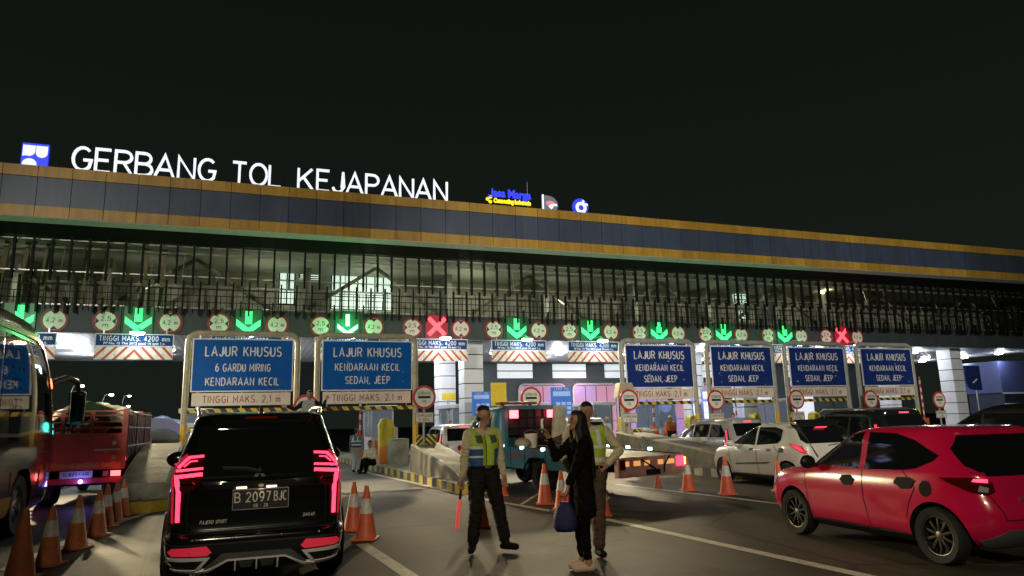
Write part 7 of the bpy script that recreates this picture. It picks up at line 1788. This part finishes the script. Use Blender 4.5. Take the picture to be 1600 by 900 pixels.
    if vest:
        cc = []
        for s in (-1, 1):
            cc += [(pv + up * 0.10 * k + ax * s * 0.065 * k, ch + ax * s * 0.095 * k, 0.116 * k * bulk, 0.131 * k * bulk, 0), (ch + ax * s * 0.085 * k, nk - up * 0.045 * k + ax * s * (sw - 0.04), 0.124 * k, 0.072 * k, 0)]
        z0 = (pv + up * 0.06 * k).z
        def color(cen, idx):
            rel = cen - np.array(pv); hgt = rel @ np.array(up) / k; sd = rel @ np.array(ax) / k; fr = rel @ np.array(f)
            out = np.zeros(len(cen), int)
            if vest[0] == 'police':
                out[(hgt < 0.30) & (sd < -0.055)] = 1; out[(hgt < 0.30) & (sd > 0.10)] = 1
                out[(np.abs(hgt - 0.315) < 0.016) & (sd < -0.05)] = 2; out[(np.abs(hgt - 0.20) < 0.013) & (sd < -0.05)] = 2
                out[(hgt > 0.36) & (hgt < 0.46) & (np.abs(np.abs(sd) - 0.10) < 0.045) & (fr > 0)] = 3
                out[(np.abs(sd) < 0.006) & (fr > 0)] = 3
            else:
                out[np.abs(hgt - 0.16) < 0.022] = 1; out[np.abs(hgt - 0.30) < 0.02] = 1; out[(np.abs(np.abs(sd) - 0.10) < 0.022) & (hgt > 0.3)] = 1
            return out
        fuse('vest', cc, vest[1], T, 0.012, color)
        
        g = MB(); gb = [pv + up * 0.075 * k + (ax * math.cos(a) * 0.185 + f * math.sin(a) * 0.122) * k * bulk for a in [2 * PI * i / 24 for i in range(24)]]
        g.tube(gb, 0.02, 8, closed=True); bl_ = g.build('belt', m_boot, T, True)
        g = MB(); q0 = pv + up * 0.075 * k + f * 0.142 * k * bulk; capsule(g, q0 - ax * 0.025, q0 + ax * 0.025, 0.016, 0.016); g.build('buckle', m_alu, bl_, True)
    return T, wr, hc, f, ax
V = Vector
m_beige = mat('uniform_beige', (0.60, 0.52, 0.35), 0.8, var=0.15, scale=12); m_dktr = mat('uniform_dark', (0.016, 0.013, 0.010), 0.9, var=0.3, scale=12, spec=0.15)
m_boot = mat('boot_black', (0.008, 0.008, 0.008), 0.6, var=0.2, spec=0.15); m_blackc = mat('black_cloth', (0.004, 0.004, 0.0045), 0.9, var=0.25, scale=14, spec=0.1)
m_brtr = mat('uniform_brown', (0.085, 0.05, 0.03), 0.85, var=0.25, scale=12); m_shoe = mat('beige_sneaker', (0.62, 0.46, 0.32), 0.7, var=0.15)
m_lime = mat('vest_lime', (0.42, 0.58, 0.05), 0.6, var=0.15, scale=10); m_vblue = mat('vest_blue', (0.03, 0.10, 0.26), 0.6, var=0.15); m_vref = mat('vest_reflective', (0.72, 0.76, 0.76), 0.35, var=0.1); m_vpouch = mat('vest_pouch', (0.06, 0.09, 0.04), 0.7)
m_bskin = mat('skin_tan', (0.36, 0.19, 0.11), 0.5, var=0.1, scale=20)
# the policeman in the middle, seen from the front left, looking right
pl = gp(757, 864)
T, wr, hc, f, ax = person('policeman in a lime and blue vest standing with legs apart and looking right', (pl.x, pl.y, 0), 30, (m_beige, m_dktr, m_boot, m_beige), 1.03, pelvis=(0.0, 0, 0.945),
    feet=((-0.15, -0.05, 0.02), (0.27, 0.05, 0.02)), toes=(V((-0.05, -1, 0)), V((0.85, -0.5, 0))), hands=((V((-0.27, -0.10, 0.86)), V((-0.15, -0.2, -1))), (V((0.27, 0.10, 0.88)), V((0.05, -0.1, -1)))), headyaw=42, headtilt=-4, voxel=0.009,
    vest=('police', [m_lime, m_vblue, m_vref, m_vpouch]))
# arm badge
g = MB(); g.lathe([(0.0, 0.0), (0.035, 0.001)], 16, Matrix.Translation((-0.285, -0.16, 1.30)) @ Matrix.Rotation(PI / 2, 4, 'X') @ Matrix.Rotation(-0.7, 4, 'Y')); g.build('arm_badge', m_red, T)
d_ = V((-0.10, -0.12, -1)).normalized(); h0 = wr[0]
q = V((pl.x, pl.y, 0)) + h0
B1 = thing('traffic_baton', 'red traffic baton hanging from the policeman hand', 'baton', q)
g = MB(); capsule(g, V((0, 0, 0)) - d_ * 0.06, V((0, 0, 0)) + d_ * 0.16, 0.019, 0.019); g.build('handle', m_blk, B1, True)
g = MB(); capsule(g, d_ * 0.18, d_ * 0.50, 0.026, 0.024); g.build('light_tube', mat('baton_red', (0.75, 0.07, 0.05), 0.35, var=0.05, emit=(1, 0.12, 0.1), es=0.35), B1, True)
# woman in black, from the side, arm raised to the left
pw = gp(914, 892)
T, wr, hc, f, ax = person('woman in long black clothes and pale sneakers raising a phone towards the left', (pw.x, pw.y, 0), -72, (m_blackc, m_blackc, m_shoe, m_blackc, m_bskin), 0.965, pelvis=(0.0, 0, 0.95),
    feet=((-0.01, 0.10, 0), (0.03, -0.09, 0)), toes=(V((-1, -0.35, 0)), V((-1, -0.2, 0))), hands=((V((-0.34, 0.10, 1.43)), V((-0.5, 0.0, 0.8))), (V((-0.20, -0.24, 0.84)), V((-0.35, -0.2, -0.9)))), lean=0.02, headyaw=12, headtilt=8, female=True, voxel=0.009, scarf=True, coat=True,
    elbow=(V((0, 0, -1)), V((1, -0.3, 0))))
ph = V((pw.x, pw.y, 0)) + wr[0] + V((-0.02, 0, 0.05))
T2 = thing('mobile_phone', 'dark mobile phone held up by the woman in black', 'phone', ph, R(-70))
g = MB(); g.box(-0.036, 0.036, -0.005, 0.005, -0.07, 0.085, None, 0.008); g.build('case', m_blk, T2); g = MB(); g.box(-0.032, 0.032, 0.0052, 0.006, -0.062, 0.077); g.build('screen', m_glass, T2)
bp_ = V((pw.x, pw.y, 0)) + wr[1] + V((-0.01, 0, 0))
T2 = thing('carry_bag', 'dark blue carry bag with a red handle held by the woman in black', 'bag', bp_)
g = MB(); rows = []
for i in range(9):
    t = i / 8; r = 0.045 + 0.075 * math.sin(min(1, t * 1.25) * PI * 0.62); z = -0.08 - 0.30 * t
    if t > 0.9: r *= 0.75
    rows.append([(r * 1.1 * math.cos(2 * PI * j / 18), r * 0.75 * math.sin(2 * PI * j / 18), z) for j in range(18)])
Vv = g.grid(rows, closed=True); g.face(Vv[0]); g.face(Vv[-1]); g.build('sack', mat('bag_navy', (0.012, 0.016, 0.085), 0.55, var=0.3, scale=12, bump=0.6), T2, True, angle=80)
g = MB(); g.tube([(-0.035, 0, -0.09), (-0.045, 0, -0.02), (0.0, 0, 0.015), (0.045, 0, -0.02), (0.035, 0, -0.09)], 0.011, 8); g.build('handle', mat('handle_red', (0.6, 0.06, 0.03), 0.5), T2, True)
# officer behind her
po = gp(925, 872)
person('officer in a beige shirt, lime vest and brown trousers standing behind the woman in black', (po.x, po.y, 0), 12, (m_beige, m_brtr, m_boot, m_beige), 1.03, pelvis=(0.01, 0.0, 0.945), feet=((-0.09, 0, 0.0), (0.10, 0.06, 0.0)),
       hands=((V((-0.22, -0.15, 0.98)), V((0.3, -0.4, -0.4))), (V((0.22, -0.04, 1.06)), V((-0.8, -0.4, -0.3)))), elbow=(None, V((1, 0.3, -0.1))), headyaw=-38, voxel=0.010, vest=('plain', [m_lime, m_vref]), bulk=1.06)
# traffic officer on the concrete block beyond the black car
q = P(BU[2] - 0.12, 20.7, 0.19 + 0.72)
person('traffic officer with both arms spread seen above the black car roof', q, -8, (mat('uniform_grey', (0.30, 0.32, 0.30), 0.8), m_dktr, m_boot, m_dktr), 0.98, hands=((V((-0.60, -0.15, 1.30)), V((-1, -0.1, -0.1))), (V((0.50, -0.15, 1.46)), V((0.6, -0.1, 0.8)))), elbow=(V((0, 0, -1)), V((0, 0, -1))), headyaw=10, cap=m_blk, voxel=0.014)
# walking man with reflective vest
q = gp(556, 738)
person('man in a banded dark blue vest and grey trousers walking away', (q.x, q.y, 0), 172, (mat('shirt_slate', (0.10, 0.13, 0.18), 0.8), mat('trouser_grey', (0.30, 0.31, 0.34), 0.85), m_boot, mat('shirt_slate', (0.1, 0.13, 0.18), 0.8)), 0.88, feet=((0.08, 0, 0), (-0.10, 0.08, 0)), vest=('plain', [m_vblue, m_vref]), voxel=0.014, fingers=False)
# seated man on the kerb
u, z = onf(578, 735, 25.6); q = P(u, 25.6, 0)
person('seated man in a white shirt and dark trousers resting on the island kerb', q, -25, (m_white, m_blackc, m_boot, m_white), 0.94, pelvis=(0.05, 0, 0.34), feet=((-0.22, -0.48, 0.0), (-0.05, -0.50, 0.0)), hands=((V((-0.18, -0.32, 0.52)), V((-0.5, -0.5, -0.2))), (V((0.05, -0.33, 0.52)), V((-0.3, -0.6, -0.2)))), lean=0.15, sit=True, voxel=0.014, fingers=False)
# toll staff
for x, y, n, lab, tp, tr, kk in ((1149, 690, 27.0, 'toll worker in a bright blue shirt seen above the silver car', mat('shirt_blue', (0.03, 0.16, 0.6), 0.7), m_dktr, 1.0),
                                 (951, 700, 27.3, 'toll worker in a pale shirt and yellow helmet beyond the officer', mat('shirt_pale', (0.5, 0.55, 0.6), 0.7), m_dktr, 0.98),
                                 (704, 700, 28.3, 'person in an orange vest between the two clad columns', m_orange, m_dktr, 0.98),
                                 (1050, 700, 27.4, 'toll worker in orange and white beside the service cabinet', m_orange, m_dktr, 0.98)):
    u, z = onf(x, y, n); q = P(u, n, 0.0)
    person(lab, q, 20 if x != 951 else -60, (tp, tr, m_boot, tp), kk, voxel=0.018, fingers=False, cap=m_myel if x in (951, 1050) else None)
